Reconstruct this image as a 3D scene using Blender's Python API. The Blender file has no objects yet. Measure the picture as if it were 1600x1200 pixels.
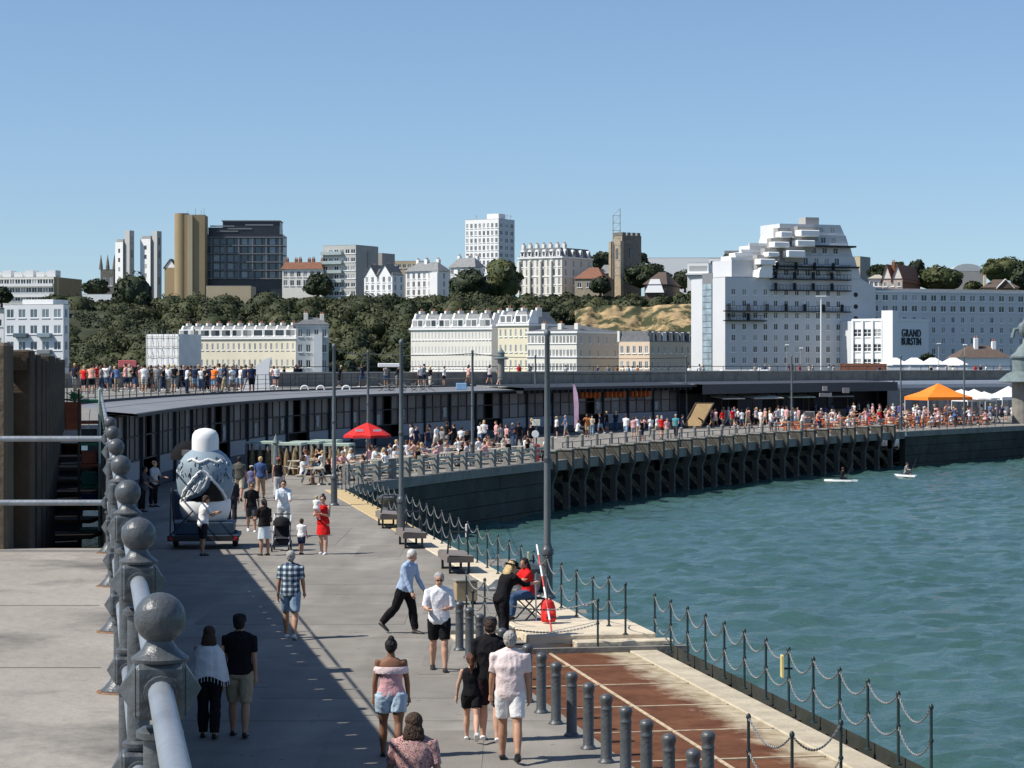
import bpy, bmesh, math, random
import numpy as np
from mathutils import Vector, Matrix
R = math.radians
random.seed(7)
S = bpy.context.scene
COL = S.collection

# ------------------------------------------------------------------ camera, sky, sun, exposure
F = 3560.0      # focal length in pixels of the 1600 px wide photograph
HC = 5.3        # eye height above the lower promenade
HOR = 570.0     # horizon line
cam = bpy.data.objects.new('camera', bpy.data.cameras.new('camera'))
COL.objects.link(cam)
cam.location = (0, 0, HC); cam.rotation_euler = (R(90), 0, 0)
cam.data.sensor_width = 36; cam.data.lens = 36 * F / 1600
cam.data.shift_y = -30 / 1600
cam.data.clip_start = 0.3; cam.data.clip_end = 6000
S.camera = cam

SUN_EL = R(48.5)
SUN_AZ = R(17)                    # light travels towards +X, turned this much to +Y
ldir = Vector((math.cos(SUN_AZ) * math.cos(SUN_EL), math.sin(SUN_AZ) * math.cos(SUN_EL), -math.sin(SUN_EL)))
w = bpy.data.worlds.new("World"); S.world = w; w.use_nodes = True
nt = w.node_tree; bg = nt.nodes['Background']
sky = nt.nodes.new('ShaderNodeTexSky'); sky.sky_type = 'NISHITA'; sky.sun_disc = False
sky.sun_elevation = SUN_EL; sky.sun_rotation = math.atan2(-ldir.x, -ldir.y)
sky.altitude = 0; sky.air_density = 1.0; sky.dust_density = 0.4; sky.ozone_density = 5.0
tcw = nt.nodes.new('ShaderNodeTexCoord'); lift = nt.nodes.new('ShaderNodeVectorMath'); lift.operation = 'ADD'; lift.inputs[1].default_value = (0, 0, 0.04)
nt.links.new(tcw.outputs['Generated'], lift.inputs[0]); nt.links.new(lift.outputs[0], sky.inputs[0])   # thin out the murky horizon band
nt.links.new(sky.outputs[0], bg.inputs[0]); bg.inputs[1].default_value = 0.115
sl = bpy.data.lights.new('sun', 'SUN'); sl.energy = 5.0; sl.angle = R(0.5); sl.color = (1.0, 0.95, 0.87)
sun = bpy.data.objects.new('sun', sl); COL.objects.link(sun)
sun.rotation_euler = ldir.to_track_quat('-Z', 'Y').to_euler(); sun.location = (-60, -10, 60)
S.view_settings.view_transform = 'Standard'; S.view_settings.look = 'None'
S.view_settings.exposure = 0.2; S.view_settings.gamma = 1; S.view_settings.use_curve_mapping = False

# ------------------------------------------------------------------ helpers: photograph -> place
def G(x, y, z=0.0):               # point of the level plane z seen at pixel x, y
    d = (HC - z) * F / (y - HOR)
    return Vector(((x - 800) * d / F, d, z))
def PX(x, Y): return (x - 800) * Y / F
def PZ(y, Y): return HC - (y - HOR) * Y / F
def PT(x, y, Y): return Vector((PX(x, Y), Y, PZ(y, Y)))

# ------------------------------------------------------------------ materials
MATS = {}
def mat(name, col, rough=0.7, metal=0.0, var=0.12, scale=3.0, bump=0.0, bscale=None, spec=0.4, island=0.0, stain=None, coat=0.0):
    """colour broken up by two noises, optional stain colour, fine bump"""
    if name in MATS: return MATS[name]
    m = bpy.data.materials.new(name); m.use_nodes = True
    n = m.node_tree.nodes; L = m.node_tree.links; b = n['Principled BSDF']
    b.inputs['Roughness'].default_value = rough; b.inputs['Metallic'].default_value = metal
    b.inputs['Specular IOR Level'].default_value = spec
    b.inputs['Coat Weight'].default_value = coat
    c = (*col, 1)
    tc = n.new('ShaderNodeTexCoord')
    nz = n.new('ShaderNodeTexNoise'); nz.inputs['Scale'].default_value = scale; nz.inputs['Detail'].default_value = 5
    L.new(tc.outputs['Object'], nz.inputs['Vector'])
    mp = n.new('ShaderNodeMapRange'); mp.inputs['From Min'].default_value = 0.3; mp.inputs['From Max'].default_value = 0.7
    mp.inputs['To Min'].default_value = 1 - var; mp.inputs['To Max'].default_value = 1 + var
    L.new(nz.outputs['Fac'], mp.inputs['Value'])
    mul = n.new('ShaderNodeMix'); mul.data_type = 'RGBA'; mul.blend_type = 'MULTIPLY'; mul.inputs['Factor'].default_value = 1
    mul.inputs['A'].default_value = c
    L.new(mp.outputs[0], mul.inputs['B'])
    out = mul.outputs['Result']
    if stain:
        n2 = n.new('ShaderNodeTexNoise'); n2.inputs['Scale'].default_value = stain[1]; n2.inputs['Detail'].default_value = 7
        n2.inputs['Roughness'].default_value = 0.65
        L.new(tc.outputs['Object'], n2.inputs['Vector'])
        m2 = n.new('ShaderNodeMapRange'); m2.inputs['From Min'].default_value = stain[2]; m2.inputs['From Max'].default_value = stain[3]
        L.new(n2.outputs['Fac'], m2.inputs['Value'])
        mx = n.new('ShaderNodeMix'); mx.data_type = 'RGBA'
        L.new(m2.outputs[0], mx.inputs['Factor']); L.new(out, mx.inputs['A']); mx.inputs['B'].default_value = (*stain[0], 1)
        out = mx.outputs['Result']
    if island:
        g = n.new('ShaderNodeNewGeometry')
        m3 = n.new('ShaderNodeMapRange'); m3.inputs['To Min'].default_value = 1 - island; m3.inputs['To Max'].default_value = 1 + island
        L.new(g.outputs['Random Per Island'], m3.inputs['Value'])
        mx = n.new('ShaderNodeMix'); mx.data_type = 'RGBA'; mx.blend_type = 'MULTIPLY'; mx.inputs['Factor'].default_value = 1
        L.new(out, mx.inputs['A']); L.new(m3.outputs[0], mx.inputs['B']); out = mx.outputs['Result']
    L.new(out, b.inputs['Base Color'])
    if bump:
        n3 = n.new('ShaderNodeTexNoise'); n3.inputs['Scale'].default_value = bscale or scale * 6; n3.inputs['Detail'].default_value = 6
        L.new(tc.outputs['Object'], n3.inputs['Vector'])
        bp = n.new('ShaderNodeBump'); bp.inputs['Strength'].default_value = bump; bp.inputs['Distance'].default_value = 0.03
        L.new(n3.outputs['Fac'], bp.inputs['Height']); L.new(bp.outputs[0], b.inputs['Normal'])
    MATS[name] = m
    return m

def cloth(col, var=0.08):
    k = 'cloth_%.2f_%.2f_%.2f' % col
    return mat(k, col, 0.9, var=var, scale=6, bump=0.9, bscale=9, spec=0.12)

asphalt = mat('asphalt', (0.262, 0.243, 0.213), 0.95, var=0.16, scale=1.4, bump=0.35, bscale=30, stain=((0.20, 0.185, 0.162), 0.35, 0.47, 0.72), spec=0.15)
def gum(m):       # trodden spots and drips scattered over the pavement
    n = m.node_tree.nodes; L = m.node_tree.links; b = n['Principled BSDF']; src = b.inputs['Base Color'].links[0].from_socket; tc = n.new('ShaderNodeTexCoord')
    for sc, th, dk in ((2.4, .11, .62), (1.1, .10, .78)):
        v = n.new('ShaderNodeTexVoronoi'); v.inputs['Scale'].default_value = sc; L.new(tc.outputs['Object'], v.inputs['Vector'])
        r = n.new('ShaderNodeMapRange'); r.inputs['From Min'].default_value = th * .6; r.inputs['From Max'].default_value = th; r.inputs['To Min'].default_value = dk; L.new(v.outputs['Distance'], r.inputs['Value'])
        mx = n.new('ShaderNodeMix'); mx.data_type = 'RGBA'; mx.blend_type = 'MULTIPLY'; mx.inputs['Factor'].default_value = 1; L.new(src, mx.inputs['A']); L.new(r.outputs[0], mx.inputs['B']); src = mx.outputs['Result']
    w_ = n.new('ShaderNodeTexNoise'); w_.inputs['Scale'].default_value = 1.0; w_.inputs['Detail'].default_value = 3; mp_ = n.new('ShaderNodeMapping'); mp_.inputs['Scale'].default_value = (1.2, .12, 1); mp_.inputs['Rotation'].default_value = (0, 0, .18)
    L.new(tc.outputs['Object'], mp_.inputs['Vector']); L.new(mp_.outputs[0], w_.inputs['Vector']); r = n.new('ShaderNodeMapRange'); r.inputs['From Min'].default_value = .35; r.inputs['From Max'].default_value = .65; r.inputs['To Min'].default_value = .86; r.inputs['To Max'].default_value = 1.08; L.new(w_.outputs['Fac'], r.inputs['Value'])
    mx = n.new('ShaderNodeMix'); mx.data_type = 'RGBA'; mx.blend_type = 'MULTIPLY'; mx.inputs['Factor'].default_value = 1; L.new(src, mx.inputs['A']); L.new(r.outputs[0], mx.inputs['B']); L.new(mx.outputs['Result'], b.inputs['Base Color'])
gum(asphalt)
asphalt2 = mat('asphalt_patch', (0.225, 0.208, 0.183), 0.95, var=0.12, scale=1.3, bump=0.35, bscale=30, spec=0.15)
concrete_terrace = mat('terrace_concrete', (0.315, 0.285, 0.245), 0.9, var=0.10, scale=1.2, bump=0.5, bscale=9, stain=((0.14, 0.13, 0.115), 0.55, 0.50, 0.66), spec=0.15)  # dark blotches: concrete stains, and a cast shadow band put into the colour
stone = mat('cream_stone', (0.62, 0.53, 0.39), 0.9, var=0.12, scale=1.5, bump=0.4, bscale=12, stain=((0.30, 0.27, 0.21), 1.3, 0.5, 0.8))
stone_gold = mat('golden_stone', (0.52, 0.39, 0.20), 0.9, var=0.15, scale=1.5, bump=0.4, bscale=12, stain=((0.36, 0.28, 0.16), 1.3, 0.5, 0.75))
concrete = mat('grey_concrete', (0.22, 0.21, 0.185), 0.92, var=0.15, scale=1.5, bump=0.4, bscale=10, stain=((0.14, 0.135, 0.12), 0.9, 0.5, 0.7))
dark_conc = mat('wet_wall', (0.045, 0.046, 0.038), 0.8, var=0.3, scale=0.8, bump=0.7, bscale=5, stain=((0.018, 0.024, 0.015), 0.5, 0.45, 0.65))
pile_mat = mat('pile_concrete', (0.085, 0.078, 0.062), 0.92, var=0.2, scale=1.2, bump=0.5, bscale=8, stain=((0.12, 0.11, 0.09), 1.5, 0.45, 0.65))
weed = mat('seaweed_band', (0.03, 0.035, 0.022), 0.7, var=0.4, scale=1.5, bump=0.8, bscale=4)
iron = mat('dark_grey_paint', (0.075, 0.083, 0.088), 0.38, var=0.15, scale=9, bump=0.35, bscale=22, spec=0.5, stain=((0.05, 0.055, 0.058), 5, 0.5, 0.7))
iron_post = mat('chain_post_paint', (0.02, 0.035, 0.035), 0.45, var=0.2, scale=9)
galv = mat('galvanised_tube', (0.27, 0.295, 0.32), 0.42, 0.35, var=0.16, scale=5, bump=0.15, bscale=30, stain=((0.20, 0.19, 0.18), 6, 0.58, 0.75))
chain_m = mat('galvanised_chain', (0.20, 0.21, 0.21), 0.5, 0.3, var=0.2, scale=20)
rustring = mat('rusty_flange', (0.20, 0.11, 0.06), 0.9, var=0.4, scale=30)
def vary_windows(m, light, amt):
    n = m.node_tree.nodes; L = m.node_tree.links; b = n['Principled BSDF']; src = b.inputs['Base Color'].links[0].from_socket
    oi = n.new('ShaderNodeObjectInfo'); r = n.new('ShaderNodeMapRange'); r.inputs['From Min'].default_value = 1 - amt; r.inputs['From Max'].default_value = 1.0; L.new(oi.outputs['Random'], r.inputs['Value'])
    mx = n.new('ShaderNodeMix'); mx.data_type = 'RGBA'; mx.inputs['B'].default_value = (*light, 1); L.new(r.outputs[0], mx.inputs['Factor']); L.new(src, mx.inputs['A']); L.new(mx.outputs['Result'], b.inputs['Base Color'])
white = mat('white_render', (0.80, 0.80, 0.77), 0.85, var=0.04, scale=0.15, stain=((0.62, 0.61, 0.57), 0.12, 0.58, 0.85))
white_b = mat('bright_white', (0.82, 0.82, 0.80), 0.7, var=0.03, scale=0.5)
cream = mat('cream_render', (0.74, 0.68, 0.50), 0.85, var=0.05, scale=0.2)
cream2 = mat('pale_cream_render', (0.76, 0.73, 0.64), 0.85, var=0.05, scale=0.2, stain=((0.60, 0.57, 0.50), 0.2, 0.55, 0.85))
beige = mat('peach_render_shaded', (0.62, 0.50, 0.36), 0.85, var=0.05, scale=0.2)
peach = mat('peach_render', (0.72, 0.56, 0.40), 0.85, var=0.05, scale=0.2)
hotelw = mat('hotel_white', (0.60, 0.61, 0.615), 0.8, var=0.03, scale=0.08, stain=((0.50, 0.51, 0.52), 0.09, 0.5, 0.8))
gconc = mat('grey_block', (0.33, 0.32, 0.30), 0.9, var=0.08, scale=0.2)
tan = mat('tan_concrete', (0.34, 0.255, 0.145), 0.9, var=0.08, scale=0.15, stain=((0.26, 0.20, 0.12), 0.15, 0.5, 0.8))
tan_l = mat('pale_tan', (0.52, 0.43, 0.28), 0.9, var=0.08, scale=0.2)
slate = mat('slate_roof', (0.13, 0.135, 0.14), 0.8, var=0.2, scale=1.5, bump=0.4)
slate_l = mat('pale_slate', (0.22, 0.225, 0.22), 0.8, var=0.2, scale=1.5, bump=0.4)
redtile = mat('red_tile_roof', (0.22, 0.10, 0.06), 0.85, var=0.2, scale=2, bump=0.5)
brntile = mat('brown_tile_roof', (0.105, 0.075, 0.058), 0.85, var=0.2, scale=2, bump=0.5)
flint = mat('flint_stone', (0.15, 0.14, 0.12), 0.9, var=0.3, scale=1.2, bump=0.6)
flint_l = mat('hall_and_lit_tower_stone', (0.36, 0.30, 0.21), 0.9, var=0.2, scale=1.2)
darkpanel = mat('dark_office_panel', (0.028, 0.032, 0.042), 0.35, var=0.2, scale=0.5, spec=0.5)
officerib = mat('office_rib', (0.20, 0.21, 0.22), 0.7, var=0.1)
glass = mat('window_glass', (0.035, 0.045, 0.055), 0.12, var=0.5, scale=0.35, spec=0.5)
glass_b = mat('blue_window_glass', (0.06, 0.10, 0.13), 0.12, var=0.4, scale=0.3, spec=0.6)
shedglass = mat('shed_glass', (0.03, 0.042, 0.055), 0.35, var=0.8, scale=0.7, spec=0.25)
shedpanel = mat('shed_panel', (0.20, 0.235, 0.28), 0.5, var=0.15, scale=0.4)
blackm = mat('black_metal', (0.02, 0.022, 0.025), 0.5, var=0.2)
navy = mat('navy_paint', (0.018, 0.035, 0.065), 0.6, var=0.2, scale=2)
darkwood = mat('dark_timber', (0.03, 0.024, 0.018), 0.85, var=0.35, scale=2, bump=0.6)
wood = mat('weathered_timber', (0.07, 0.048, 0.03), 0.88, var=0.3, scale=2.5, bump=0.6)
greywood = mat('silvered_timber', (0.24, 0.235, 0.21), 0.88, var=0.2, scale=3, bump=0.5)
palewood = mat('pale_timber', (0.46, 0.43, 0.36), 0.85, var=0.15, scale=3, bump=0.3)
redbrown = mat('red_brown_board', (0.24, 0.055, 0.022), 0.7, var=0.3, scale=2)
green = mat('green_paint', (0.02, 0.13, 0.07), 0.6, var=0.3, scale=2)
greenpale = mat('pale_green_top', (0.40, 0.50, 0.42), 0.7, var=0.15)
roofmetal = mat('grey_roof_sheet', (0.21, 0.213, 0.215), 0.6, var=0.08, scale=0.4, stain=((0.18, 0.18, 0.18), 0.5, 0.5, 0.75))
roofdark = mat('dark_fascia', (0.032, 0.036, 0.042), 0.7, var=0.2)
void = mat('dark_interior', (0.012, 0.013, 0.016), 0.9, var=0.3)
redcloth = mat('red_canvas', (0.62, 0.02, 0.018), 0.7, var=0.05, scale=2)
orange = mat('orange_canvas', (0.90, 0.23, 0.02), 0.7, var=0.05, scale=2)
whitecan = mat('white_canvas', (0.80, 0.80, 0.78), 0.8, var=0.04)
pinkflag = mat('pink_flag', (0.66, 0.42, 0.55), 0.8, var=0.15, scale=3)
sheet = mat('scaffold_sheeting', (0.78, 0.78, 0.76), 0.75, var=0.10, scale=0.5, bump=1.0, bscale=0.7)
verdigris = mat('grey_green_lead', (0.15, 0.19, 0.19), 0.6, var=0.2, scale=2)
bronze = mat('seat_slab', (0.19, 0.165, 0.15), 0.8, var=0.15, scale=4)

vary_windows(glass, (0.42, 0.42, 0.40), 0.5); vary_windows(glass_b, (0.22, 0.28, 0.32), 0.6); vary_windows(shedglass, (0.16, 0.18, 0.20), 0.5)
def make_rust():
    m = bpy.data.materials.new('rusty_plate'); m.use_nodes = True
    n = m.node_tree.nodes; L = m.node_tree.links; b = n['Principled BSDF']; b.inputs['Roughness'].default_value = 0.9
    b.inputs['Specular IOR Level'].default_value = 0.15
    tc = n.new('ShaderNodeTexCoord')
    nz = n.new('ShaderNodeTexNoise'); nz.inputs['Scale'].default_value = 1.6; nz.inputs['Detail'].default_value = 8; nz.inputs['Roughness'].default_value = 0.7
    L.new(tc.outputs['Object'], nz.inputs['Vector'])
    r = n.new('ShaderNodeValToRGB'); r.color_ramp.elements[0].color = (0.075, 0.028, 0.014, 1); r.color_ramp.elements[0].position = 0.3
    r.color_ramp.elements[1].color = (0.20, 0.085, 0.042, 1); r.color_ramp.elements[1].position = 0.75
    L.new(nz.outputs['Fac'], r.inputs['Fac'])
    sx = n.new('ShaderNodeSeparateXYZ'); L.new(tc.outputs['Object'], sx.inputs[0])
    # rust wears off towards the seaward side (local x grows seaward)
    ad = n.new('ShaderNodeMath'); ad.operation = 'MULTIPLY_ADD'; ad.inputs[1].default_value = 1.3; L.new(nz.outputs['Fac'], ad.inputs[0]); L.new(sx.outputs[0], ad.inputs[2])
    mr = n.new('ShaderNodeMapRange'); mr.inputs['From Min'].default_value = 2.95; mr.inputs['From Max'].default_value = 3.35; L.new(ad.outputs[0], mr.inputs['Value'])
    n2 = n.new('ShaderNodeTexNoise'); n2.inputs['Scale'].default_value = 3; n2.inputs['Detail'].default_value = 6; L.new(tc.outputs['Object'], n2.inputs['Vector'])
    r2 = n.new('ShaderNodeValToRGB'); r2.color_ramp.elements[0].color = (0.30, 0.24, 0.15, 1); r2.color_ramp.elements[1].color = (0.47, 0.40, 0.28, 1)
    r2.color_ramp.elements[0].position = 0.35; r2.color_ramp.elements[1].position = 0.6
    L.new(n2.outputs['Fac'], r2.inputs['Fac'])
    mx = n.new('ShaderNodeMix'); mx.data_type = 'RGBA'; L.new(mr.outputs[0], mx.inputs['Factor']); L.new(r.outputs[0], mx.inputs['A']); L.new(r2.outputs[0], mx.inputs['B'])
    L.new(mx.outputs['Result'], b.inputs['Base Color'])
    bp = n.new('ShaderNodeBump'); bp.inputs['Strength'].default_value = 0.4; bp.inputs['Distance'].default_value = 0.02
    L.new(nz.outputs['Fac'], bp.inputs['Height']); L.new(bp.outputs[0], b.inputs['Normal'])
    return m
rust = make_rust()

def make_water():
    m = bpy.data.materials.new('sea_water'); m.use_nodes = True
    n = m.node_tree.nodes; L = m.node_tree.links; b = n['Principled BSDF']
    b.inputs['Roughness'].default_value = 0.16; b.inputs['IOR'].default_value = 1.33; b.inputs['Specular IOR Level'].default_value = 0.38
    tc = n.new('ShaderNodeTexCoord')
    nz = n.new('ShaderNodeTexNoise'); nz.inputs['Scale'].default_value = 0.045; nz.inputs['Detail'].default_value = 4
    L.new(tc.outputs['Object'], nz.inputs['Vector'])
    r = n.new('ShaderNodeValToRGB'); r.color_ramp.elements[0].color = (0.038, 0.090, 0.077, 1); r.color_ramp.elements[0].position = 0.35
    r.color_ramp.elements[1].color = (0.050, 0.110, 0.097, 1); r.color_ramp.elements[1].position = 0.65
    L.new(nz.outputs['Fac'], r.inputs['Fac']); L.new(r.outputs[0], b.inputs['Base Color'])
    mpg = n.new('ShaderNodeMapping'); mpg.inputs['Scale'].default_value = (0.55, 1.0, 1); L.new(tc.outputs['Object'], mpg.inputs['Vector'])
    h = None
    for sc, am in ((1.9, 1.0), (4.5, 0.45), (11, 0.14)):
        q = n.new('ShaderNodeTexNoise'); q.inputs['Scale'].default_value = sc; q.inputs['Detail'].default_value = 3; q.inputs['Distortion'].default_value = 0.6
        L.new(mpg.outputs[0], q.inputs['Vector'])
        mm = n.new('ShaderNodeMath'); mm.operation = 'MULTIPLY'; mm.inputs[1].default_value = am; L.new(q.outputs['Fac'], mm.inputs[0])
        if h:
            a = n.new('ShaderNodeMath'); a.operation = 'ADD'; L.new(h, a.inputs[0]); L.new(mm.outputs[0], a.inputs[1]); h = a.outputs[0]
        else: h = mm.outputs[0]
    bp = n.new('ShaderNodeBump'); bp.inputs['Strength'].default_value = 0.85; bp.inputs['Distance'].default_value = 0.115
    L.new(h, bp.inputs['Height']); L.new(bp.outputs[0], b.inputs['Normal'])
    return m
water_m = make_water()

def make_leaf(name, c0, c1, sc):
    m = bpy.data.materials.new(name); m.use_nodes = True
    n = m.node_tree.nodes; L = m.node_tree.links; b = n['Principled BSDF']; b.inputs['Roughness'].default_value = 0.65
    b.inputs['Specular IOR Level'].default_value = 0.25
    tc = n.new('ShaderNodeTexCoord'); nz = n.new('ShaderNodeTexNoise'); nz.inputs['Scale'].default_value = sc; nz.inputs['Detail'].default_value = 3
    L.new(tc.outputs['Object'], nz.inputs['Vector'])
    g = n.new('ShaderNodeNewGeometry')
    a = n.new('ShaderNodeMath'); a.operation = 'MULTIPLY_ADD'; a.inputs[1].default_value = 0.20; L.new(g.outputs['Random Per Island'], a.inputs[0]); L.new(nz.outputs['Fac'], a.inputs[2])
    r = n.new('ShaderNodeValToRGB'); r.color_ramp.elements[0].color = (*c0, 1); r.color_ramp.elements[0].position = 0.42
    r.color_ramp.elements[1].color = (*c1, 1); r.color_ramp.elements[1].position = 0.95
    L.new(a.outputs[0], r.inputs['Fac']); L.new(r.outputs[0], b.inputs['Base Color'])
    return m
leaf_hill = make_leaf('hillside_leaves', (0.022, 0.033, 0.012), (0.082, 0.086, 0.033), 0.08)
leaf_dark = make_leaf('dark_leaves', (0.016, 0.026, 0.012), (0.055, 0.068, 0.028), 0.3)
leaf_mid = make_leaf('mid_leaves', (0.035, 0.05, 0.018), (0.12, 0.125, 0.045), 0.3)
bark = mat('bark', (0.07, 0.055, 0.04), 0.95, var=0.3, scale=4, bump=0.8)

# ------------------------------------------------------------------ mesh building
class MB:
    def __init__(s): s.v = []; s.f = []; s.m = []
    def add(s, vs, fs, mi=0, M=None):
        o = len(s.v)
        if M is not None: vs = [M @ Vector(v) for v in vs]
        s.v += [tuple(v) for v in vs]; s.f += [tuple(i + o for i in f) for f in fs]; s.m += [mi] * len(fs)
        return s
    def box(s, x0, x1, y0, y1, z0, z1, mi=0, M=None):
        vs = [(x0, y0, z0), (x1, y0, z0), (x1, y1, z0), (x0, y1, z0), (x0, y0, z1), (x1, y0, z1), (x1, y1, z1), (x0, y1, z1)]
        return s.add(vs, [(0, 3, 2, 1), (4, 5, 6, 7), (0, 1, 5, 4), (1, 2, 6, 5), (2, 3, 7, 6), (3, 0, 4, 7)], mi, M)
    def bbox(s, x0, x1, y0, y1, z0, z1, b=0.01, mi=0, M=None):   # box with chamfered edges
        bm = bmesh.new(); bmesh.ops.create_cube(bm, size=1)
        for v in bm.verts: v.co = Vector((x0 + (v.co.x + .5) * (x1 - x0), y0 + (v.co.y + .5) * (y1 - y0), z0 + (v.co.z + .5) * (z1 - z0)))
        bmesh.ops.bevel(bm, geom=bm.edges[:], offset=b, segments=1, affect='EDGES')
        bm.verts.ensure_lookup_table(); s.add([v.co.copy() for v in bm.verts], [[v.index for v in f.verts] for f in bm.faces], mi, M); bm.free(); return s
    def bar(s, a, b, wd, ht, mi=0, up=(0, 0, 1)):                # square bar from a to b
        a = Vector(a); b = Vector(b); d = (b - a).normalized(); u = Vector(up)
        if abs(d.dot(u)) > 0.98: u = Vector((1, 0, 0))
        r = d.cross(u).normalized() * wd / 2; t = r.cross(d).normalized() * ht / 2
        vs = [a - r - t, a + r - t, a + r + t, a - r + t, b - r - t, b + r - t, b + r + t, b - r + t]
        return s.add(vs, [(0, 1, 2, 3), (7, 6, 5, 4), (0, 4, 5, 1), (1, 5, 6, 2), (2, 6, 7, 3), (3, 7, 4, 0)], mi)
    def tube(s, pts, rad, n=10, mi=0, M=None):                   # round tube through points
        pts = [Vector(p) for p in pts]
        if not hasattr(rad, '__len__'): rad = [rad] * len(pts)
        vs = []; fs = []; ref = None
        for i, p in enumerate(pts):
            d = (pts[min(i + 1, len(pts) - 1)] - pts[max(i - 1, 0)]).normalized()
            if ref is None: ref = Vector((1, 0, 0)) if abs(d.x) < 0.9 else Vector((0, 1, 0))
            r = (ref - d * ref.dot(d)).normalized(); ref = r; t = d.cross(r)
            q = rad[i]; qx, qy = q if hasattr(q, '__len__') else (q, q)
            for k in range(n):
                a = 2 * math.pi * k / n; vs.append(p + r * math.cos(a) * qx + t * math.sin(a) * qy)
        for i in range(len(pts) - 1):
            for k in range(n): fs.append((i * n + k, i * n + (k + 1) % n, (i + 1) * n + (k + 1) % n, (i + 1) * n + k))
        fs.append(tuple(range(n))[::-1]); fs.append(tuple((len(pts) - 1) * n + k for k in range(n)))
        return s.add(vs, fs, mi, M)
    def lathe(s, prof, c=(0, 0, 0), n=20, mi=0, sx=1, sy=1, M=None):  # profile of (radius, z)
        vs = []; fs = []
        for r, z in prof:
            for k in range(n):
                a = 2 * math.pi * k / n; vs.append((c[0] + r * sx * math.cos(a), c[1] + r * sy * math.sin(a), c[2] + z))
        m = len(prof)
        for i in range(m - 1):
            for k in range(n): fs.append((i * n + k, i * n + (k + 1) % n, (i + 1) * n + (k + 1) % n, (i + 1) * n + k))
        fs.append(tuple(range(n))[::-1]); fs.append(tuple((m - 1) * n + k for k in range(n)))
        return s.add(vs, fs, mi, M)
    def ball(s, c, rx, ry=None, rz=None, n=16, mi=0, M=None):
        ry = ry or rx; rz = rz or rx
        prof = [(max(math.sin(math.pi * i / n), 0.004), -math.cos(math.pi * i / n)) for i in range(n + 1)]
        vs = []; fs = []; k2 = n + 4
        for r, z in prof:
            for k in range(k2):
                a = 2 * math.pi * k / k2; vs.append((c[0] + r * rx * math.cos(a), c[1] + r * ry * math.sin(a), c[2] + z * rz))
        for i in range(n):
            for k in range(k2): fs.append((i * k2 + k, i * k2 + (k + 1) % k2, (i + 1) * k2 + (k + 1) % k2, (i + 1) * k2 + k))
        fs.append(tuple(range(k2))[::-1]); fs.append(tuple(n * k2 + k for k in range(k2)))
        return s.add(vs, fs, mi, M)
    def prism(s, poly, z0, z1, mi=0, M=None):                    # ground polygon extruded upwards (ccw)
        n = len(poly); vs = [(p[0], p[1], z0) for p in poly] + [(p[0], p[1], z1) for p in poly]
        fs = [tuple(range(n))[::-1], tuple(range(n, 2 * n))] + [(i, (i + 1) % n, n + (i + 1) % n, n + i) for i in range(n)]
        return s.add(vs, fs, mi, M)
    def slab(s, poly, y0, y1, mi=0, M=None):                     # upright outline (x,z) given thickness in y
        n = len(poly); vs = [(p[0], y0, p[1]) for p in poly] + [(p[0], y1, p[1]) for p in poly]
        fs = [tuple(range(n)), tuple(range(n, 2 * n))[::-1]] + [(i, n + i, n + (i + 1) % n, (i + 1) % n) for i in range(n)]
        return s.add(vs, fs, mi, M)
    def mesh(s, name, mats, smooth=False):
        me = bpy.data.meshes.new(name); me.from_pydata(s.v, [], s.f)
        for m in (mats if isinstance(mats, (list, tuple)) else [mats]): me.materials.append(m)
        if any(s.m): me.polygons.foreach_set('material_index', s.m)
        if smooth:
            me.shade_smooth()
            try: me.set_sharp_from_angle(angle=R(42))
            except Exception: pass
        me.update(); return me
    def build(s, name, mats, parent=None, loc=(0, 0, 0), rz=0, smooth=False, **k):
        return link(name, s.mesh(name, mats, smooth), parent, loc, rz, **k)

KIDS = {}
def setpar(c, p):
    c.parent = p; KIDS.setdefault(p.name, []).append(c)
def link(name, me, parent=None, loc=(0, 0, 0), rz=0, label=None, cat=None, group=None, kind=None):
    o = bpy.data.objects.new(name, me); COL.objects.link(o)
    o.location = loc; o.rotation_euler = (0, 0, rz)
    if parent: setpar(o, parent)
    return tag(o, label, cat, group, kind)
def tag(o, label=None, cat=None, group=None, kind=None):
    if label: o['label'] = label
    if cat: o['category'] = cat
    if group: o['group'] = group
    if kind: o['kind'] = kind
    return o
def empty(name, loc, rz=0, label=None, cat=None, group=None):
    o = bpy.data.objects.new(name, None); COL.objects.link(o); o.empty_display_size = 0.3
    o.location = loc; o.rotation_euler = (0, 0, rz)
    return tag(o, label, cat, group)
def dup(o, parent=None, loc=None, rz=None, label=None, group=None):
    c = o.copy(); COL.objects.link(c)
    if parent: setpar(c, parent)
    if loc is not None: c.location = loc
    if rz is not None: c.rotation_euler = (0, 0, rz)
    if label: c['label'] = label
    if group: c['group'] = group
    for ch in CHILD(o): dup(ch, c)
    return c
def CHILD(o): return list(KIDS.get(o.name, []))

def resample(P, step):
    P = [Vector((p[0], p[1])) for p in P]
    L = [0]
    for a, b in zip(P, P[1:]): L.append(L[-1] + (b - a).length)
    n = max(1, round(L[-1] / step)); out = []
    for k in range(n + 1):
        t = L[-1] * k / n; i = max(j for j in range(len(P)) if L[j] <= t + 1e-9); i = min(i, len(P) - 2)
        out.append(P[i].lerp(P[i + 1], (t - L[i]) / (L[i + 1] - L[i])))
    return out
def smoothline(P, it=2):
    P = [Vector(p) for p in P]
    for _ in range(it):
        Q = [P[0]]
        for a, b in zip(P, P[1:]): Q += [a.lerp(b, .25), a.lerp(b, .75)]
        P = Q + [P[-1]]
    return P
def offset(P, d):   # positive d to the left of travel
    out = []
    for i, p in enumerate(P):
        t = (P[min(i + 1, len(P) - 1)] - P[max(i - 1, 0)]).normalized()
        out.append(p + Vector((-t.y, t.x)) * d)
    return out
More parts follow.
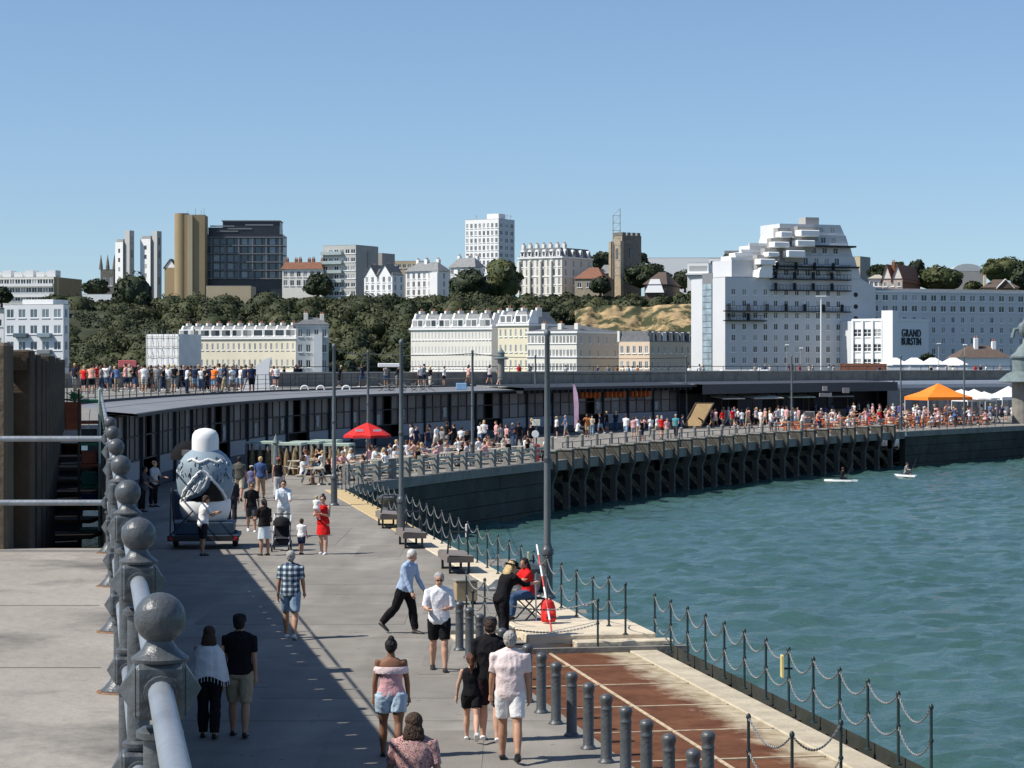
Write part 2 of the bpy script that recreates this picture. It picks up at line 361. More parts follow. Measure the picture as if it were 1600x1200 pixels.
def strip(A, za, B, zb):   # sheet between two plan lines
    n = len(A); vs = [(p.x, p.y, za) for p in A] + [(p.x, p.y, zb) for p in B]
    return vs, [(i, i + 1, n + i + 1, n + i) for i in range(n - 1)]
# ------------------------------------------------------------------ plan of the harbour arm
WATER = -2.8; DECK = 3.65
def railx(Y): return 0.13 - 0.183 * Y            # line of the ball railing and of the wall under it
def edgex(Y): return 9.95 - 0.176 * Y            # seaward edge of the straight promenade
EDGE = smoothline([(edgex(97), 97), (-7.0, 101), (-5.6, 104.6), (-3.0, 112.5), (0.4, 120.8), (4.1, 129.8), (8.3, 139.5), (13, 149.6), (18.3, 159.8),
        (24.2, 170), (30.6, 180), (37.5, 189.6), (44.6, 198.6)])
SHED = smoothline([(-15.35, 86), (-15.6, 98), (-15.2, 113), (-13, 132), (-8.2, 151.5), (0.2, 171.5), (10.8, 191), (23.6, 210), (38, 227), (54, 242), (80, 262)])
PARA = [(-75, 152), (-50, 157), (-30, 162), (-10, 178), (5, 197), (20, 217), (38, 236), (56, 251), (84, 270), (140, 300)]
PARA = smoothline(PARA)

# ---- sea
def build_sea():
    xs = np.concatenate([[-1500, -300, -40], np.arange(-12, 86, 0.42), [200, 600, 2500]])
    ys = np.concatenate([[-50, 10], np.arange(24, 226, 0.42), [300, 700, 3000]])
    X, Y = np.meshgrid(xs, ys); Z = np.zeros_like(X)
    rng = np.random.RandomState(3)
    for i in range(46):
        wl = 0.85 * 1.05 ** i; k = 2 * math.pi / wl; a = R(-90) + rng.normal(0, 0.75); amp = 0.0125 * wl ** 0.05
        ph = k * (X * math.cos(a) + Y * math.sin(a)) + rng.rand() * 6.28
        Z += amp * (np.sin(ph) + 0.25 * np.sin(2 * ph + 0.6))
    wgt = np.clip((X + 12) / 3, 0, 1) * np.clip((86 - X) / 5, 0, 1) * np.clip((Y - 23) / 3, 0, 1) * np.clip((226 - Y) / 5, 0, 1)
    Z = Z * wgt + WATER
    ny, nx = X.shape
    co = np.stack([X, Y, Z], -1).reshape(-1, 3)
    idx = np.arange(nx * ny).reshape(ny, nx)
    q = np.stack([idx[:-1, :-1], idx[:-1, 1:], idx[1:, 1:], idx[1:, :-1]], -1).reshape(-1, 4)
    me = np_mesh('sea_water', co, q, water_m); me.shade_smooth()
    link('sea_water', me, kind='structure')
def np_mesh(name, co, quads, mats, mi=None):
    me = bpy.data.meshes.new(name)
    me.vertices.add(len(co)); me.vertices.foreach_set('co', np.asarray(co, dtype=np.float32).ravel())
    nq, k = quads.shape
    me.loops.add(nq * k); me.loops.foreach_set('vertex_index', np.asarray(quads, dtype=np.int32).ravel())
    me.polygons.add(nq); me.polygons.foreach_set('loop_start', np.arange(0, nq * k, k, dtype=np.int32))
    try: me.polygons.foreach_set('loop_total', np.full(nq, k, dtype=np.int32))
    except Exception: pass
    for m in (mats if isinstance(mats, (list, tuple)) else [mats]): me.materials.append(m)
    if mi is not None: me.polygons.foreach_set('material_index', np.asarray(mi, dtype=np.int32))
    me.update(calc_edges=True); return me
build_sea()

# ---- land: harbour ground, wooded slope, plateau
def ridge(X): return 20.0 + 1.6 * np.clip((X + 60) / 120, -1, 1.2)
def land_z(X, Y):
    t = np.clip((Y - 512) / (592 - 512), 0, 1); s = t * t * (3 - 2 * t) * 0.75 + t * 0.25
    return 0.6 + (ridge(X) - 0.6) * s + np.clip((Y - 600) / 900, 0, 1) * 3
def build_land():
    xs = np.concatenate([np.arange(-1600, -200, 60), np.arange(-200, 260, 3.0), np.arange(260, 1700, 60)])
    ys = np.concatenate([[262, 300, 400, 480], np.arange(500, 620, 2.5), np.arange(630, 900, 25), [1000, 1300, 1800, 2600, 4500]])
    X, Y = np.meshgrid(xs, ys)
    rng = np.random.RandomState(5)
    Z = land_z(X, Y)
    n = np.zeros_like(X)
    for i in range(30):
        wl = 4 * 1.12 ** i; a = rng.rand() * 6.28; n += 0.03 * wl ** 0.8 * np.sin((X * math.cos(a) + Y * math.sin(a)) * 6.28 / wl + rng.rand() * 6)
    Z += n * np.clip((Y - 515) / 20, 0, 1) * np.clip((598 - Y) / 10, 0, 1)
    Z[Y < 265] = -6
    ny, nx = X.shape; idx = np.arange(nx * ny).reshape(ny, nx)
    q = np.stack([idx[:-1, :-1], idx[:-1, 1:], idx[1:, 1:], idx[1:, :-1]], -1).reshape(-1, 4)
    me = np_mesh('hillside_ground', np.stack([X, Y, Z], -1).reshape(-1, 3), q, mat('hill_earth', (0.035, 0.042, 0.02), 0.95, var=0.4, scale=0.2, bump=0.5))
    me.shade_smooth(); link('hillside_ground', me, kind='structure')
build_land()
# bare sandy cliff face
def build_cliff():
    xs = np.arange(15, 62, 0.8); ts = np.linspace(0, 1, 34); X, T = np.meshgrid(xs, ts)
    rng = np.random.RandomState(9)
    Y = 541 + 19 * T; Z = 10.0 + 8.0 * T - 2.2 * np.clip((22 - X) / 12, 0, 1) * T
    n = np.zeros_like(X)
    for i in range(26):
        wl = 1.8 * 1.14 ** i; a = rng.rand() * 3.14; n += 0.055 * wl ** 0.85 * np.abs(np.sin((X * math.cos(a) * 1.6 + T * 14 * math.sin(a)) * 3.14 / wl + rng.rand() * 6))
    Y = Y - n * 1.5; Z = Z + n * 0.2
    ny, nx = X.shape; idx = np.arange(nx * ny).reshape(ny, nx)
    q = np.stack([idx[:-1, :-1], idx[:-1, 1:], idx[1:, 1:], idx[1:, :-1]], -1).reshape(-1, 4)
    me = np_mesh('sandy_cliff', np.stack([X, Y, Z], -1).reshape(-1, 3), q, mat('sandy_rock', (0.36, 0.255, 0.13), 0.95, var=0.3, scale=0.6, bump=1.0, bscale=1.5, stain=((0.04, 0.048, 0.018), 0.22, 0.44, 0.54)))
    link('sandy_cliff', me, kind='structure')
build_cliff()

# ---- lower promenade floor
wl = [Vector((railx(y), y)) for y in (-6, 20, 50, 86)]
sh_in = offset(SHED, 14)                    # floor runs in under the shed
floor_poly = [(railx(-6), -6), (9.0, -6), (edgex(14), 14), (edgex(44), 44), (edgex(97), 97)] + [(p.x, p.y) for p in EDGE[1:]] + [(62, 212), (110, 236)] + [(p.x, p.y) for p in reversed(SHED)]
m = MB()
def tri_poly(m, poly, z, mi=0):
    bm = bmesh.new(); vs = [bm.verts.new((p[0], p[1], z)) for p in poly]; f = bm.faces.new(vs)
    if f.normal.z < 0 or True:
        bm.normal_update()
        if f.normal.z < 0: bmesh.ops.reverse_faces(bm, faces=[f])
    bmesh.ops.triangulate(bm, faces=[f]); bm.verts.index_update()
    m.add([v.co.copy() for v in bm.verts], [[v.index for v in f.verts] for f in bm.faces], mi); bm.free()
# rust yard corners (sits 0.2 m lower); bollard line and fence line
def bolx(Y): return 0.466 + 0.187 * (34.6 - Y)
def fenx(Y): return 2.63 + 0.183 * (43.5 - Y)
YR0, YR1 = 14.0, 43.3
low = [(bolx(YR0) + .28, YR0), (fenx(YR0) + .35, YR0), (fenx(YR1) + .35, YR1), (bolx(YR1) + .28, YR1)]
main = [(railx(-6), -6), (bolx(-6) + .28, -6), (bolx(YR1) + .28, YR1), (fenx(YR1) + .33, YR1), (edgex(46), 46), (edgex(97), 97)] + \
       [(p.x, p.y) for p in EDGE[1:]] + [(48, 200), (75, 214), (130, 236)] + [(p.x, p.y) for p in reversed(offset(SHED, 12))] + [(-26, 86), (-26, 84), (railx(84), 84)]
tri_poly(m, main, 0)
prom = m.build('promenade_pavement', asphalt, kind='structure')
# slightly proud repair patches and transverse joints
random.seed(3)
m = MB()
for Y in (27.1, 33.9, 37.4, 44.2, 52.6, 58.1, 66.8, 75.3, 84.0):
    xa, xb = railx(Y) + 0.3, min(edgex(Y) - 1.0, bolx(Y) + 0.2 if Y < 43 else 99)
    m.box(xa, xb, Y, Y + 0.022, 0.0005, 0.003)
m.build('paving_joint', mat('tar_joint', (0.15, 0.138, 0.12), 0.9), kind='structure')
for (xa, xb, ya, yb) in [(-4.0, -.4, 36.2, 38.6), (-6.5, -2.2, 46.5, 50.4), (-5.5, -1.0, 55, 58.5), (-8.6, -5.2, 67, 74), (-2.6, -0.4, 29.5, 33), (-1.6, -1.15, 39.0, 43.2), (-1.9, 1.6, 48.5, 49.3), (-4.4, -3.1, 63, 66.5), (-.7, .1, 60.0, 62.2)]:
    MB().box(xa, xb, ya, yb, 0.001, 0.006).build('pavement_patch', asphalt2, kind='structure')

# sea wall under the straight edge and the curved arm
def skirt(P, z0, z1, off=0.0):
    Q = offset(P, off) if off else P
    return strip(Q, z0, Q, z1)
straight = [Vector((fenx(y) + .34, y)) for y in (10, 20, 30, 43.3)] + [Vector((edgex(y) + .01, y)) for y in (46, 60, 80, 97)]
m = MB(); v, f = strip(straight, -4, straight, -0.004); m.add(v, f)
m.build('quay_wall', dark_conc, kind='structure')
arc = resample(EDGE, 1.5)
iA = min(range(len(arc)), key=lambda i: abs(arc[i].y - 125.5)); iB = min(range(len(arc)), key=lambda i: abs(arc[i].y - 180.2))
near_arc, pile_arc, far_arc = arc[:iA + 1], arc[iA:iB + 1], arc[iB:]
def coursed_wall(P, name, label, mats):
    """solid wall built of big concrete courses, each block row proud by a different amount"""
    root = empty(name, (P[0].x, P[0].y, 0), 0, label, 'wall')
    zs = [-4.2, -2.6, -1.9, -1.15, -0.42]
    rnd = random.Random(4)
    for k in range(4):
        for i in range(0, len(P) - 1, 3):
            j = min(i + 3, len(P) - 1)
            A = P[i:j + 1]; e = rnd.uniform(0.0, 0.05) + (0.05 if k == 0 else 0)
            C = [q - P[0] for q in A]; D = [q - P[0] for q in offset(A, -e)]; E2 = [q - P[0] for q in offset(A, 0.5)]
            mb = MB(); v, f = strip(D, zs[k] + .015, D, zs[k + 1] - .015); mb.add(v, f)
            v, f = strip(D, zs[k + 1] - .015, E2, zs[k + 1] - .015); mb.add(v, f)
            for q, r2 in ((D[0], E2[0]), (D[-1], E2[-1])): mb.add([(q.x, q.y, zs[k]), (r2.x, r2.y, zs[k]), (r2.x, r2.y, zs[k + 1] - .015), (q.x, q.y, zs[k + 1] - .015)], [(0, 1, 2, 3)])
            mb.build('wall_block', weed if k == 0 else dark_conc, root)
    A = [q - P[0] for q in offset(P, -0.14)]; B = [q - P[0] for q in offset(P, 0.5)]
    mb = MB()
    for a, za, b, zb in ((A, -.42, A, .012), (A, .012, B, .012), (B, -.42, A, -.42)): v, f = strip(a, za, b, zb); mb.add(v, f)
    mb.build('coping', concrete, root)
    return root
coursed_wall(near_arc, 'curved_quay_wall', 'dark wet curved concrete wall rising from the sea below the crowded tables', None)
corner = far_arc + [Vector((46.5, 200.5)), Vector((49, 200.3)), Vector((52, 202.5)), Vector((75, 214)), Vector((130, 236))]
coursed_wall(corner, 'straight_quay_wall', 'dark flat faced quay wall under the orange gazebo at the far right', None)

# piled section: deck slab, back wall, T headed piles with knees and raking braces
root = empty('piled_jetty', (pile_arc[0].x, pile_arc[0].y, 0), 0, 'curved jetty front on rows of concrete piles with dark openings above the sea', 'jetty')
o2 = pile_arc[0]
A = [q - o2 for q in pile_arc]; B = [q - o2 for q in offset(pile_arc, 2.4)]
mb = MB()
for a, za, b, zb in ((A, -.55, A, .01), (A, .01, [q - o2 for q in offset(pile_arc, .45)], .01), (B, -.55, A, -.55)): v, f = strip(a, za, b, zb); mb.add(v, f)
mb.build('deck_slab', concrete, root)
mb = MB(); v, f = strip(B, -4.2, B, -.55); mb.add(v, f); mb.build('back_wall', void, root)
lo = [q - o2 for q in offset(pile_arc, 0.55)]
mb = MB(); v, f = strip(lo, -1.35, lo, -1.18); mb.add(v, f); v, f = strip(lo, -1.18, [q - o2 for q in offset(pile_arc, 0.8)], -1.18); mb.add(v, f); mb.build('lower_waling', dark_conc, root)
mp = MB(); mp.box(-.19, .19, -.28, .55, -.62, .50); mp.slab([(-.13, -.62), (.13, -.62), (.13, -4.3), (-.13, -4.3)][::-1], -.05, .3)
mp.add([(-.13, -.28, -.62), (.13, -.28, -.62), (.13, -.05, -1.25), (-.13, -.05, -1.25), (-.13, .3, -.62), (.13, .3, -.62), (.13, .3, -1.25), (-.13, .3, -1.25)], [(0, 3, 2, 1), (0, 4, 7, 3), (1, 2, 6, 5), (0, 1, 5, 4)])
pile_me = mp.mesh('pile', pile_mat)
mc = MB(); mc.bbox(-.25, .25, -.32, .62, .50, .62, .03); cap_me = mc.mesh('pile_cap', concrete)
mbr = MB(); mbr.bar((0.2, 1.6, -1.2), (0.75, 0.25, -2.75), .34, .26); mbr.bar((0, .3, -1.2), (0, 3.3, -1.2), .25, .25); br_me = mbr.mesh('raking_brace', mat('pale_brace', (0.34, 0.27, 0.18), 0.9, var=0.25, scale=1.5, stain=((0.10, 0.09, 0.06), 1.0, 0.5, 0.65)))
pp = resample([tuple(q) for q in pile_arc], 2.55); PILES = []
for i, q in enumerate(pp[:-1]):
    t = (pp[min(i + 1, len(pp) - 1)] - pp[max(i - 1, 0)]).normalized(); a = math.atan2(t.y, t.x)
    PILES.append((q, a))
    p = link('pile', pile_me, root, (q.x - o2.x, q.y - o2.y, 0), a)
    link('pile_cap', cap_me, p)
    link('raking_brace', br_me, root, (q.x - o2.x, q.y - o2.y, 0), a)

for (x, y) in ():
    mh = empty('drain_cover', (x, y, 0.004), .2); mh['kind'] = 'structure'; MB().box(-.32, .32, -.32, .32, -.02, .004).build('cover_frame', iron, mh)
    for k in range(6): MB().box(-.27, .27, -.27 + .09 * k, -.21 + .09 * k, .0045, .012).build('cover_bar', iron, mh)
# cream kerb stones along the straight quay
kerb = empty('quay_kerb', (edgex(47), 47, 0), 0); kerb['kind'] = 'structure'
ang = math.atan2(1, -0.176)
ks = MB().bbox(-.56, .56, -.0, .86, -.18, .022, .02).mesh('kerb_stone', stone); kg = ks.copy(); kg.materials.clear(); kg.materials.append(stone_gold)
dirv = Vector((-0.176, 1)).normalized()
for i in range(44):
    q = Vector((edgex(47.3), 47.3)) + dirv * (1.15 * i)
    if q.y > 97: break
    link('kerb_stone', kg if q.y > 72 else ks, kerb, (q.x - edgex(47) - .03, q.y - 47, random.uniform(-.004, .006)), ang)

# rusty plated loading yard
yard = empty('loading_yard', (bolx(34.6) + .28, 34.6, -.12), math.atan2(0.187, -1) + R(0)); yard['kind'] = 'structure'
yard.rotation_euler = (0, 0, math.atan(0.185))
# local x seaward, local y away from the camera
W0 = 3.1
for r in range(9):
    y0 = 8.6 - 2.45 * (r + 1)
    for c, (xa, xb) in enumerate(((0.02, 1.42), (1.48, 2.95))):
        mb = MB().bbox(xa, xb, y0 + .03, y0 + 2.42, -.1, random.uniform(-.004, .006), .008)
        mb.build('rusty_plate', rust, yard)
    mb = MB().box(-.02, 3.3, y0 - .028, y0 + .028, -.1, .014); mb.build('plate_seam', mat('pale_seam', (0.50, 0.40, 0.27), 0.9, var=0.3, scale=8), yard)
MB().box(1.425, 1.475, -13.5, 8.6, -.1, .012).build('plate_seam', MATS['pale_seam'], yard)
MB().bbox(2.98, 3.52, -13.5, 8.75, -.5, .03, .02).build('yard_edge', mat('yard_edge_concrete', (0.46, 0.40, 0.29), 0.9, var=0.2, scale=2, bump=0.5), yard)
MB().box(-.12, -.03, -13.5, 8.6, -.1, .119).build('yard_upstand', concrete, yard)
MB().box(-.1, 3.4, -14, 8.9, -.6, -.105).build('yard_base', concrete, yard)
mt = MB()
for k in range(16): 
    y = -12 + k * 1.33
    mt.box(3.52, 3.80, y, y + .42, -.45, -.08)
mt.build('timber_fender', darkwood, yard)['kind'] = 'stuff'
# ------------------------------------------------------------------ stone landing platform at the head of the yard
pl = empty('stone_platform', (0.6, 43.3, 0), math.atan(0.18), 'cream stone landing platform with three steps beside the lamp post', 'platform')
MB().bbox(-.3, 2.2, 0.0, 2.4, -.3, .16, .02).build('landing_slab', stone, pl)
MB().bbox(.55, 2.45, -.40, -.01, -.22, .07, .02).build('front_slab', stone, pl)
MB().bbox(-1.6, -.32, 1.3, 2.4, -.1, .155, .02).build('upper_step', concrete, pl)
MB().bbox(-1.6, -.32, .7, 1.28, -.15, .06, .02).build('step', stone, pl)
MB().bbox(-1.6, -.32, .1, .68, -.2, -.03, .02).build('step', stone, pl)
MB().box(-1.7, 2.7, -.60, -.47, -.3, -.02).build('base_kerb', concrete, pl)

# ------------------------------------------------------------------ upper terrace where the photographer stands
terr = [(-9, -4), (railx(-4) + .22, -4), (railx(20.5) + .22, 20.5), (-9, 20.5)]
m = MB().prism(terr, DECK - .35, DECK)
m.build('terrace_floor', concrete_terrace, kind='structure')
m = MB()
for y in (6.2, 9.1, 12.4, 15.6): m.box(-8.9, railx(y) - .1, y, y + .012, DECK + .0005, DECK + .003)
m.build('terrace_joint', mat('dark_joint', (0.17, 0.155, 0.14), 0.9), kind='structure')
# retaining wall below the railing line, and the promenade deck beyond
m = MB().prism([(railx(-4), -4), (railx(-4) + .12, -4), (railx(86) + .12, 86), (railx(86), 86)], -.1, DECK - .352)
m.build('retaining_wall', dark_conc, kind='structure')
m = MB().prism([(railx(20.52) - .03, 20.52), (railx(20.52) + .2, 20.52), (railx(86) + .2, 86), (railx(86) - .3, 86), (railx(52) - .3, 52), (railx(51.9) - .03, 51.9)], DECK - .35, DECK)
m.build('deck_edge', concrete, kind='structure')
roofin = offset(SHED, 2.2)
back = offset(PARA, -0.0)
deckpoly = [(railx(48) - .32, 48), (railx(86) - .32, 86), (railx(86) + .1, 86.5)] + [(p.x, p.y) for p in roofin if p.y > 88] + [(100, 268), (150, 296)] + [(p.x, p.y) for p in reversed(PARA)] + [(-75, 60), (-30, 48)]
m = MB(); tri_poly(m, deckpoly, DECK - .004); m.build('upper_promenade', concrete, kind='structure')

# steps climbing away between the timber wall and the railing
st = empty('timber_stairs', (-4.9, 24, 0), 0, 'dark flight of steps climbing away beside the ribbed timber wall', 'stairs')
stp = MB().box(-.75, .75, 0, 1.0, -.06, 0.0); stp_me = stp.mesh('stair_tread', wood)
for k in range(15):
    Y = 25 + k * 1.5; z = 1.3 + k * (DECK - 1.35) / 15
    mb = MB().bbox(-1.0, .9, 0, .5, -.06, 0, .01)
    link('stair_tread', stp_me, st, (railx(Y) - .95 + 4.9, Y - 24, z))
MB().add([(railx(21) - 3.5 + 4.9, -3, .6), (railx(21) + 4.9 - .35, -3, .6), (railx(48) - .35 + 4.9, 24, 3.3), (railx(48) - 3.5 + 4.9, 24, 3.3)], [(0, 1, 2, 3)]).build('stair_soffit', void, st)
# ribbed timber wall on the left of the steps
rw = empty('ribbed_timber_wall', (railx(20.7) - .86, 20.7, 0), 0, 'tall brown timber wall with vertical ribs along the left of the steps', 'timber wall')
def rwx(Y): return railx(Y) - .90 - .006 * (Y - 20.7)
ox, oy = railx(20.7) - .86, 20.7
rib = MB().bbox(-.05, .20, -.11, .11, 1.2, 5.40, .015).mesh('rib', wood)
Y = 20.9; k = 0
while Y < 62:
    link('rib', rib, rw, (rwx(Y) - ox, Y - oy, random.uniform(-.04, .05)))
    Y += 3.2
brd = [MB().bbox(-.06, 0, 0, 1.12, 0, .62, .012).mesh('board', m_) for m_ in (darkwood, darkwood, mat('brown_board', (0.09, 0.062, 0.04), 0.85, var=0.3, scale=2, bump=0.6))]
Y = 20.95; ang = math.atan2(1, -.189) - R(90)
while Y < 62:
    for r in range(6):
        z = 1.3 + r * .66
        link('board', brd[(r * 7 + int(Y * 3)) % 3 if r > 1 else 1], rw, (rwx(Y) - .02 - ox, Y - oy, z), ang)
    Y += 1.15
m = MB().bar((0, 0, 5.31), (rwx(62) - ox, 62 - oy, 5.31), .22, .12); m.build('top_rail', wood, rw)
MB().bbox(-.50, -.0, -.32, -.02, 0.2, 5.5, .03).build('corner_post', mat('near_post_timber', (0.12, 0.095, 0.065), 0.9, var=0.3, scale=2, bump=0.6), rw)
MB().bbox(-.24, -.18, -.335, -.325, 0.2, 5.48, .003).build('joint_strip', darkwood, rw)
MB().bbox(-.75, -.60, -.42, -.36, 4.66, 5.32, .01).build('notice_board', white_b, rw)
# red-brown cupboards and green shelves at the head of the steps
cb = empty('red_brown_cabinet', (railx(58) - .62, 58, 3.2), math.atan(.19), 'tall red brown cabinet with a green plant on top at the head of the steps', 'cabinet')
MB().bbox(-.28, .14, 0, .6, -.6, 1.15, .015).build('carcass', redbrown, cb)
MB().box(-.24, .10, -.012, 0, -.5, .90).build('door', mat('red_board', (0.30, 0.07, 0.03), 0.7, var=0.3, scale=2), cb)
m = MB()
for i in range(26):
    a = random.uniform(0, 6.28); L_ = random.uniform(.25, .5); e = random.uniform(.3, 1.3); p = Vector((0, .3, 1.15)); q = p + Vector((math.cos(a) * math.cos(e), math.sin(a) * math.cos(e), math.sin(e))) * L_; s_ = Vector((-math.sin(a), math.cos(a), 0)) * .045
    mid = p.lerp(q, .6); m.add([p, mid - s_, q + Vector((0, 0, -.06)), mid + s_], [(0, 1, 2, 3)])
m.build('foliage', mat('bright_leaf', (0.05, 0.22, 0.09), 0.6, var=0.3), cb)
sh = empty('green_shelf_rack', (railx(38) - .36, 38, 2.15), math.atan(.19), 'green and brown open shelving behind the ball railing', 'shelving')
for i in range(8): MB().bbox(-.02, .28, 0, .5, i * .36, i * .36 + .05, .008).build('shelf', green if i % 2 else redbrown, sh)
for x in (-.06, .28): MB().bbox(x, x + .04, -.02, .52, -.4, 2.75, .008).build('upright', wood if x < 0 else greenpale, sh)
for i, c_ in enumerate(((.02, .03, .12), (.02, .15, .10), (.25, .06, .03), (.05, .05, .05))): MB().bbox(0, .26, .08, .4, (i + 2) * .36 + .055, (i + 2) * .36 + .27, .01).build('crate', mat('crate_%d' % i, c_, .7), sh)

# ------------------------------------------------------------------ ball railing
rl = empty('ball_railing', (railx(4.57), 4.57, DECK), 0, 'painted grey iron railing with ball topped posts running away along the terrace edge', 'railing')
sh_ = MB()
sh_.lathe([(.036, 0), (.036, .38)], n=20); sh_.lathe([(.034, .50), (.033, .90)], n=20)
shaft = sh_.mesh('post_shaft', iron, True)
def node_mesh():
    m = MB(); m.bbox(-.052, .052, -.054, .054, -.056, .056, .010)
    for sx in (-1, 1):
        m.add([(sx * .05, -.048, -.05), (sx * .05, .048, -.05), (sx * .05, .048, .05), (sx * .05, -.048, .05), (sx * .083, 0, 0)], [(0, 1, 4), (1, 2, 4), (2, 3, 4), (3, 0, 4)])
    for sy in (-1, 1): m.tube([(0, sy * .05, 0), (0, sy * .075, 0)], .034, 16)
    return m
node = node_mesh().mesh('coupling', iron)
ballm = MB(); ballm.lathe([(.056, .056), (.058, .063), (.050, .069), (.036, .080), (.026, .098), (.026, .104)], n=24); ballm.ball((0, 0, .142), .0515, n=24)
ball_me = ballm.mesh('ball_finial', iron, True)
coll = MB().lathe([(.036, 0), (.047, .004), (.048, .016), (.036, .024)], n=20).mesh('collar', iron, True)
flg = MB(); flg.lathe([(.10, 0), (.10, .012), (.085, .025), (.055, .06), (.046, .085)], n=24)
flg_me = flg.mesh('foot_flange', iron, True)
flr = MB().lathe([(.125, .001), (.12, .006), (.1, .008)], n=24).mesh('rust_ring', rustring)
PY = [2.35, 4.57, 6.82, 9.05, 11.5, 14.1, 17.0, 20.0]
far_posts = [22.5 + 2.7 * i for i in range(17)]
rang = math.atan(.183)
thin = MB().box(-.03, .03, -.03, .03, -.03, .03).mesh('coupling', iron)
for Y in PY + far_posts:
    p = link('railing_post', shaft, rl, (railx(Y) - railx(4.57), Y - 4.57, 0), rang)
    for nm, me_, z in ((('coupling', node, 1.0), ('coupling', node, .44), ('ball_finial', ball_me, 1.0), ('collar', coll, .90), ('collar', coll, .505), ('collar', coll, .345), ('foot_flange', flg_me, 0)) if Y < 21 else (('coupling', thin, .98), ('coupling', thin, .44))):
        link(nm, me_, p, (0, 0, z))
    if Y < 21: link('rust_ring', flr, p)
def rail_pts(z, a=-4, b=86): return [(railx(y) - railx(4.57), y - 4.57, z) for y in (a, b)]
for z in (1.0, .44):
    ys = [-2] + PY + far_posts
    for a, b in zip(ys, ys[1:]):
        MB().tube([(railx(a + .07) - railx(4.57), a + .07 - 4.57, z), (railx(b - .07) - railx(4.57), b - .07 - 4.57, z)], .0255, 16).build('rail', galv, rl, smooth=True)
# return rail across the end of the terrace
rt = empty('end_railing', (railx(20), 20.0, DECK), 0, 'two plain horizontal tubes closing off the far end of the terrace', 'railing')
for z in (1.0, .44): MB().tube([(-.05, 0, z), (-3.5, 0, z)], .026, 14).build('rail', galv, rt, smooth=True)
# ------------------------------------------------------------------ long curved station shed
shp = resample([tuple(p) for p in SHED], 4.5)
S0 = shp[0]
shed = empty('station_shed', (S0.x, S0.y, 0), 0, 'long curving grey station shed with dark glazed bays and a sloping sheet roof', 'shed')
def rel(P): return [q - S0 for q in P]
EAVE = 3.45
i1 = next(i for i, q in enumerate(shp) if q.x / q.y * F + 800 > 745)      # where the sheet roof gives way to the dark canopy
i2 = next(i for i, q in enumerate(shp) if q.x / q.y * F + 800 > 1040)     # end of the glazing
i3 = next(i for i, q in enumerate(shp) if q.x / q.y * F + 800 > 1345)
A = offset(shp, -1.1); Bk = offset(shp, 2.2)
def sheet_part(name, i, j, fa, za, fb, zb, mt, th=None):
    P = shp[i:j + 1]; a = [q - S0 for q in offset(shp, fa)[i:j + 1]]; b = [q - S0 for q in offset(shp, fb)[i:j + 1]]
    mb = MB(); v, f = strip(a, za, b, zb); mb.add(v, f)
    if th: v, f = strip(a, za - th, a, za); mb.add(v, f); v, f = strip(b, zb - th, a, za - th); mb.add(v, f)
    return mb.build(name, mt, shed)
for i in range(0, i1):
    sheet_part('roof_sheet', i, i + 1, -1.1, EAVE, 2.2, 3.72, roofmetal, .10)
    if True: sheet_part('roof_rib', i, i + 1, 2.0, 3.80, 2.2, 3.80, roofdark, .12)
a = [q - S0 for q in offset(shp, -1.15)]; 
sheet_part('gutter', 0, i1, -1.22, EAVE - .02, -1.05, EAVE - .02, roofdark, .12)
# dark flat canopy with rafter ends
sheet_part('canopy', i1, i2, -1.9, 3.60, 2.2, 3.80, roofdark, .20)
sheet_part('canopy', i2, i3, -2.4, 3.62, 2.2, 3.80, mat('blue_grey_fascia', (0.05, 0.055, 0.065), .7, var=.1), .85)
raf = MB().box(-.06, .06, -.95, 2.0, -.22, 0).mesh('rafter', roofdark)
fine = resample([tuple(p) for p in offset(shp[i1:i2 + 1], -0.9)], 1.0)
for i, q in enumerate(fine[:-1]):
    t = (fine[i + 1] - q).normalized(); link('rafter', raf, shed, (q.x - S0.x, q.y - S0.y, 3.38), math.atan2(t.y, t.x))
# bays
def bay_frame(wd):
    m = MB()
    for k in range(4): m.box(k * wd / 3 - .03, k * wd / 3 + .03, -.05, .03, 1.35, 3.3)
    for z in (1.35, 2.35, 3.27): m.box(-.02, wd, -.045, .025, z - .03, z + .03)
    return m.mesh('glazing_bars', roofdark)
wd = (shp[5] - shp[4]).length
bf = bay_frame(wd)
pane = MB().box(.035, wd / 3 - .035, -.01, 0, 1.39, 2.31).mesh('pane', shedglass); pane2 = MB().box(.035, wd / 3 - .035, -.01, 0, 2.39, 3.23).mesh('pane', shedglass)
pnl = MB(); pnl.box(0.12, wd - .12, -.02, .03, .55, 1.34); pnl_me = pnl.mesh('lower_panel', shedpanel)
pnl3 = MB().box(0.12, wd - .12, -.02, .03, .05, .54).mesh('plinth_panel', navy)
colm = MB().bbox(-.065, .065, -.16, .02, 0, 3.42, .015).mesh('column', roofdark)
post_me = MB().box(.3, .9, -.035, -.025, 1.5, 2.2).mesh('poster', mat('poster_grey', (.30, .32, .33), .7, var=.6, scale=5))
lit = mat('orange_display', (0.55, 0.12, 0.02), .6, var=.4, scale=1.5)
disp = MB()
for k in range(5): disp.lathe([(.12, 0), (.2, .1), (.2, .45), (.12, .55)], c=(.5 + k * .75, -.12, 2.62), n=8)
disp_me = disp.mesh('hanging_orange_lanterns', lit)
rnd = random.Random(11)
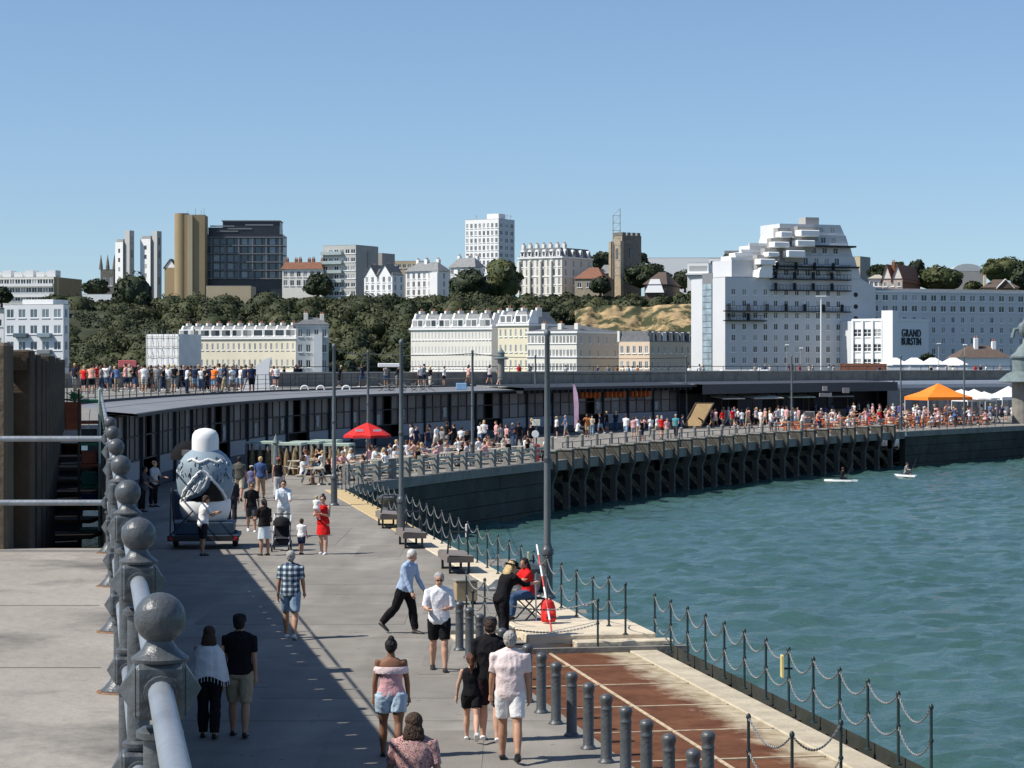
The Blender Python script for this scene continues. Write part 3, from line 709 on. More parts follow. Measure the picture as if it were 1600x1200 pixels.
for i in range(0, i2):
    q = shp[i]; t = (shp[i + 1] - q).normalized(); a = math.atan2(t.y, t.x); base = (q.x - S0.x, q.y - S0.y, 0)
    c_ = link('column', colm, shed, base, a)
    door = (i % 4 == 2)
    g = link('glazing_bars', bf, shed, base, a)
    for k in range(3):
        if door and k == 1: continue
        link('pane', pane, g, (k * wd / 3, 0, 0)); link('pane', pane2, g, (k * wd / 3, 0, 0))
    if not door: link('lower_panel', pnl_me, shed, base, a)
    link('plinth_panel', pnl3, shed, base, a)
    if rnd.random() < .45: link('poster', post_me, c_, (rnd.choice((0, 1.5, 3)), 0, rnd.uniform(-.2, .2)))
    xp = q.x / q.y * F + 800
    if 890 < xp < 985: link('hanging_orange_lanterns', disp_me, shed, base, a)
# dark inside walls and floor of the open bays
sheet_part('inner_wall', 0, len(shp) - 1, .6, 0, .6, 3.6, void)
for i in range(i2, i3 + 4):
    q = shp[min(i, len(shp) - 1)]; t = (shp[min(i + 1, len(shp) - 1)] - shp[min(i, len(shp) - 2)]).normalized(); link('column', colm, shed, (q.x - S0.x, q.y - S0.y, 0), math.atan2(t.y, t.x))
# far curved roof hall at the right end with windows
P = offset(shp, -1.2)
hall = empty('arched_hall', (P[i3].x, P[i3].y, 0), 0, 'grey curved roof hall with tall narrow windows behind the orange gazebo', 'hall')
O_ = P[i3]
seg = P[i3:]
mb = MB()
v, f = strip([q - O_ for q in seg], .1, [q - O_ for q in seg], 3.0); mb.add(v, f); mb.build('wall', mat('hall_grey', (.16, .17, .18), .6), hall)
for z0, z1, a_, b_ in ((3.0, 3.35, 0, .25), (3.35, 3.6, .25, .9), (3.6, 3.7, .9, 2.2)):
    Q1 = [q - O_ for q in offset(seg, a_)]; Q2 = [q - O_ for q in offset(seg, b_)]
    mb = MB(); v, f = strip(Q1, z0, Q2, z1); mb.add(v, f); mb.build('roof', mat('hall_roof', (.22, .24, .26), .35, var=.1), hall)
wn = MB(); wn.box(0, .95, -.06, -.02, .3, 2.4, 0); wn.box(-.08, 0, -.08, 0, .2, 2.5, 1); wn.box(.95, 1.03, -.08, 0, .2, 2.5, 1); wn.box(-.08, 1.03, -.08, 0, 2.4, 2.5, 1); wn_me = wn.mesh('window', [glass, roofmetal])
hh = resample([tuple(q) for q in seg], 2.2)
for i in range(1, len(hh) - 1):
    t = (hh[i + 1] - hh[i]).normalized(); link('window', wn_me, hall, (hh[i].x - O_.x, hh[i].y - O_.y, 0), math.atan2(t.y, t.x))
# drooping corner awning
q = shp[i3]
MB().add([(0, 0, 3.55), (-3, -1.5, 3.0), (-.5, -3.2, 3.1), (1.5, -1.5, 3.75), (0, 0, 3.45), (-3, -1.5, 2.9), (-.5, -3.2, 3.0), (1.5, -1.5, 3.65)], [(0, 1, 2, 3), (7, 6, 5, 4), (0, 4, 5, 1), (1, 5, 6, 2), (2, 6, 7, 3), (3, 7, 4, 0)]).build('tilted_awning', greywood, loc=(q.x, q.y, 0), label='tilted grey awning sheet at the end of the dark shed canopy', cat='awning')

# ------------------------------------------------------------------ parapet of the upper promenade
pp_ = resample([tuple(p) for p in PARA], 3.0)
par = empty('upper_parapet', (pp_[0].x, pp_[0].y, DECK), 0, 'long grey concrete parapet wall along the back of the upper promenade', 'parapet')
for i in range(len(pp_) - 1):
    a, b = pp_[i] - pp_[0], pp_[i + 1] - pp_[0]; d = (b - a).normalized(); a2, b2 = a + d * .02, b - d * .02
    MB().bar((a2.x, a2.y, .5), (b2.x, b2.y, .5), .3, 1.0).build('panel', concrete, par)
    MB().bar((a.x, a.y, 1.05), (b.x, b.y, 1.05), .42, .1).build('coping', mat('pale_coping', (.42, .41, .38), .9, var=.1), par)
    if i % 2 == 0: MB().bbox(-.25, .25, -.24, -.12, 0, .98, .02).build('pilaster', concrete, par, (a.x, a.y, 0), math.atan2(d.y, d.x))
pr = empty('parapet_handrail', (pp_[0].x, pp_[0].y, DECK + 1.1), 0, 'thin dark handrail on short stanchions on top of the parapet', 'handrail')
st_me = MB().box(-.025, .025, -.025, .025, 0, .42).mesh('stanchion', blackm)
for i in range(0, len(pp_) - 1):
    a, b = pp_[i] - pp_[0], pp_[i + 1] - pp_[0]
    if 8 < i:
        MB().tube([(a.x, a.y, .4), (b.x, b.y, .4)], .035, 6).build('rail', blackm, pr)
        link('stanchion', st_me, pr, (a.x, a.y, 0))
# front fence of the upper deck on the left
fr = [q for q in offset(SHED, 2.5) if q.y > 90]; fr = resample([tuple(q) for q in fr if q.x / q.y * F + 800 < 640], 1.6)
fe = empty('deck_fence', (fr[0].x, fr[0].y, DECK), 0, 'dark square meshed fence in front of the crowd on the upper deck', 'fence')
pm = MB().box(-.02, .02, -.02, .02, 0, 1.08).mesh('post', blackm)
for i in range(len(fr) - 1):
    a, b = fr[i] - fr[0], fr[i + 1] - fr[0]; link('post', pm, fe, (a.x, a.y, 0))
    for z in (.25, .52, .79, 1.06): MB().tube([(a.x, a.y, z), (b.x, b.y, z)], .013, 4).build('wire', blackm, fe)
# ------------------------------------------------------------------ building kit
WIN = {}
def win_mesh(w_, h_, gl=glass, fr=white_b, bars=1, rail=False):
    k = (round(w_, 2), round(h_, 2), gl.name, fr.name, bars, rail)
    if k in WIN: return WIN[k]
    m = MB(); t = max(.07, w_ * .06)
    m.box(0, w_, .10, .16, 0, h_, 0)
    for x in ((0, t), (w_ - t, w_)): m.box(x[0], x[1], .02, .10, 0, h_, 1)
    for z in ((0, t), (h_ - t, h_)): m.box(t, w_ - t, .02, .10, z[0], z[1], 1)
    if bars: m.box(w_ / 2 - t / 2, w_ / 2 + t / 2, .03, .09, t, h_ - t, 1)
    if bars > 1: m.box(t, w_ - t, .035, .085, h_ / 2 - t / 2, h_ / 2 + t / 2, 1)
    m.box(-.12, w_ + .12, -.14, .02, -.14, -.01, 1)
    WIN[k] = m.mesh('window', [gl, fr]); return WIN[k]

def facade(mb, wins, x0, x1, z0, z1, cols, rows, ww, wh, rec=.25, mi=0, M=None, marg=None):
    """wall face in the xz plane (y=0, outside is -y) with recessed openings; cols, rows are centre positions"""
    xs = [x0] + [v for c in cols for v in (c - ww / 2, c + ww / 2)] + [x1]
    zs = [z0] + [v for r in rows for v in (r - wh / 2, r + wh / 2)] + [z1]
    for i in range(len(xs) - 1):
        if xs[i + 1] - xs[i] < 1e-4: continue
        for j in range(len(zs) - 1):
            a, b, c, d = xs[i], xs[i + 1], zs[j], zs[j + 1]
            if d - c < 1e-4: continue
            if i % 2 and j % 2:
                mb.add([(a, 0, c), (b, 0, c), (b, 0, d), (a, 0, d), (a, rec, c), (b, rec, c), (b, rec, d), (a, rec, d)],
                       [(0, 4, 5, 1), (1, 5, 6, 2), (2, 6, 7, 3), (3, 7, 4, 0), (4, 7, 6, 5)], mi, M)
                wins.append((a, c))
            else: mb.add([(a, 0, c), (b, 0, c), (b, 0, d), (a, 0, d)], [(0, 1, 2, 3)], mi, M)

def cen(a, b, n, pad=.5):
    s = (b - a) / n if n else 0
    return [a + s * (k + .5) for k in range(n)]

class Bld:
    """front face from pixel xa to xb whose near corner stands at distance Y, turned by th degrees;
       th<0 faces left (its right side shows to pixel xc); th>0 faces right (its left side shows to pixel xc)"""
    def __init__(s, name, label, xa, xb, xc, ytop, Y, th, zb=0.5, cat='building', group=None, dep=None):
        s.th = R(th); c, sn = math.cos(s.th), math.sin(s.th); s.Y = Y
        ka, kb, kc = (xa - 800) / F, (xb - 800) / F, (xc - 800) / F
        if th <= 0:      # near corner is the right one
            P = Vector((kb * Y, Y)); s.w = (P.x - ka * P.y) / (c - ka * sn); O = P - Vector((c, sn)) * s.w
            s.d = dep or ((kc * P.y - P.x) / (-sn - kc * c) if xc > xb + .5 else 12)
        else:
            O = Vector((ka * Y, Y)); s.w = (kb * O.y - O.x) / (c - kb * sn)
            s.d = dep or ((kc * O.y - O.x) / (-sn - kc * c) if xc < xa - .5 else 12)
        s.d = max(2.0, min(abs(s.d), 40)); s.zb = zb; s.h = PZ(ytop, Y) - zb
        s.root = empty(name, (O.x, O.y, zb), s.th, label, cat, group); s.np = 0
    def wins(s, lst, me, M=None, name='window'):
        for (a, c) in lst:
            o = link(name, me, s.root)
            if M is None: o.location = (a, 0, c)
            else: o.matrix_local = M @ Matrix.Translation((a, 0, c))
    def ML(s): return Matrix.Translation((0, s.d, 0)) @ Matrix.Rotation(R(-90), 4, 'Z')         # left side, local x runs from the back to the front
    def MR(s): return Matrix.Translation((s.w, 0, 0)) @ Matrix.Rotation(R(90), 4, 'Z')          # right side
    def z(s, y): return PZ(y, s.Y) - s.zb
    def body(s, wm, cols=0, rows=0, ww=1.1, wh=1.5, z0=None, z1=None, sc=0, sr=None, gl=glass, fr=white_b, side=None, bars=1, rowz=None, colx=None, sww=None, top=True, h=None, fl=None, rec=.25):
        h = h or s.h; sr = rows if sr is None else sr
        z0 = 0 if z0 is None else z0; z1 = h if z1 is None else z1
        rz = rowz if rowz is not None else cen(z0, z1, rows); cx = colx if colx is not None else cen(0, s.w, cols)
        mb = MB(); wl_ = []; facade(mb, wl_, 0, s.w, 0, h, cx, rz, ww, wh, rec)
        mb.build('front_wall', wm, s.root)
        if wl_: s.wins(wl_, win_mesh(ww, wh, gl, fr, bars))
        sm = side or wm
        for nm, M, vis in (('side_wall', s.ML(), s.th > 0), ('side_wall', s.MR(), s.th <= 0)):
            mb = MB(); wl_ = []
            if vis and sc: facade(mb, wl_, 0, s.d, 0, h, cen(0, s.d, sc), rz if sr == rows else cen(z0, z1, sr), sww or ww, wh, rec, 0, None)
            else: mb.add([(0, 0, 0), (s.d, 0, 0), (s.d, 0, h), (0, 0, h)], [(0, 1, 2, 3)])
            o = mb.build(nm, sm, s.root); o.matrix_local = M
            if wl_: s.wins(wl_, win_mesh(sww or ww, wh, gl, fr, bars), M)
        MB().add([(0, s.d, 0), (s.w, s.d, 0), (s.w, s.d, h), (0, s.d, h)], [(3, 2, 1, 0)]).build('back_wall', sm, s.root)
        if top: MB().box(.0, s.w, 0, s.d, h - .02, h + .12).build('roof_slab', mat('flat_roof', (.3, .3, .3), .9), s.root)
        return s
    def parapet(s, m_, hh=.6, o=.12, z=None):
        z = s.h + .13 if z is None else z
        for a in ((-o, s.w + o, -o, .25), (-o, s.w + o, s.d - .25, s.d + o), (-o, .25, .26, s.d - .26), (s.w - .25, s.w + o, .26, s.d - .26)):
            MB().box(*a, z - .3, z + hh - .3).build('parapet', m_, s.root)
        return s
    def band(s, m_, z, t=.25, o=.15):
        MB().box(-o, s.w + o, -o, -.003, z, z + t).build('string_course', m_, s.root)
        if s.th > 0: MB().box(-o, -.003, 0, s.d, z, z + t).build('string_course', m_, s.root)
        else: MB().box(s.w + .003, s.w + o, 0, s.d, z, z + t).build('string_course', m_, s.root)
        return s
    def hip(s, m_, hh, o=.4, z=None, ridge=.3, x0=None, x1=None):
        z = s.h + .13 if z is None else z; x0 = -o if x0 is None else x0; x1 = s.w + o if x1 is None else x1
        y0, y1 = -o, s.d + o; r = min((y1 - y0) / 2, (x1 - x0) / 2) * (1 - ridge) ; ym = (y0 + y1) / 2
        xa, xb = x0 + r, x1 - r
        vs = [(x0, y0, z), (x1, y0, z), (x1, y1, z), (x0, y1, z), (xa, ym - .01, z + hh), (xb, ym - .01, z + hh), (xb, ym + .01, z + hh), (xa, ym + .01, z + hh)]
        MB().add(vs, [(0, 1, 5, 4), (1, 2, 6, 5), (2, 3, 7, 6), (3, 0, 4, 7), (4, 5, 6, 7), (0, 3, 2, 1)]).build('roof', m_, s.root); return s
    def mansard(s, m_, hh, inset=1.2, z=None, o=.0):
        z = s.h + .13 if z is None else z; x0, x1, y0, y1 = -o, s.w + o, -o, s.d + o; i = inset
        vs = [(x0, y0, z), (x1, y0, z), (x1, y1, z), (x0, y1, z), (x0 + i, y0 + i, z + hh), (x1 - i, y0 + i, z + hh), (x1 - i, y1 - i, z + hh), (x0 + i, y1 - i, z + hh)]
        MB().add(vs, [(0, 1, 5, 4), (1, 2, 6, 5), (2, 3, 7, 6), (3, 0, 4, 7), (4, 5, 6, 7), (0, 3, 2, 1)]).build('roof', m_, s.root); return s
    def gable(s, m_, wm, x0, x1, hh, y0=-.0, y1=None, z=None, o=.3):      # ridge running back, gable to the front
        z = s.h + .1 if z is None else z; y1 = s.d if y1 is None else y1; xm = (x0 + x1) / 2
        MB().add([(x0, y0, z - .12), (x1, y0, z - .12), (xm, y0, z + hh - .12), (x0, y0 + .3, z - .12), (x1, y0 + .3, z - .12), (xm, y0 + .3, z + hh - .12)], [(0, 1, 2), (5, 4, 3), (0, 2, 5, 3), (2, 1, 4, 5)]).build('gable', wm, s.root)
        k = hh / ((x1 - x0) / 2)
        mb = MB()
        for sg, xe in ((-1, x0), (1, x1)):
            xo = xe + sg * o; zo = z - o * k
            a, b, c, d = (xm, y0 - o, z + hh), (xo, y0 - o, zo), (xo, y1, zo), (xm, y1, z + hh)
            vs = [a, b, c, d] + [(p[0], p[1], p[2] + .22) for p in (a, b, c, d)]
            mb.add(vs, [(0, 1, 2, 3), (7, 6, 5, 4), (0, 4, 5, 1), (1, 5, 6, 2), (2, 6, 7, 3), (3, 7, 4, 0)])
        mb.build('roof', m_, s.root); return s
    def chimney(s, x, y, z, hh=2.2, w_=.9, d_=1.2, m_=cream2, pots=2):
        c = MB().bbox(-w_ / 2, w_ / 2, -d_ / 2, d_ / 2, 0, hh, .04).build('chimney', m_, s.root, (x, y, z))
        for k in range(pots): MB().lathe([(.14, hh), (.11, hh + .5)], c=((k - (pots - 1) / 2) * .4, 0, 0), n=8).build('chimney_pot', mat('terracotta', (.32, .15, .09), .8), c)
        return s
    def block(s, nm, x0, x1, y0, y1, z0, z1, m_, **k): return MB().box(x0, x1, y0, y1, z0, z1).build(nm, m_, s.root)
    def px(s, x):     # pixel column -> local x along the front
        k = (x - 800) / F; c, sn = math.cos(s.th), math.sin(s.th); O = s.root.location
        return (O.x - k * O.y) / (k * sn - c)

# ------------------------------------------------------------------ the great white hotel
ht = Bld('stepped_hotel', 'huge white stepped hotel shaped like a ship with black balconies and a named side wing', 1133, 1345, 1080, 433, 470, 21, 0.3, 'hotel')
def hrow(y): return ht.z(y)
rows = [hrow(y) for y in (563, 545.5, 527.5, 510, 492, 473.5, 455.5)]
colpx = [1146, 1163, 1180, 1196, 1212, 1228.5, 1245, 1262, 1278, 1294, 1310]
cols = [ht.px(x) for x in colpx]
ht.body(hotelw, colx=cols, rowz=rows, ww=.98, wh=1.3, top=True, rec=.3)
# glazed stair strip on the lit flank, dark joint
M = ht.ML(); u = ht.d
mb = MB()
for k in range(16):
    z = 1 + k * (ht.h - 2) / 16
    mb.box(u * .36, u * .62, -.14, .10, z, z + (ht.h - 2) / 16 - .15, 0, M)
mb.build('stair_glazing', mat('stair_glass', (.28, .36, .40), .25, var=.3, scale=.5), ht.root)
MB().box(u * .34, u * .64, -.05, .06, 0, ht.h + 1.1, 0, M).build('stair_frame', officerib, ht.root)
def tier(y0, y1, pa, pb, pa2=None, pb2=None, dy=.0, nm='upper_storey', wins=(), ww=1.2, wh=1.3):
    """storey between pixel rows y0 (lower) and y1, left/right edges in pixels at bottom and top"""
    z0, z1 = hrow(y0), hrow(y1); pa2 = pa if pa2 is None else pa2; pb2 = pb if pb2 is None else pb2
    xa, xb, xa2, xb2 = ht.px(pa), ht.px(pb), ht.px(pa2), ht.px(pb2)
    zc = (z0 + z1) / 2; wl_ = []; 
    mb = MB(); xl, xr = max(xa, xa2), min(xb, xb2)
    Mt = Matrix.Translation((0, dy, 0))
    facade(mb, wl_, xl, xr, z0, z1, [ht.px(x) for x in wins], [zc] if wins else [], ww, wh, .3, 0, Mt)
    mb.add([(xa, dy, z0), (xl, dy, z0), (xl, dy, z1), (xa2, dy, z1)], [(0, 1, 2, 3)]); mb.add([(xr, dy, z0), (xb, dy, z0), (xb2, dy, z1), (xr, dy, z1)], [(0, 1, 2, 3)])
    D = 11
    mb.add([(xa, dy, z0), (xa2, dy, z1), (xa2, D, z1), (xa, D, z0)], [(0, 1, 2, 3)]); mb.add([(xb, dy, z0), (xb, D, z0), (xb2, D, z1), (xb2, dy, z1)], [(0, 1, 2, 3)])
    mb.add([(xa, D, z0), (xa2, D, z1), (xb2, D, z1), (xb, D, z0)], [(0, 1, 2, 3)]); mb.add([(xa2, dy, z1), (xb2, dy, z1), (xb2, D, z1), (xa2, D, z1)], [(0, 1, 2, 3)])
    mb.build(nm, hotelw, ht.root)
    ht.wins([(a, c) for a, c in wl_], win_mesh(ww, wh, glass, white_b, 1), Mt)
z433 = 433
tier(432.8, 414.5, 1201, 1345, 1203, 1341.5, 0.0, wins=[1212, 1228.5, 1245, 1262, 1278, 1294, 1310], wh=1.5)
tier(414.4, 397, 1219, 1341.5, 1228, 1337, .6, wins=[1261, 1278, 1294, 1310], wh=1.6)
tier(396.9, 379.5, 1219, 1337, 1226, 1332.5, 1.2, wins=[1276, 1293, 1310])
tier(379.4, 363, 1222, 1332.5, 1226, 1328, 1.8, wins=[1293, 1309])
tier(362.9, 346, 1226, 1328, 1226, 1321, 2.2, wins=[1291, 1309])
MB().box(0, 3.2, 4, 7, 0, 1.6).build('roof_tank', gconc, ht.root, (ht.px(1273), 0, hrow(346)))
# ledges between storeys
for y, a, b in ((381, 1268, 1336), (414, 1206, 1341)):
    MB().box(ht.px(a), ht.px(b), -.6, 1.6, hrow(y) - .25, hrow(y) + .12).build('dark_ledge', blackm, ht.root)
# curved white balcony boxes stepping up the left shoulder
bal = [(1217, 1235, 358, 370, 0), (1246, 1276, 355, 368, -.5), (1205, 1229, 374.5, 386, -.4), (1239, 1267, 371.5, 384, -1.0), (1194, 1212, 391, 401, -.8), (1223, 1250, 388, 402, -1.5), (1181, 1205, 402, 414, -1.0)]
for a, b, t, bo, dy in bal:
    MB().bbox(ht.px(a), ht.px(b), dy - 1.0, dy + 1.6, hrow(bo) + .1, hrow(t) - .25, .15).build('balcony_box', white_b, ht.root)
    MB().box(ht.px(a) + .3, ht.px(b) + .6, dy + 1.0, dy + 3.0, hrow(bo) - .7, hrow(t) + .6).build('recess_panel', gconc, ht.root)
# left shoulder: stepped terraces and rounded shell
for a, b, t, dy in ((1150, 1204, 405, 2.0), (1163, 1204, 397, 4), (1176, 1212, 391, 5), (1192, 1222, 380, 6)):
    MB().box(ht.px(a), ht.px(b), dy, 11, hrow(434), hrow(t)).build('terrace_step', hotelw, ht.root)
    MB().box(ht.px(a) - .3, ht.px(b), dy - .35, dy - .1, hrow(t), hrow(t) + .5).build('terrace_rail', white_b, ht.root)
mb = MB(); n = 14; poly = [(ht.px(1182), hrow(433)), (ht.px(1203), hrow(433))] + [(ht.px(1203) , hrow(411))] + [(ht.px(1203) - (ht.px(1203) - ht.px(1182)) * math.sin(k / n * 1.57), hrow(433) + (hrow(411) - hrow(433)) * math.cos(k / n * 1.57) ** .6) for k in range(1, n)]
mb.slab(poly, -1.2, 2).build('curved_shell', white_b, ht.root)
# black balconies
for y, a, b in ((419.5, 1205, 1326), (434.5, 1203, 1326), (452, 1203, 1326), (485.5, 1130, 1326), (500.5, 1130, 1194)):
    xa, xb = ht.px(a), ht.px(b); z = hrow(y)
    b_ = MB().box(xa, xb, -1.25, -.003, z - .18, z + .05).build('balcony', blackm, ht.root)
    mb = MB(); x = xa
    while x < xb: mb.box(x, x + .05, -1.25, -1.2, z + .05, z + 1.0); x += .8
    mb.box(xa, xb, -1.26, -1.19, z + 1.0, z + 1.08); mb.build('balustrade', blackm, b_)
    mb = MB(); x = xa + 1
    while x < xb: mb.box(x, x + .12, -1.2, -.01, z + .05, z + 1.5); x += 4.4
    mb.build('divider', blackm, b_)['kind'] = 'stuff'
# sloping right flank of the ship
zt = hrow(432); mb = MB(); xa = ht.px(1345); xb = ht.px(1368); D = 11
mb.add([(xa, 0.02, 0), (xb, .02, 0), (xb, .02, hrow(446)), (xa, .02, zt)], [(0, 1, 2, 3)]); mb.add([(xb, .02, 0), (xb, D, 0), (xb, D, hrow(446)), (xb, .02, hrow(446))], [(0, 1, 2, 3)]); mb.add([(xa, .02, zt), (xb, .02, hrow(446)), (xb, D, hrow(446)), (xa, D, zt)], [(0, 1, 2, 3)])
mb.build('sloping_flank', hotelw, ht.root)
for y in (458, 477, 496): MB().lathe([(.5, 0), (.5, .1)], n=12, M=Matrix.Rotation(R(90), 4, 'X')).build('round_vent', blackm, ht.root, (ht.px(1337), -.0, hrow(y)))
# right wing
xw = ht.px(1369); wcol = [1372 + 15.15 * k for k in range(19)]
wing = MB(); wl1 = []; x1 = ht.px(1668); T = hrow(453)
wc = [ht.px(x) for x in wcol]
zr = [hrow(y) for y in (461.5, 479)]; zr2 = [hrow(y) for y in (497, 513.5, 531, 548)]
facade(wing, wl1, xw, x1, hrow(488), T, wc, sorted(zr), 1.45, 1.35, .3, 0, Matrix.Translation((0, 1.0, 0)))
ht.wins(wl1, win_mesh(1.45, 1.35, glass, white_b, 1), Matrix.Translation((0, 1.0, 0)))
wl2 = []; facade(wing, wl2, xw, x1, 0, hrow(488), wc, sorted(zr2), .9, 1.3, .3, 0, Matrix.Translation((0, 1.0, 0)))
ht.wins(wl2, win_mesh(.9, 1.3, glass, white_b, 1), Matrix.Translation((0, 1.0, 0)))
wing.add([(xw, 1, T), (x1, 1, T), (x1, 13, T), (xw, 13, T)], [(0, 1, 2, 3)]); wing.add([(xw, 1, 0), (xw, 1, T), (xw, 13, T), (xw, 13, 0)], [(0, 1, 2, 3)])
wing.build('right_wing_wall', hotelw, ht.root)
MB().box(xw, x1, .85, 1.25, T, T + .35).build('wing_coping', white_b, ht.root)
MB().box(xw, x1, 3, 3.2, T, T + .9).build('roof_screen', gconc, ht.root)
# lower annex with the name on its shaded side
an = Bld('tmp', None, 1332, 1394, 1451, 500, 452, -38, 0.3)
an.root.name = 'annex'; ar = an.root
for k in ('label', 'category'):
    if k in ar: del ar[k]
ach = []
an.body(mat('annex_white', (.80, .80, .78), .8, var=.03, scale=.2), cols=4, rows=4, ww=2.1, wh=1.6, z0=1.0, z1=an.h - 1.0, fr=white_b, bars=2)
MB().box(an.w - 2.2, an.w + .3, -.35, 2, 0, an.h + 1.9).build('stair_tower', white_b, ar)
for k in range(4): MB().box(-.1 + k * an.w / 4, .35 + k * an.w / 4, -.35, -.003, 0, an.h).build('pier', white_b, ar)
an.parapet(white_b, .5)
def text_mesh(txt, size, name, m_, ext=.06, off=.0):
    cu = bpy.data.curves.new(name, 'FONT'); cu.body = txt; cu.size = size; cu.extrude = ext; cu.offset = off; cu.align_x = 'CENTER'; cu.space_character = 1.12
    o = bpy.data.objects.new(name, cu); COL.objects.link(o); dg = bpy.context.evaluated_depsgraph_get()
    me = bpy.data.meshes.new_from_object(o.evaluated_get(dg)); bpy.data.objects.remove(o); me.materials.clear(); me.materials.append(m_); return me
for t_, z in (('GRAND', an.z(525.5)), ('BURSTIN', an.z(538.5))):
    o = link('sign_lettering', text_mesh(t_, 2.15 if t_ == 'GRAND' else 2.1, 'lettering', mat('sign_navy', (.012, .03, .05), .6), .08, .018), ar)
    o.matrix_local = an.MR() @ Matrix.Translation((an.d * .51, -.1, z)) @ Matrix.Rotation(R(90), 4, 'X') @ Matrix.Diagonal((1.0 if t_ == 'GRAND' else .92, 1, 1, 1))
# annex is part of the hotel: hand its pieces over
W = (Matrix.Translation(ht.root.location) @ Matrix.Rotation(ht.th, 4, 'Z')).inverted() @ (Matrix.Translation(ar.location) @ Matrix.Rotation(an.th, 4, 'Z'))
for ch in CHILD(ar):
    ml = ch.matrix_local.copy() if ch.matrix_local != Matrix() else Matrix()
    ml = Matrix.LocRotScale(ch.location, ch.rotation_euler, ch.scale) if ml == Matrix() else ml
    ch.parent = None; setpar(ch, ht.root); ch.matrix_local = W @ Matrix.LocRotScale(ch.location, ch.rotation_euler, ch.scale)
bpy.data.objects.remove(ar)
MB().box(ht.px(1312), ht.px(1338), -9, 0, 0, hrow(501)).build('link_block', hotelw, ht.root)
# small chimneyed house before the wing, marquees
hs = Bld('white_cottage', 'small white house with brown hipped roof and two white chimneys before the hotel wing', 1500, 1578, 1500, 560, 400, 4, 0.5, 'house', dep=8)
hs.body(white_b, 3, 1, 1.0, 1.3, top=False); hs.hip(brntile, 2.2); hs.chimney(hs.px(1532), 3, hs.h + 1, 2.6, .7, .8, white_b); hs.chimney(hs.px(1560), 3, hs.h + 1, 2.0, .7, .8, white_b)
for i, (xa, xb) in enumerate(((1386, 1420), (1421, 1450), (1452, 1478), (1482, 1512))):
    b = Bld('marquee', ('long white marquee behind the parapet under the sign wall', 'white marquee right of the long one behind the parapet', 'white marquee with pale roof under the hotel wing windows', 'rightmost white marquee before the white cottage')[i], xa, xb, xa, 571, 330, 3, 0.5, 'marquee', 'white marquees behind the parapet', dep=6)
    b.body(whitecan, 0, 0, top=False); b.hip(whitecan, 1.0, .1)

# ------------------------------------------------------------------ seafront terraces
def terrace(name, label, xa, xb, xc, ycorn, Y, th, bays, wm, ytop, rows=3, nx=3, side=None, colnn=True, yroof=None, bay_m=None, group=None, sc=0):
    b = Bld(name, label, xa, xb, xc, ycorn, Y, th, 0.5, 'terrace', group)
    n = bays * nx; b.body(wm, n, rows, b.w / n * .42, 1.55, z0=3.4 if rows < 4 else .5, z1=b.h - .2, side=side, sc=sc, bars=1)
    b.band(white_b, b.h - .35, .4, .3); b.band(white_b, 3.2, .25, .2)
    rh = b.z(ytop) - b.h; b.mansard(slate_l, rh, 1.6)
    bw = b.w / bays
    dm = MB(); dm.box(-.75, .75, -.1, 1.4, 0, 1.7, 1); dm.box(-.5, .5, -.16, -.1, .25, 1.45, 0); dm_me = dm.mesh('dormer', [glass, white_b])
    fin = MB(); fin.add([(-.2, -.1, 0), (.2, -.1, 0), (.2, .6, 1.2), (-.2, .6, 1.2), (-.2, 1.6, rh + .2), (.2, 1.6, rh + .2), (.2, 3.6, rh + .2), (-.2, 3.6, rh + .2), (-.2, 3.6, 0), (.2, 3.6, 0)],
            [(0, 1, 2, 3), (3, 2, 5, 4), (4, 5, 6, 7), (7, 6, 9, 8), (0, 3, 4, 7, 8), (1, 9, 6, 5, 2)]); fin_me = fin.mesh('party_wall', white_b)
    for k in range(bays + 1):
        x = min(max(k * bw, .2), b.w - .2); f_ = link('party_wall', fin_me, b.root, (x, 0, b.h + .14))
        b.chimney(x, 4.0, b.h + rh * .6, rh * .4 + .9, .5, 1.8, cream2, 2)
        if k < bays:
            for q in range(2): link('dormer', dm_me, b.root, (k * bw + bw * (.3 + .4 * q), .15, b.h + .2))
    if colnn:   # ground floor veranda
        MB().box(-.1, b.w + .1, -1.6, -.003, 3.0, 3.18).build('veranda_roof', roofdark, b.root)
        cm = MB().box(-.12, .12, -1.5, -1.3, 0, 3.0).mesh('veranda_post', white_b)
        for k in range(n + 1): link('veranda_post', cm, b.root, (k * b.w / n, 0, 0))
    return b
tA = terrace('seafront_terrace', 'long cream terrace with many party wall chimneys below the wooded slope at left', 279, 462, 513, 527, 500, -24, 11, mat('warm_cream', (.74, .68, .52), .85, var=.08, scale=.2), 510, 2, 2, side=white)
pv = Bld('terrace_end_house', 'pale grey tall end house with bay windows closing the long cream terrace', 463, 513, 463, 508, 494, 4, .5, 'house', dep=10)
pv.body(mat('pale_grey_render', (.52, .54, .53), .85, var=.05, scale=.3), 4, 4, 1.0, 1.7); pv.hip(slate, 1.6); pv.band(white_b, pv.h - .3); pv.chimney(2, 4, pv.h + .5, 2.2); pv.chimney(5.5, 4, pv.h + .5, 2.0)
pv.block('bay_front', 3.8, 5.6, -1.2, -.003, 0, pv.h - 2, white_b)
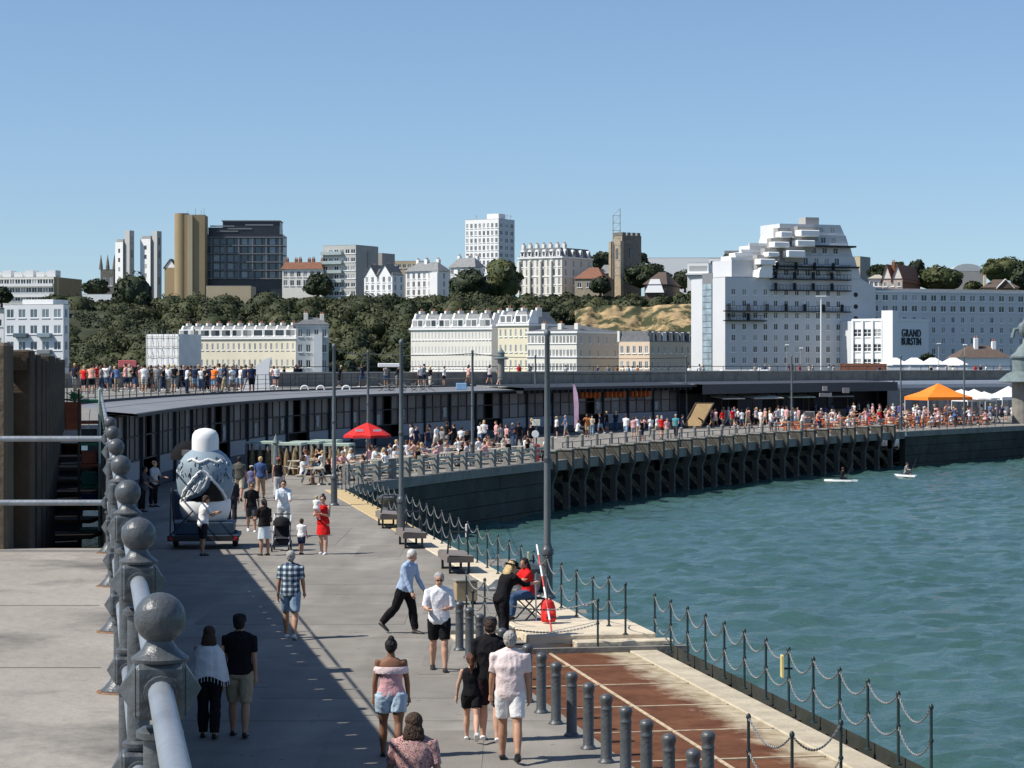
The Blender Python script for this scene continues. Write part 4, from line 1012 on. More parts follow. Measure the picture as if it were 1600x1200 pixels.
# scaffold wrapped end
sc_ = Bld('sheeted_scaffold', 'white sheeted scaffold cube wrapped round the left end of the cream terrace', 229, 279, 279, 522, 480, -24, .5, 'scaffold', dep=9)
n = 12
co = []; 
for j in range(11):
    for i in range(15):
        x = sc_.w * i / 14; z = sc_.h * j / 10; co.append((x, .10 * math.sin(i * 2.3 + j) * math.cos(j * 2.9 + i * .7) - .1 * (j % 2), z))
mb = MB(); mb.add(co, [(j * 15 + i, j * 15 + i + 1, (j + 1) * 15 + i + 1, (j + 1) * 15 + i) for j in range(10) for i in range(14)]); mb.build('sheeting', sheet, sc_.root, smooth=True)
mb = MB()
mb.add([(0, .1, 0), (0, sc_.d, 0), (0, sc_.d, sc_.h), (0, .1, sc_.h)], [(0, 1, 2, 3)]).add([(0, .1, sc_.h), (sc_.w, .1, sc_.h), (sc_.w, 9, sc_.h), (0, 9, sc_.h)], [(0, 1, 2, 3)]).add([(sc_.w, .1, 0), (sc_.w, 9, 0), (sc_.w, 9, sc_.h), (sc_.w, .1, sc_.h)], [(0, 1, 2, 3)]); mb.build('side_sheeting', sheet, sc_.root)
mb = MB()
for k in range(7): mb.tube([(k * sc_.w / 6, -.3, 0), (k * sc_.w / 6, -.3, sc_.h + .8)], .05, 5)
for k in range(6): mb.tube([(-.2, -.3, .5 + k * sc_.h / 5.5), (sc_.w + .2, -.3, .5 + k * sc_.h / 5.5)], .05, 5)
mb.build('scaffold_tubes', gconc, sc_.root)

tB = terrace('white_terrace', 'cream white terrace with seven chimney stacks below the hill in the middle', 642, 768, 785, 512, 470, -30, 6, cream2, 491, 3, 4, side=white)
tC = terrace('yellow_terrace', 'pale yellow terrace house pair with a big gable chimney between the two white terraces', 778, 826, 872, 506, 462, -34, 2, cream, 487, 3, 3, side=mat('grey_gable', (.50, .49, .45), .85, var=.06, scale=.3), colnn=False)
tD = Bld('grey_flanked_terrace', 'flat roofed white terrace with a shaded grey flank right of the yellow houses', 824, 901, 968, 518, 455, -32, 0.5, 'terrace')
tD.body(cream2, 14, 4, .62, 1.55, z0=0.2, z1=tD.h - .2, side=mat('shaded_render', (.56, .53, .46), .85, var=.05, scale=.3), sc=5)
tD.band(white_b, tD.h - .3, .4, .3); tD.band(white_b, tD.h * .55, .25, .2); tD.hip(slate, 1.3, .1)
for k in (3, 8, 13): tD.chimney(tD.w * k / 15, 3, tD.h + .1, 1.6)
tE = Bld('beige_terrace', 'peach block with a shaded right side and black mansard windows next to the hotel', 967, 1015, 1080, 534, 450, -34, 0.5, 'building')
tE.body(peach, 5, 3, .8, 1.5, z0=.2, z1=tE.h, side=beige, sc=7, sww=.8)  # right side is the same render darkened, its shade put into the colour
tE.mansard(slate, PZ(518, 450) - .5 - tE.h, .5)
dmm = MB(); dmm.box(0, 1.1, -.1, .6, 0, 1.7, 0); dmm.box(1.1, 1.4, -.14, .6, 0, 1.8, 1); dmm_me = dmm.mesh('dormer', [glass, white_b])
for k in range(7):
    o = link('dormer', dmm_me, tE.root); o.matrix_local = tE.MR() @ Matrix.Translation((tE.d * (k + .1) / 7, 0, tE.h + .2))
tE.block('gable_slab', -.3, .2, -.1, 3, tE.h, tE.h + 2.2, cream2)

# white modern flats at the far left
mf = Bld('modern_flats', 'white modern flats with rows of blue square windows at the far left', 7, 99, 108, 476, 480, -16, .5, 'flats')
mf.body(mat('flats_white', (.70, .71, .72), .7, var=.04, scale=.2), 5, 5, 1.75, 1.9, gl=glass_b, bars=1, sc=1, sww=1.2, z0=.3, z1=mf.h - .1, rec=.5)
mf.block('penthouse', mf.px(28), mf.px(76), 2, 9, mf.h, mf.z(467), white_b)
for k in (1, 3):
    for j in range(4): MB().bbox(mf.w * k / 5 - 0.2, mf.w * (k + 1) / 5 + .2, -1.1, -.003, mf.h * j / 5 + .1, mf.h * j / 5 + 1.0, .08).build('balcony', glass_b if j % 2 else officerib, mf.root)
lf = Bld('grey_flats_wing', 'low grey block peeping in at the left edge beside the modern flats', -8, 6, 6, 490, 490, -5, .5, 'flats'); lf.body(white, 1, 4)

# ------------------------------------------------------------------ buildings on the hill
ZP = 15
la = Bld('terraced_flats', 'long white balconied flats on the skyline at the far left', -20, 84, 128, 433, 640, -10, ZP, 'flats')
la.body(cream2, 12, 4, 1.6, 1.4, z0=la.h - 9.5, z1=la.h, side=tan, sc=0)
for j in range(3): MB().box(0, la.w, -1.0, -.003, la.h - 2.6 - 3 * j, la.h - 1.8 - 3 * j).build('balcony', white_b, la.root)
for k in range(6): MB().box(0, 2.4, 1, 5, 0, 1.5 + (k % 2) * .5).build('roof_box', white_b, la.root, (la.w * (k + .3) / 6, 0, la.h))
MB().box(la.w + .003, la.w + .2, 2, 3.2, 0, la.h + .5).build('pale_pier', tan_l, la.root)
lb = Bld('low_white_wall', 'long low white building line on the brow at left', 128, 182, 182, 460, 615, -3, ZP, 'building'); lb.body(white_b, 0, 0)
# church with pinnacles
cp = Bld('pinnacled_church', 'small dark church tower with pinnacles left of the twin towers', 157, 178, 180, 421, 760, -8, ZP, 'church'); cp.body(flint, 2, 1, 1.2, 3, z0=cp.h - 8, z1=cp.h)
for k in range(3): MB().lathe([(.7, 0), (.65, 1), (.05, 5)], c=(cp.w * k / 2, .5, cp.h), n=6).build('pinnacle', flint, cp.root)
# twin towers
for i, (a, b, c, yt, y2) in enumerate(((180, 192, 208, 378, 360), (219, 235, 248, 373, 361))):
    tw = Bld('lift_tower', ('left slim tower of the pair with a white front and a grey stair shaft', 'right slim tower of the pair with a white front and a grey stair shaft')[i], a, b, b + 2, yt, 690, -30, ZP, 'tower')
    tw.body(white, 0, 0, side=gconc)
    t_ = MB(); t_.box(tw.w + .05, tw.w + 1.9, .8, 3.0, 0, tw.z(y2)); t_.build('stair_shaft', mat('pale_shaft', (.50, .49, .46), .9, var=.06), tw.root)
    for j in range(4): MB().box(tw.w + 1.903, tw.w + 1.95, 1.5, 2.2, tw.z(y2) - 2 - 4 * j, tw.z(y2) - 4.2 - 4 * j).build('slot_window', glass, tw.root)
    for j in range(7): MB().box(tw.w * .4, tw.w * .62, -.06, -.01, tw.z(yt) - 2 - 2.8 * j, tw.z(yt) - 3.2 - 2.8 * j).build('window', glass, tw.root)
    MB().box(.3, tw.w - .3, .5, 2.5, tw.h, tw.h + .9).build('roof_rail', gconc, tw.root)
hw = Bld('white_gabled_house', 'little white gabled house between the slim towers and the tan shaft', 257, 275, 278, 418, 650, -15, ZP, 'house'); hw.body(tan, 2, 1, top=False); hw.gable(slate, white_b, 0, hw.w, 2.2)
# tan shafts and dark offices
tn = Bld('tan_tower', 'tall tan concrete stair tower with a rounded end on the skyline', 288, 320, 321, 336, 640, 2, ZP - 2, 'tower', dep=9)
tn.body(tan, 0, 0)
MB().lathe([(2.1, 0), (2.1, tn.z(333))], c=(-.9, 2.1, 0), n=24).build('rounded_shaft', tan, tn.root, smooth=True)
MB().box(.9, 2.3, -.5, 0, 0, tn.h).build('pale_rib', tan_l, tn.root)
mb = MB()
for x in (.6, 2.8, 4.4, 5.2): mb.tube([(x, 3, tn.h), (x, 3, tn.h + random.uniform(1, 2.2))], .07, 5)
mb.build('aerials', gconc, tn.root)
do = Bld('dark_office_block', 'broad dark glazed office block with grey concrete ribs beside the tan tower', 322, 442, 443, 366, 648, 1, ZP, 'office', dep=14)
do.body(darkpanel, 0, 0, top=False)
zb_, zt_ = do.z(437), do.z(370)
for k in range(6): MB().box(-.2, do.w + .3, -.7, -.05, zt_ - k * (zt_ - zb_) / 5.2 - .28, zt_ - k * (zt_ - zb_) / 5.2).build('floor_band', officerib, do.root)
for k in range(6): MB().box(0, .35, -.62, -.06, zb_, zt_).build('rib', officerib, do.root, (do.w * (k + .35) / 5.6, 0, 0))
for j in range(5):
    for k in range(11): MB().box(0, do.w / 11 - .35, -.1, -.01, 0, 1.7).build('window', glass_b, do.root, (do.w * k / 11 + .2, 0, zb_ + .6 + j * (zt_ - zb_) / 5.2))
MB().box(.5, do.w - 1, 1.0, 12, do.h, do.z(355)).build('upper_storey', darkpanel, do.root)
MB().box(4.5, do.w - 1, 2.0, 11, do.z(355), do.z(345)).build('top_storey', darkpanel, do.root)
MB().box(4.2, do.w - .8, 1.7, 11, do.z(345), do.z(343.5)).build('top_coping', roofmetal, do.root)
for a, b, y in ((1, 8, 354), (6, 13, 358), (11, 19, 352), (3, 9, 362)): MB().box(a, b, .85, 1, do.z(y), do.z(y - 2)).build('pale_ledge', officerib, do.root)
for k in range(5): MB().box(do.w + .01, do.w + .9, 0, 3, zt_ - .2 - k * 2.6, zt_ - k * 2.6).build('side_fin', officerib, do.root)
cwk = Bld('brow_wall', 'low tan wall on the brow below the dark offices', 322, 392, 392, 447, 612, 0, ZP, 'wall'); cwk.body(tan_l, 0, 0)
# brick and cream houses row
hr = Bld('brown_roofed_houses', 'row of cream houses with many brown chimneys right of the dark offices', 441, 503, 505, 421, 640, -8, ZP, 'houses'); hr.body(cream2, 6, 2, 1.2, 1.6, z0=hr.h - 5, z1=hr.h, top=False); hr.hip(redtile, 2.0)
for k in range(6): hr.chimney(hr.w * (k + .5) / 6, 2 + (k % 2) * 3, hr.h + .6, 2.6, .8, 1.0, mat('brick', (.25, .12, .08), .9, var=.3, scale=3))
gb = Bld('grey_slab_block', 'grey concrete apartment block with glazed balconies and a blank side right of the offices', 504, 556, 591, 383, 640, -28, ZP - 2, 'flats')
gb.body(mat('pale_concrete', (.46, .46, .43), .9, var=.08), 6, 7, 1.5, 1.3, z0=gb.h - 17, z1=gb.h - .5, side=gconc)
for j in range(6): MB().box(-.1, gb.w * .62, -1.1, -.003, gb.h - 2.6 - 2.6 * j, gb.h - 1.7 - 2.6 * j).build('balcony', mat('balcony_glass', (.35, .42, .42), .3), gb.root)
MB().box(gb.w + .003, gb.w + .12, gb.d * .5, gb.d * .62, 3, gb.h - 1.5).build('dark_slot', glass, gb.root)
g2 = Bld('low_grey_block', 'low dark grey block attached right of the grey slab flats', 591, 597, 617, 396, 655, -28, ZP, 'block'); g2.body(gconc, 0, 0)
# white gabled villas
v1 = Bld('white_gabled_villa', 'bright white villa with two pointed gables and attic windows', 569, 613, 632, 430, 615, -32, ZP, 'house')
v1.body(white_b, 5, 3, .9, 1.5, z0=v1.h - 5.5 - 1, z1=v1.h, sc=2, top=False)
v1.gable(slate, white_b, .2, v1.w * .42, 2.7); v1.gable(slate, white_b, v1.w * .5, v1.w * .95, 2.9); v1.hip(slate, 1.8, 0)
for x, y in ((1.0, 3.5), (4.5, 5), (6.8, 5)): v1.chimney(x, y, v1.h + .8, 2.2, .8, 1, white_b)
v2 = Bld('white_bow_villa', 'white villa with grey hipped roofs and tall white chimneys beside the gabled villa', 634, 684, 704, 424, 625, -32, ZP, 'house')
v2.body(white_b, 6, 3, .9, 1.6, z0=v2.h - 6.8, z1=v2.h, sc=1, top=False); v2.hip(slate_l, 2.6); v2.band(white_b, v2.h - .2)
for x, y in ((1.5, 4), (5, 3), (8.2, 4), (3.2, 6)): v2.chimney(x, y, v2.h + .9, 2.6, .9, 1.1, white_b)
v2.block('bow_window', v2.w * .8, v2.w + .5, -1.0, -.003, 0, v2.h - .4, white_b)
v3 = Bld('white_shoulder_villa', 'white villa with grey roof half hidden by the dark trees under the white tower', 702, 742, 757, 418, 640, -32, ZP, 'house')
v3.body(white_b, 4, 3, .9, 1.6, z0=v3.h - 6.8, z1=v3.h, top=False, sc=1); v3.hip(slate_l, 2.8)
for x, y in ((1.5, 3), (4.4, 3), (6.2, 5)): v3.chimney(x, y, v3.h + .9, 2.6, .9, 1.1, white_b)
# pale house roofs behind
rf_ = Bld('flat_pale_roofs', 'low tan flat roofed houses behind the white villas', 612, 660, 662, 408, 700, -5, ZP, 'houses'); rf_.body(tan_l, 6, 1, 1, 1.2, z0=rf_.h - 3, z1=rf_.h)
# white tower block
wt = Bld('white_tower_block', 'white ten storey tower block standing alone on the skyline', 727, 779, 804, 342, 720, -32, ZP, 'tower block')
nr = 7; wt.body(mat('tower_white', (.80, .80, .78), .8, var=.03), 8, nr, .95, 1.5, z0=wt.z(342 + nr * 12.2), z1=wt.h - .8, sc=3, sww=1.9, bars=1, side=mat('tower_side_shaded', (.62, .63, .63), .8, var=.04))  # right side painted darker than the front to carry its shade
wt.block('lift_room', wt.w * .5, wt.w * .85, 3, 7, wt.h, wt.h + 1.9, white_b)
mb = MB()
for x, y in ((3, 2), (wt.w - 1, 2), (wt.w - .5, 8), (wt.w, 5)): mb.tube([(x, y, wt.h), (x, y, wt.h + 1.6)], .06, 5); mb.box(x - .4, x + .4, y - .1, y + .1, wt.h + 1.2, wt.h + 1.4)
mb.build('aerials', gconc, wt.root)
# grand cream hotel on the cliff top
gh = Bld('clifftop_mansions', 'tall cream six storey mansion block with round dormers and a shaded right flank', 811, 878, 926, 401, 610, -32, ZP - 1, 'mansions')
gh.body(cream2, 8, 4, .85, 1.9, z0=gh.z(460), z1=gh.h - .5, side=mat('mansion_flank_shaded', (.66, .64, .57), .85, var=.05), sc=4, bars=1)  # flank is a darker copy of the front render, shade in its colour
gh.mansard(slate, 2.4, .9); gh.band(white_b, gh.h - .3, .4, .35); gh.band(white_b, gh.z(432), .25, .15)
rd = MB(); rd.box(-.6, .6, -.15, 1, 0, 1.3, 1); rd.lathe([(.6, 0), (.6, 1.0)], n=14, mi=1, M=Matrix.Translation((0, .85, 1.3)) @ Matrix.Rotation(R(90), 4, 'X')); rd.box(-.3, .3, -.2, -.14, .2, 1.3, 0); rd_me = rd.mesh('dormer', [glass, white_b])
for k in range(6): link('dormer', rd_me, gh.root, (gh.w * (k + .5) / 6, 0, gh.h + .2))
for k in range(4): o = link('dormer', rd_me, gh.root); o.matrix_local = gh.MR() @ Matrix.Translation((gh.d * (k + .5) / 4, 0, gh.h + .2))
for k in range(7): gh.chimney(gh.w * k / 6.3, 2.5, gh.h + 1.2, 2.4, .8, 1.2, cream2)
for k in range(8): MB().box(-.35, .35, -.55, -.003, gh.z(460), gh.h - 1).build('bay_rib', cream2, gh.root, (gh.w * k / 8 + .0, 0, 0)) if k % 2 == 0 else None
# church: nave, tower, scaffold
nv = Bld('red_roofed_hall', 'low stone church hall with a red tiled roof beside the battlemented tower', 898, 942, 957, 436, 600, -14, ZP, 'hall'); nv.body(flint_l, 3, 1, 1.2, 1.4, z0=nv.h - 3, z1=nv.h, top=False); nv.hip(redtile, 3.2, .3)
ct = Bld('church_tower', 'square flint church tower with battlements and a lit buttressed left face', 957, 972, 1002, 368, 618, -52, ZP, 'church tower')
ct.body(flint_l, 0, 0, side=flint)  # sunlit left and shaded right faces put into paler and darker stone
for i in range(4):
    MB().box(0, 1.0, -.1, .5, 0, .9).build('merlon', flint, ct.root, (ct.w * i / 4 + .3, 0, ct.h))
for i in range(4): o = MB().box(0, 1.0, -.1, .5, 0, .9).build('merlon', flint, ct.root); o.matrix_local = ct.MR() @ Matrix.Translation((ct.d * i / 4 + .3, 0, ct.h))
for x in (-.4, ct.w - .3):
    MB().box(x, x + .9, -1.0, -.003, 0, ct.h - 1.5).build('buttress', flint_l, ct.root)
MB().box(ct.w + .003, ct.w + .1, ct.d * .38, ct.d * .52, ct.h - 6, ct.h - 3.2).build('belfry_window', glass, ct.root)
MB().box(ct.w * .35, ct.w * .6, -.1, -.003, ct.h - 6.2, ct.h - 3.4).build('belfry_window', glass, ct.root)
nave = Bld('dark_nave', 'dark slate roofed nave between the red hall and the church tower', 936, 956, 956, 428, 622, -5, ZP, 'church nave'); nave.body(flint, 0, 0, top=False); nave.hip(slate_l, 2.6)
sf = empty('scaffold_tower', (PX(958, 612), 612, PZ(366, 612) - 12), 0, 'thin grey scaffold frame rising above the left of the church tower', 'scaffold')
mb = MB()
for x in (0, 1.9):
    for y in (0, 1.4): mb.tube([(x, y, 0), (x, y, 17 + x)], .09, 5)
for k in range(9): 
    z = 1 + 2 * k; mb.tube([(-.2, 0, z), (2.1, 0, z)], .07, 5); mb.tube([(0, -.1, z), (0, 1.5, z)], .06, 5); mb.tube([(0, 0, z), (1.9, 0, z + 2)], .05, 5)
mb.build('tubes', gconc, sf)
# white barn-like house, modern white house, long roofs
wb = Bld('white_gable_house', 'white faced house with a broad dark hipped roof among trees beside the cliff', 1007, 1040, 1062, 445, 588, -14, ZP, 'house'); wb.body(brntile, 0, 0, side=brntile, top=False)
wb.hip(brntile, 3.6, .5)
MB().add([(.2, -.6, wb.h - 2), (wb.w - .3, -.6, wb.h - 2), (wb.w - 1.6, -.15, wb.h + 1.5), (1.6, -.15, wb.h + 1.5), (.2, 0, wb.h - 2), (wb.w - .3, 0, wb.h - 2), (wb.w - 1.6, .4, wb.h + 1.5), (1.6, .4, wb.h + 1.5)], [(0, 1, 2, 3), (0, 3, 7, 4), (1, 5, 6, 2), (3, 2, 6, 7)]).build('white_gable', white_b, wb.root)
mo = Bld('modern_white_house', 'modern white house with a black ribbon window left of the great hotel', 1074, 1107, 1120, 411, 600, -10, ZP, 'house'); mo.body(white_b, 0, 0)
MB().box(.5, mo.w - .5, -.08, -.003, mo.h - 2.0, mo.h - .7).build('ribbon_window', glass, mo.root); MB().box(-.3, mo.w + 1.5, -1.2, -.003, mo.h - 3.1, mo.h - 2.7).build('balcony', white_b, mo.root)
mo2 = Bld('white_stepped_houses', 'stepped white houses climbing behind the left shoulder of the great hotel', 1108, 1165, 1170, 404, 610, -6, ZP, 'houses'); mo2.body(white, 6, 3, 1.0, 1.2, z0=mo2.h - 7, z1=mo2.h)
lr = Bld('long_white_roof', 'long low white roofed building on the skyline behind the church trees', 1012, 1128, 1130, 403, 760, -3, ZP + 2, 'building'); lr.body(whitecan, 0, 0)
lr2 = Bld('flat_skyline_block', 'flat grey block on the skyline just left of the great hotel summit', 1132, 1215, 1216, 392, 740, -3, ZP + 2, 'building'); lr2.body(gconc, 0, 0)
# right of the summit
bx = Bld('pale_cube_block', 'plain pale cube shaped block just right of the hotel summit', 1334, 1344, 1360, 401, 640, -30, ZP + 2, 'block'); bx.body(tan_l, 0, 0, side=gconc)
ww_ = Bld('white_house_behind_wing', 'white house with pale roof at the left end above the hotel wing', 1358, 1380, 1383, 436, 560, -10, ZP, 'house'); ww_.body(white_b, 3, 1, .8, 1.1, z0=ww_.h - 2.5, z1=ww_.h, top=False); ww_.hip(mat('pale_tile', (.42, .38, .3), .9), 1.7)
rg = Bld('red_gabled_houses', 'red brick houses with white trimmed twin gables above the hotel wing', 1378, 1410, 1438, 436, 555, -22, ZP, 'houses'); rg.body(mat('timbered_front', (.50, .40, .34), .9, var=.3, scale=1), 3, 2, .8, 1.1, z0=rg.h - 5, z1=rg.h, side=redtile, top=False)
rg.gable(redtile, mat('gable_white', (.7, .66, .6), .9, var=.2), .0, rg.w * .46, 3.4); rg.gable(redtile, MATS['gable_white'], rg.w * .5, rg.w, 3.4); rg.hip(redtile, 3.8, .2)
rg.chimney(2, 4, rg.h + 2, 2.4, .8, 1, redtile)
dm_ = Bld('glass_dome_hall', 'low glass domed hall roof between the tree crowns on the right skyline', 1488, 1536, 1537, 424, 650, -3, ZP, 'hall', dep=12); dm_.body(gconc, 0, 0)
MB().slab([(0, dm_.h)] + [(dm_.w * (0.5 - .5 * math.cos(math.pi * k / 10)), dm_.h + 2.2 * math.sin(math.pi * k / 10)) for k in range(1, 10)] + [(dm_.w, dm_.h)][::1], 0, 12).build('dome_roof', mat('dome_glass', (.45, .47, .47), .4, var=.15, scale=2), dm_.root)
rh_ = Bld('brown_roofed_house', 'house with brown roof and white trimmed gable at the right above the hotel wing', 1536, 1592, 1600, 450, 545, -8, ZP, 'house'); rh_.body(tan, 0, 0, top=False); rh_.hip(brntile, 2.2, .3); rh_.gable(mat('barge_white', (.75, .75, .72), .8), brntile, 3.4, 7.0, 1.9, y0=-1.2, y1=2)
rh_.chimney(.6, 3, rh_.h, 3.0, .6, .8, tan_l)
# ------------------------------------------------------------------ trees
def foliage(crowns, n, leaf, seed, core=.80):
    """crowns: rows of x,y,z,rx,ry,rz ; n leaf quads each; plus a rough inner mass"""
    rng = np.random.RandomState(seed); C = np.array(crowns, float); K = len(C)
    d = rng.normal(size=(K, n, 3)); d[:, :, 2] = np.where(d[:, :, 2] < -.3, -d[:, :, 2], d[:, :, 2]); d /= np.linalg.norm(d, axis=2, keepdims=True)
    lump = np.zeros((K, n))
    for i in range(6):
        v = rng.normal(size=(K, 1, 3)); v /= np.linalg.norm(v, axis=2, keepdims=True); lump = np.maximum(lump, np.clip(((d * v).sum(2) - .55) / .45, 0, 1))
    rr = (.78 + .30 * lump) * (1 - .28 * rng.rand(K, n) ** 2)
    P = C[:, None, :3] + d * rr[:, :, None] * C[:, None, 3:]
    P = P.reshape(-1, 3); N = len(P)
    a = rng.normal(size=(N, 3)) * .5 + d.reshape(-1, 3) * 1.2; a /= np.linalg.norm(a, axis=1, keepdims=True)
    u = np.cross(a, rng.normal(size=(N, 3))); u /= np.linalg.norm(u, axis=1, keepdims=True); v = np.cross(a, u)
    s = leaf * (.6 + .8 * rng.rand(N, 1)); 
    co = np.stack([P - u * s, P - v * s * .7, P + u * s, P + v * s * .7], 1).reshape(-1, 3)
    q = np.arange(N * 4).reshape(-1, 4)
    # inner mass
    bm = bmesh.new(); bmesh.ops.create_icosphere(bm, subdivisions=2, radius=1); sv = np.array([v_.co[:] for v_ in bm.verts]); sf_ = np.array([[v_.index for v_ in f_.verts] for f_ in bm.faces]); bm.free()
    rr2 = core * (1 + .10 * rng.normal(size=(K, len(sv), 1)))
    cv = (C[:, None, :3] + sv[None] * rr2 * C[:, None, 3:]).reshape(-1, 3)
    cf = (sf_[None] + (np.arange(K) * len(sv))[:, None, None]).reshape(-1, 3)
    return co, q, cv, cf
def foliage_mesh(name, crowns, n, leaf, seed, m_, core=.8, off=(0, 0, 0)):
    co, q, cv, cf = foliage(crowns, n, leaf, seed, core)
    nq, nt_ = len(q), len(cf); me = bpy.data.meshes.new(name); o = np.array(off)
    V = np.concatenate([co, cv]) - o; me.vertices.add(len(V)); me.vertices.foreach_set('co', V.astype(np.float32).ravel())
    li = np.concatenate([q.ravel(), cf.ravel() + len(co)]).astype(np.int32)
    me.loops.add(len(li)); me.loops.foreach_set('vertex_index', li)
    me.polygons.add(nq + nt_); me.polygons.foreach_set('loop_start', np.concatenate([np.arange(nq) * 4, nq * 4 + np.arange(nt_) * 3]).astype(np.int32))
    try: me.polygons.foreach_set('loop_total', np.concatenate([np.full(nq, 4), np.full(nt_, 3)]).astype(np.int32))
    except Exception: pass
    me.materials.append(m_); me.update(calc_edges=True); return me
rng = np.random.RandomState(12)
cr = []
for row in range(15):
    Y = 519 + row * 5.2
    xs = np.arange(PX(105, Y) - 3, PX(1100, Y), 3.9)
    for x in xs:
        X = x + rng.uniform(-1.8, 1.8); Yy = Y + rng.uniform(-2, 2); z = float(land_z(np.array(X), np.array(Yy)))
        px_ = 800 + F * X / Yy; py_ = HOR - (z + 3 - HC) * F / Yy
        if 905 < px_ < 1095 and 480 < py_ < 517 and not (rng.rand() < .10): continue
        if px_ > 880 and py_ >= 517 and rng.rand() < .3: continue
        if 940 < px_ and 539 < Yy < 562 and py_ > 470: continue
        k = rng.uniform(.6, 1.5) * (0.8 if px_ > 800 else 1)
        if row > 11: k *= .62
        cr.append((X, Yy, z + 1.6 * k, 3.3 * k, 3.3 * k, 3.1 * k * rng.uniform(.7, 1.1)))
me = foliage_mesh('hillside_wood', cr, 270, .37, 1, leaf_hill, .80)
link('hillside_wood', me, label=None, kind='stuff')
# low scrub round the cliff
cr = []
for i in range(150):
    X = rng.uniform(10, 46); T = rng.choice([rng.uniform(.9, 1.1), rng.uniform(-.15, .1), rng.uniform(0, 1)], p=[.42, .3, .28]); Yy = 541 + 19 * T; z = 10 + 8 * T
    if T > .8: z += .3
    k = rng.uniform(.5, 1.1) * (.6 if .15 < T < .8 else 1); cr.append((X, Yy - 1.0, z, 1.7 * k, 1.7 * k, 1.2 * k))
link('cliff_scrub', foliage_mesh('cliff_scrub', cr, 70, .4, 2, leaf_hill, .8), kind='stuff')

def tree(name, label, xc, ytop, ybot, wpx, Y, m_, seed, lobes=7, n=260, leaf=.5, flat=False, group=None, trunk_h=.9):
    zt, zb_ = PZ(ytop, Y), PZ(ybot, Y); X = PX(xc, Y); wd = wpx * Y / F / 2; hh = (zt - zb_) / 2; zc = (zt + zb_) / 2
    rnd = random.Random(seed); root = empty(name, (X, Y, zb_ - trunk_h), 0, label, 'tree', group)
    C = [(0, 0, zc - zb_ + trunk_h, wd * .8, wd * .8, hh * .9), (wd * .3, 0, zc - zb_ + trunk_h - hh * .4, wd * .65, wd * .6, hh * .6), (-wd * .3, 0, zc - zb_ + trunk_h - hh * .4, wd * .65, wd * .6, hh * .6)]
    for i in range(lobes):
        a = rnd.uniform(0, 6.28); e = rnd.uniform(-.7, .9); r = rnd.uniform(.45, .75)
        C.append((math.cos(a) * math.cos(e) * wd * r, math.sin(a) * math.cos(e) * wd * r, zc - zb_ + trunk_h + math.sin(e) * hh * .55, wd * rnd.uniform(.28, .48), wd * rnd.uniform(.3, .45), hh * rnd.uniform(.25, .45)))
    link('crown', foliage_mesh('crown', C, n, leaf, seed, m_, .86), root)
    mb = MB(); mb.tube([(0, 0, 0), (.1, 0, trunk_h * .6), (0, 0, trunk_h + hh)], [.4, .32, .12], 8)
    for i in range(4):
        a = i * 1.6 + .4; mb.tube([(0, 0, trunk_h), (math.cos(a) * wd * .3, math.sin(a) * wd * .3, trunk_h + hh * .7), (math.cos(a) * wd * .5, math.sin(a) * wd * .5, trunk_h + hh * 1.1)], [.22, .14, .05], 6)
    mb.build('trunk', bark, root); return root
TR = [
 ('evergreen_tree', 'dark spreading cedar on the slope below the slim twin towers', 207, 421, 500, 68, 585, leaf_dark, 9),
 ('leafy_tree', 'dark rounded tree left of the slim twin towers on the brow', 150, 434, 462, 44, 628, leaf_dark, 6),
 ('leafy_tree', 'dark tree at the extreme left edge under the balconied flats', 2, 447, 475, 36, 560, leaf_dark, 6),
 ('leafy_tree', 'low tree between the modern flats and the balconied flats', 88, 461, 480, 40, 560, leaf_mid, 6),
 ('leafy_tree', 'dark round tree left of the pair below the white tower block', 735, 416, 470, 74, 600, leaf_dark, 8),
 ('leafy_tree', 'tall green brown tree right of the pair below the white tower block', 784, 396, 470, 64, 604, leaf_mid, 8),
 ('leafy_tree', 'tree in front of the cream houses right of the dark offices', 497, 424, 464, 50, 618, leaf_dark, 5),
 ('leafy_tree', 'tree behind the clifftop mansions left of the church tower', 942, 391, 424, 40, 650, leaf_dark, 6),
 ('leafy_tree', 'dark round bush in front of the red roofed hall', 938, 429, 460, 36, 590, leaf_dark, 6),
 ('leafy_tree', 'tree hugging the right of the battlemented church tower', 1000, 392, 414, 24, 660, leaf_dark, 5),
 ('leafy_tree', 'broad dark tree between church tower and white gable house', 1012, 408, 452, 78, 612, leaf_dark, 9),
 ('leafy_tree', 'dark tree right of the white gable house by the hotel flank', 1070, 421, 452, 38, 612, leaf_dark, 6),
 ('leafy_tree', 'tree on the skyline left of the hotel shoulder', 1148, 393, 416, 46, 660, leaf_dark, 6),
 ('leafy_tree', 'tree directly right of the pale cube block', 1376, 412, 436, 44, 600, leaf_dark, 6),
 ('leafy_tree', 'small round tree behind the red brick gables', 1404, 408, 426, 22, 610, leaf_dark, 5),
 ('leafy_tree', 'spiky topped tree behind the right of the red brick gables', 1432, 404, 432, 30, 605, leaf_dark, 6),
 ('leafy_tree', 'broad olive tree above the hotel wing centre', 1468, 413, 456, 76, 575, leaf_mid, 9),
 ('leafy_tree', 'large spreading tree at the right skyline', 1572, 398, 442, 74, 620, leaf_mid, 9),
 ('leafy_tree', 'dark tree cut by the right edge above the brown roofed house', 1598, 410, 458, 40, 580, leaf_dark, 7),
 ('leafy_tree', 'small olive tree left of the brown roofed house', 1520, 438, 458, 34, 570, leaf_mid, 5),
 ('leafy_tree', 'small dark tree in front of the hotel sign wall', 1448, 552, 566, 26, 400, leaf_dark, 5),
]
for i, (nm, lb_, xc, yt, yb, wp, Y, m_, lo_) in enumerate(TR):
    tree(nm, lb_, xc, yt, yb, wp, Y, m_, 40 + i, lo_, 230, .5 if Y > 450 else .3)
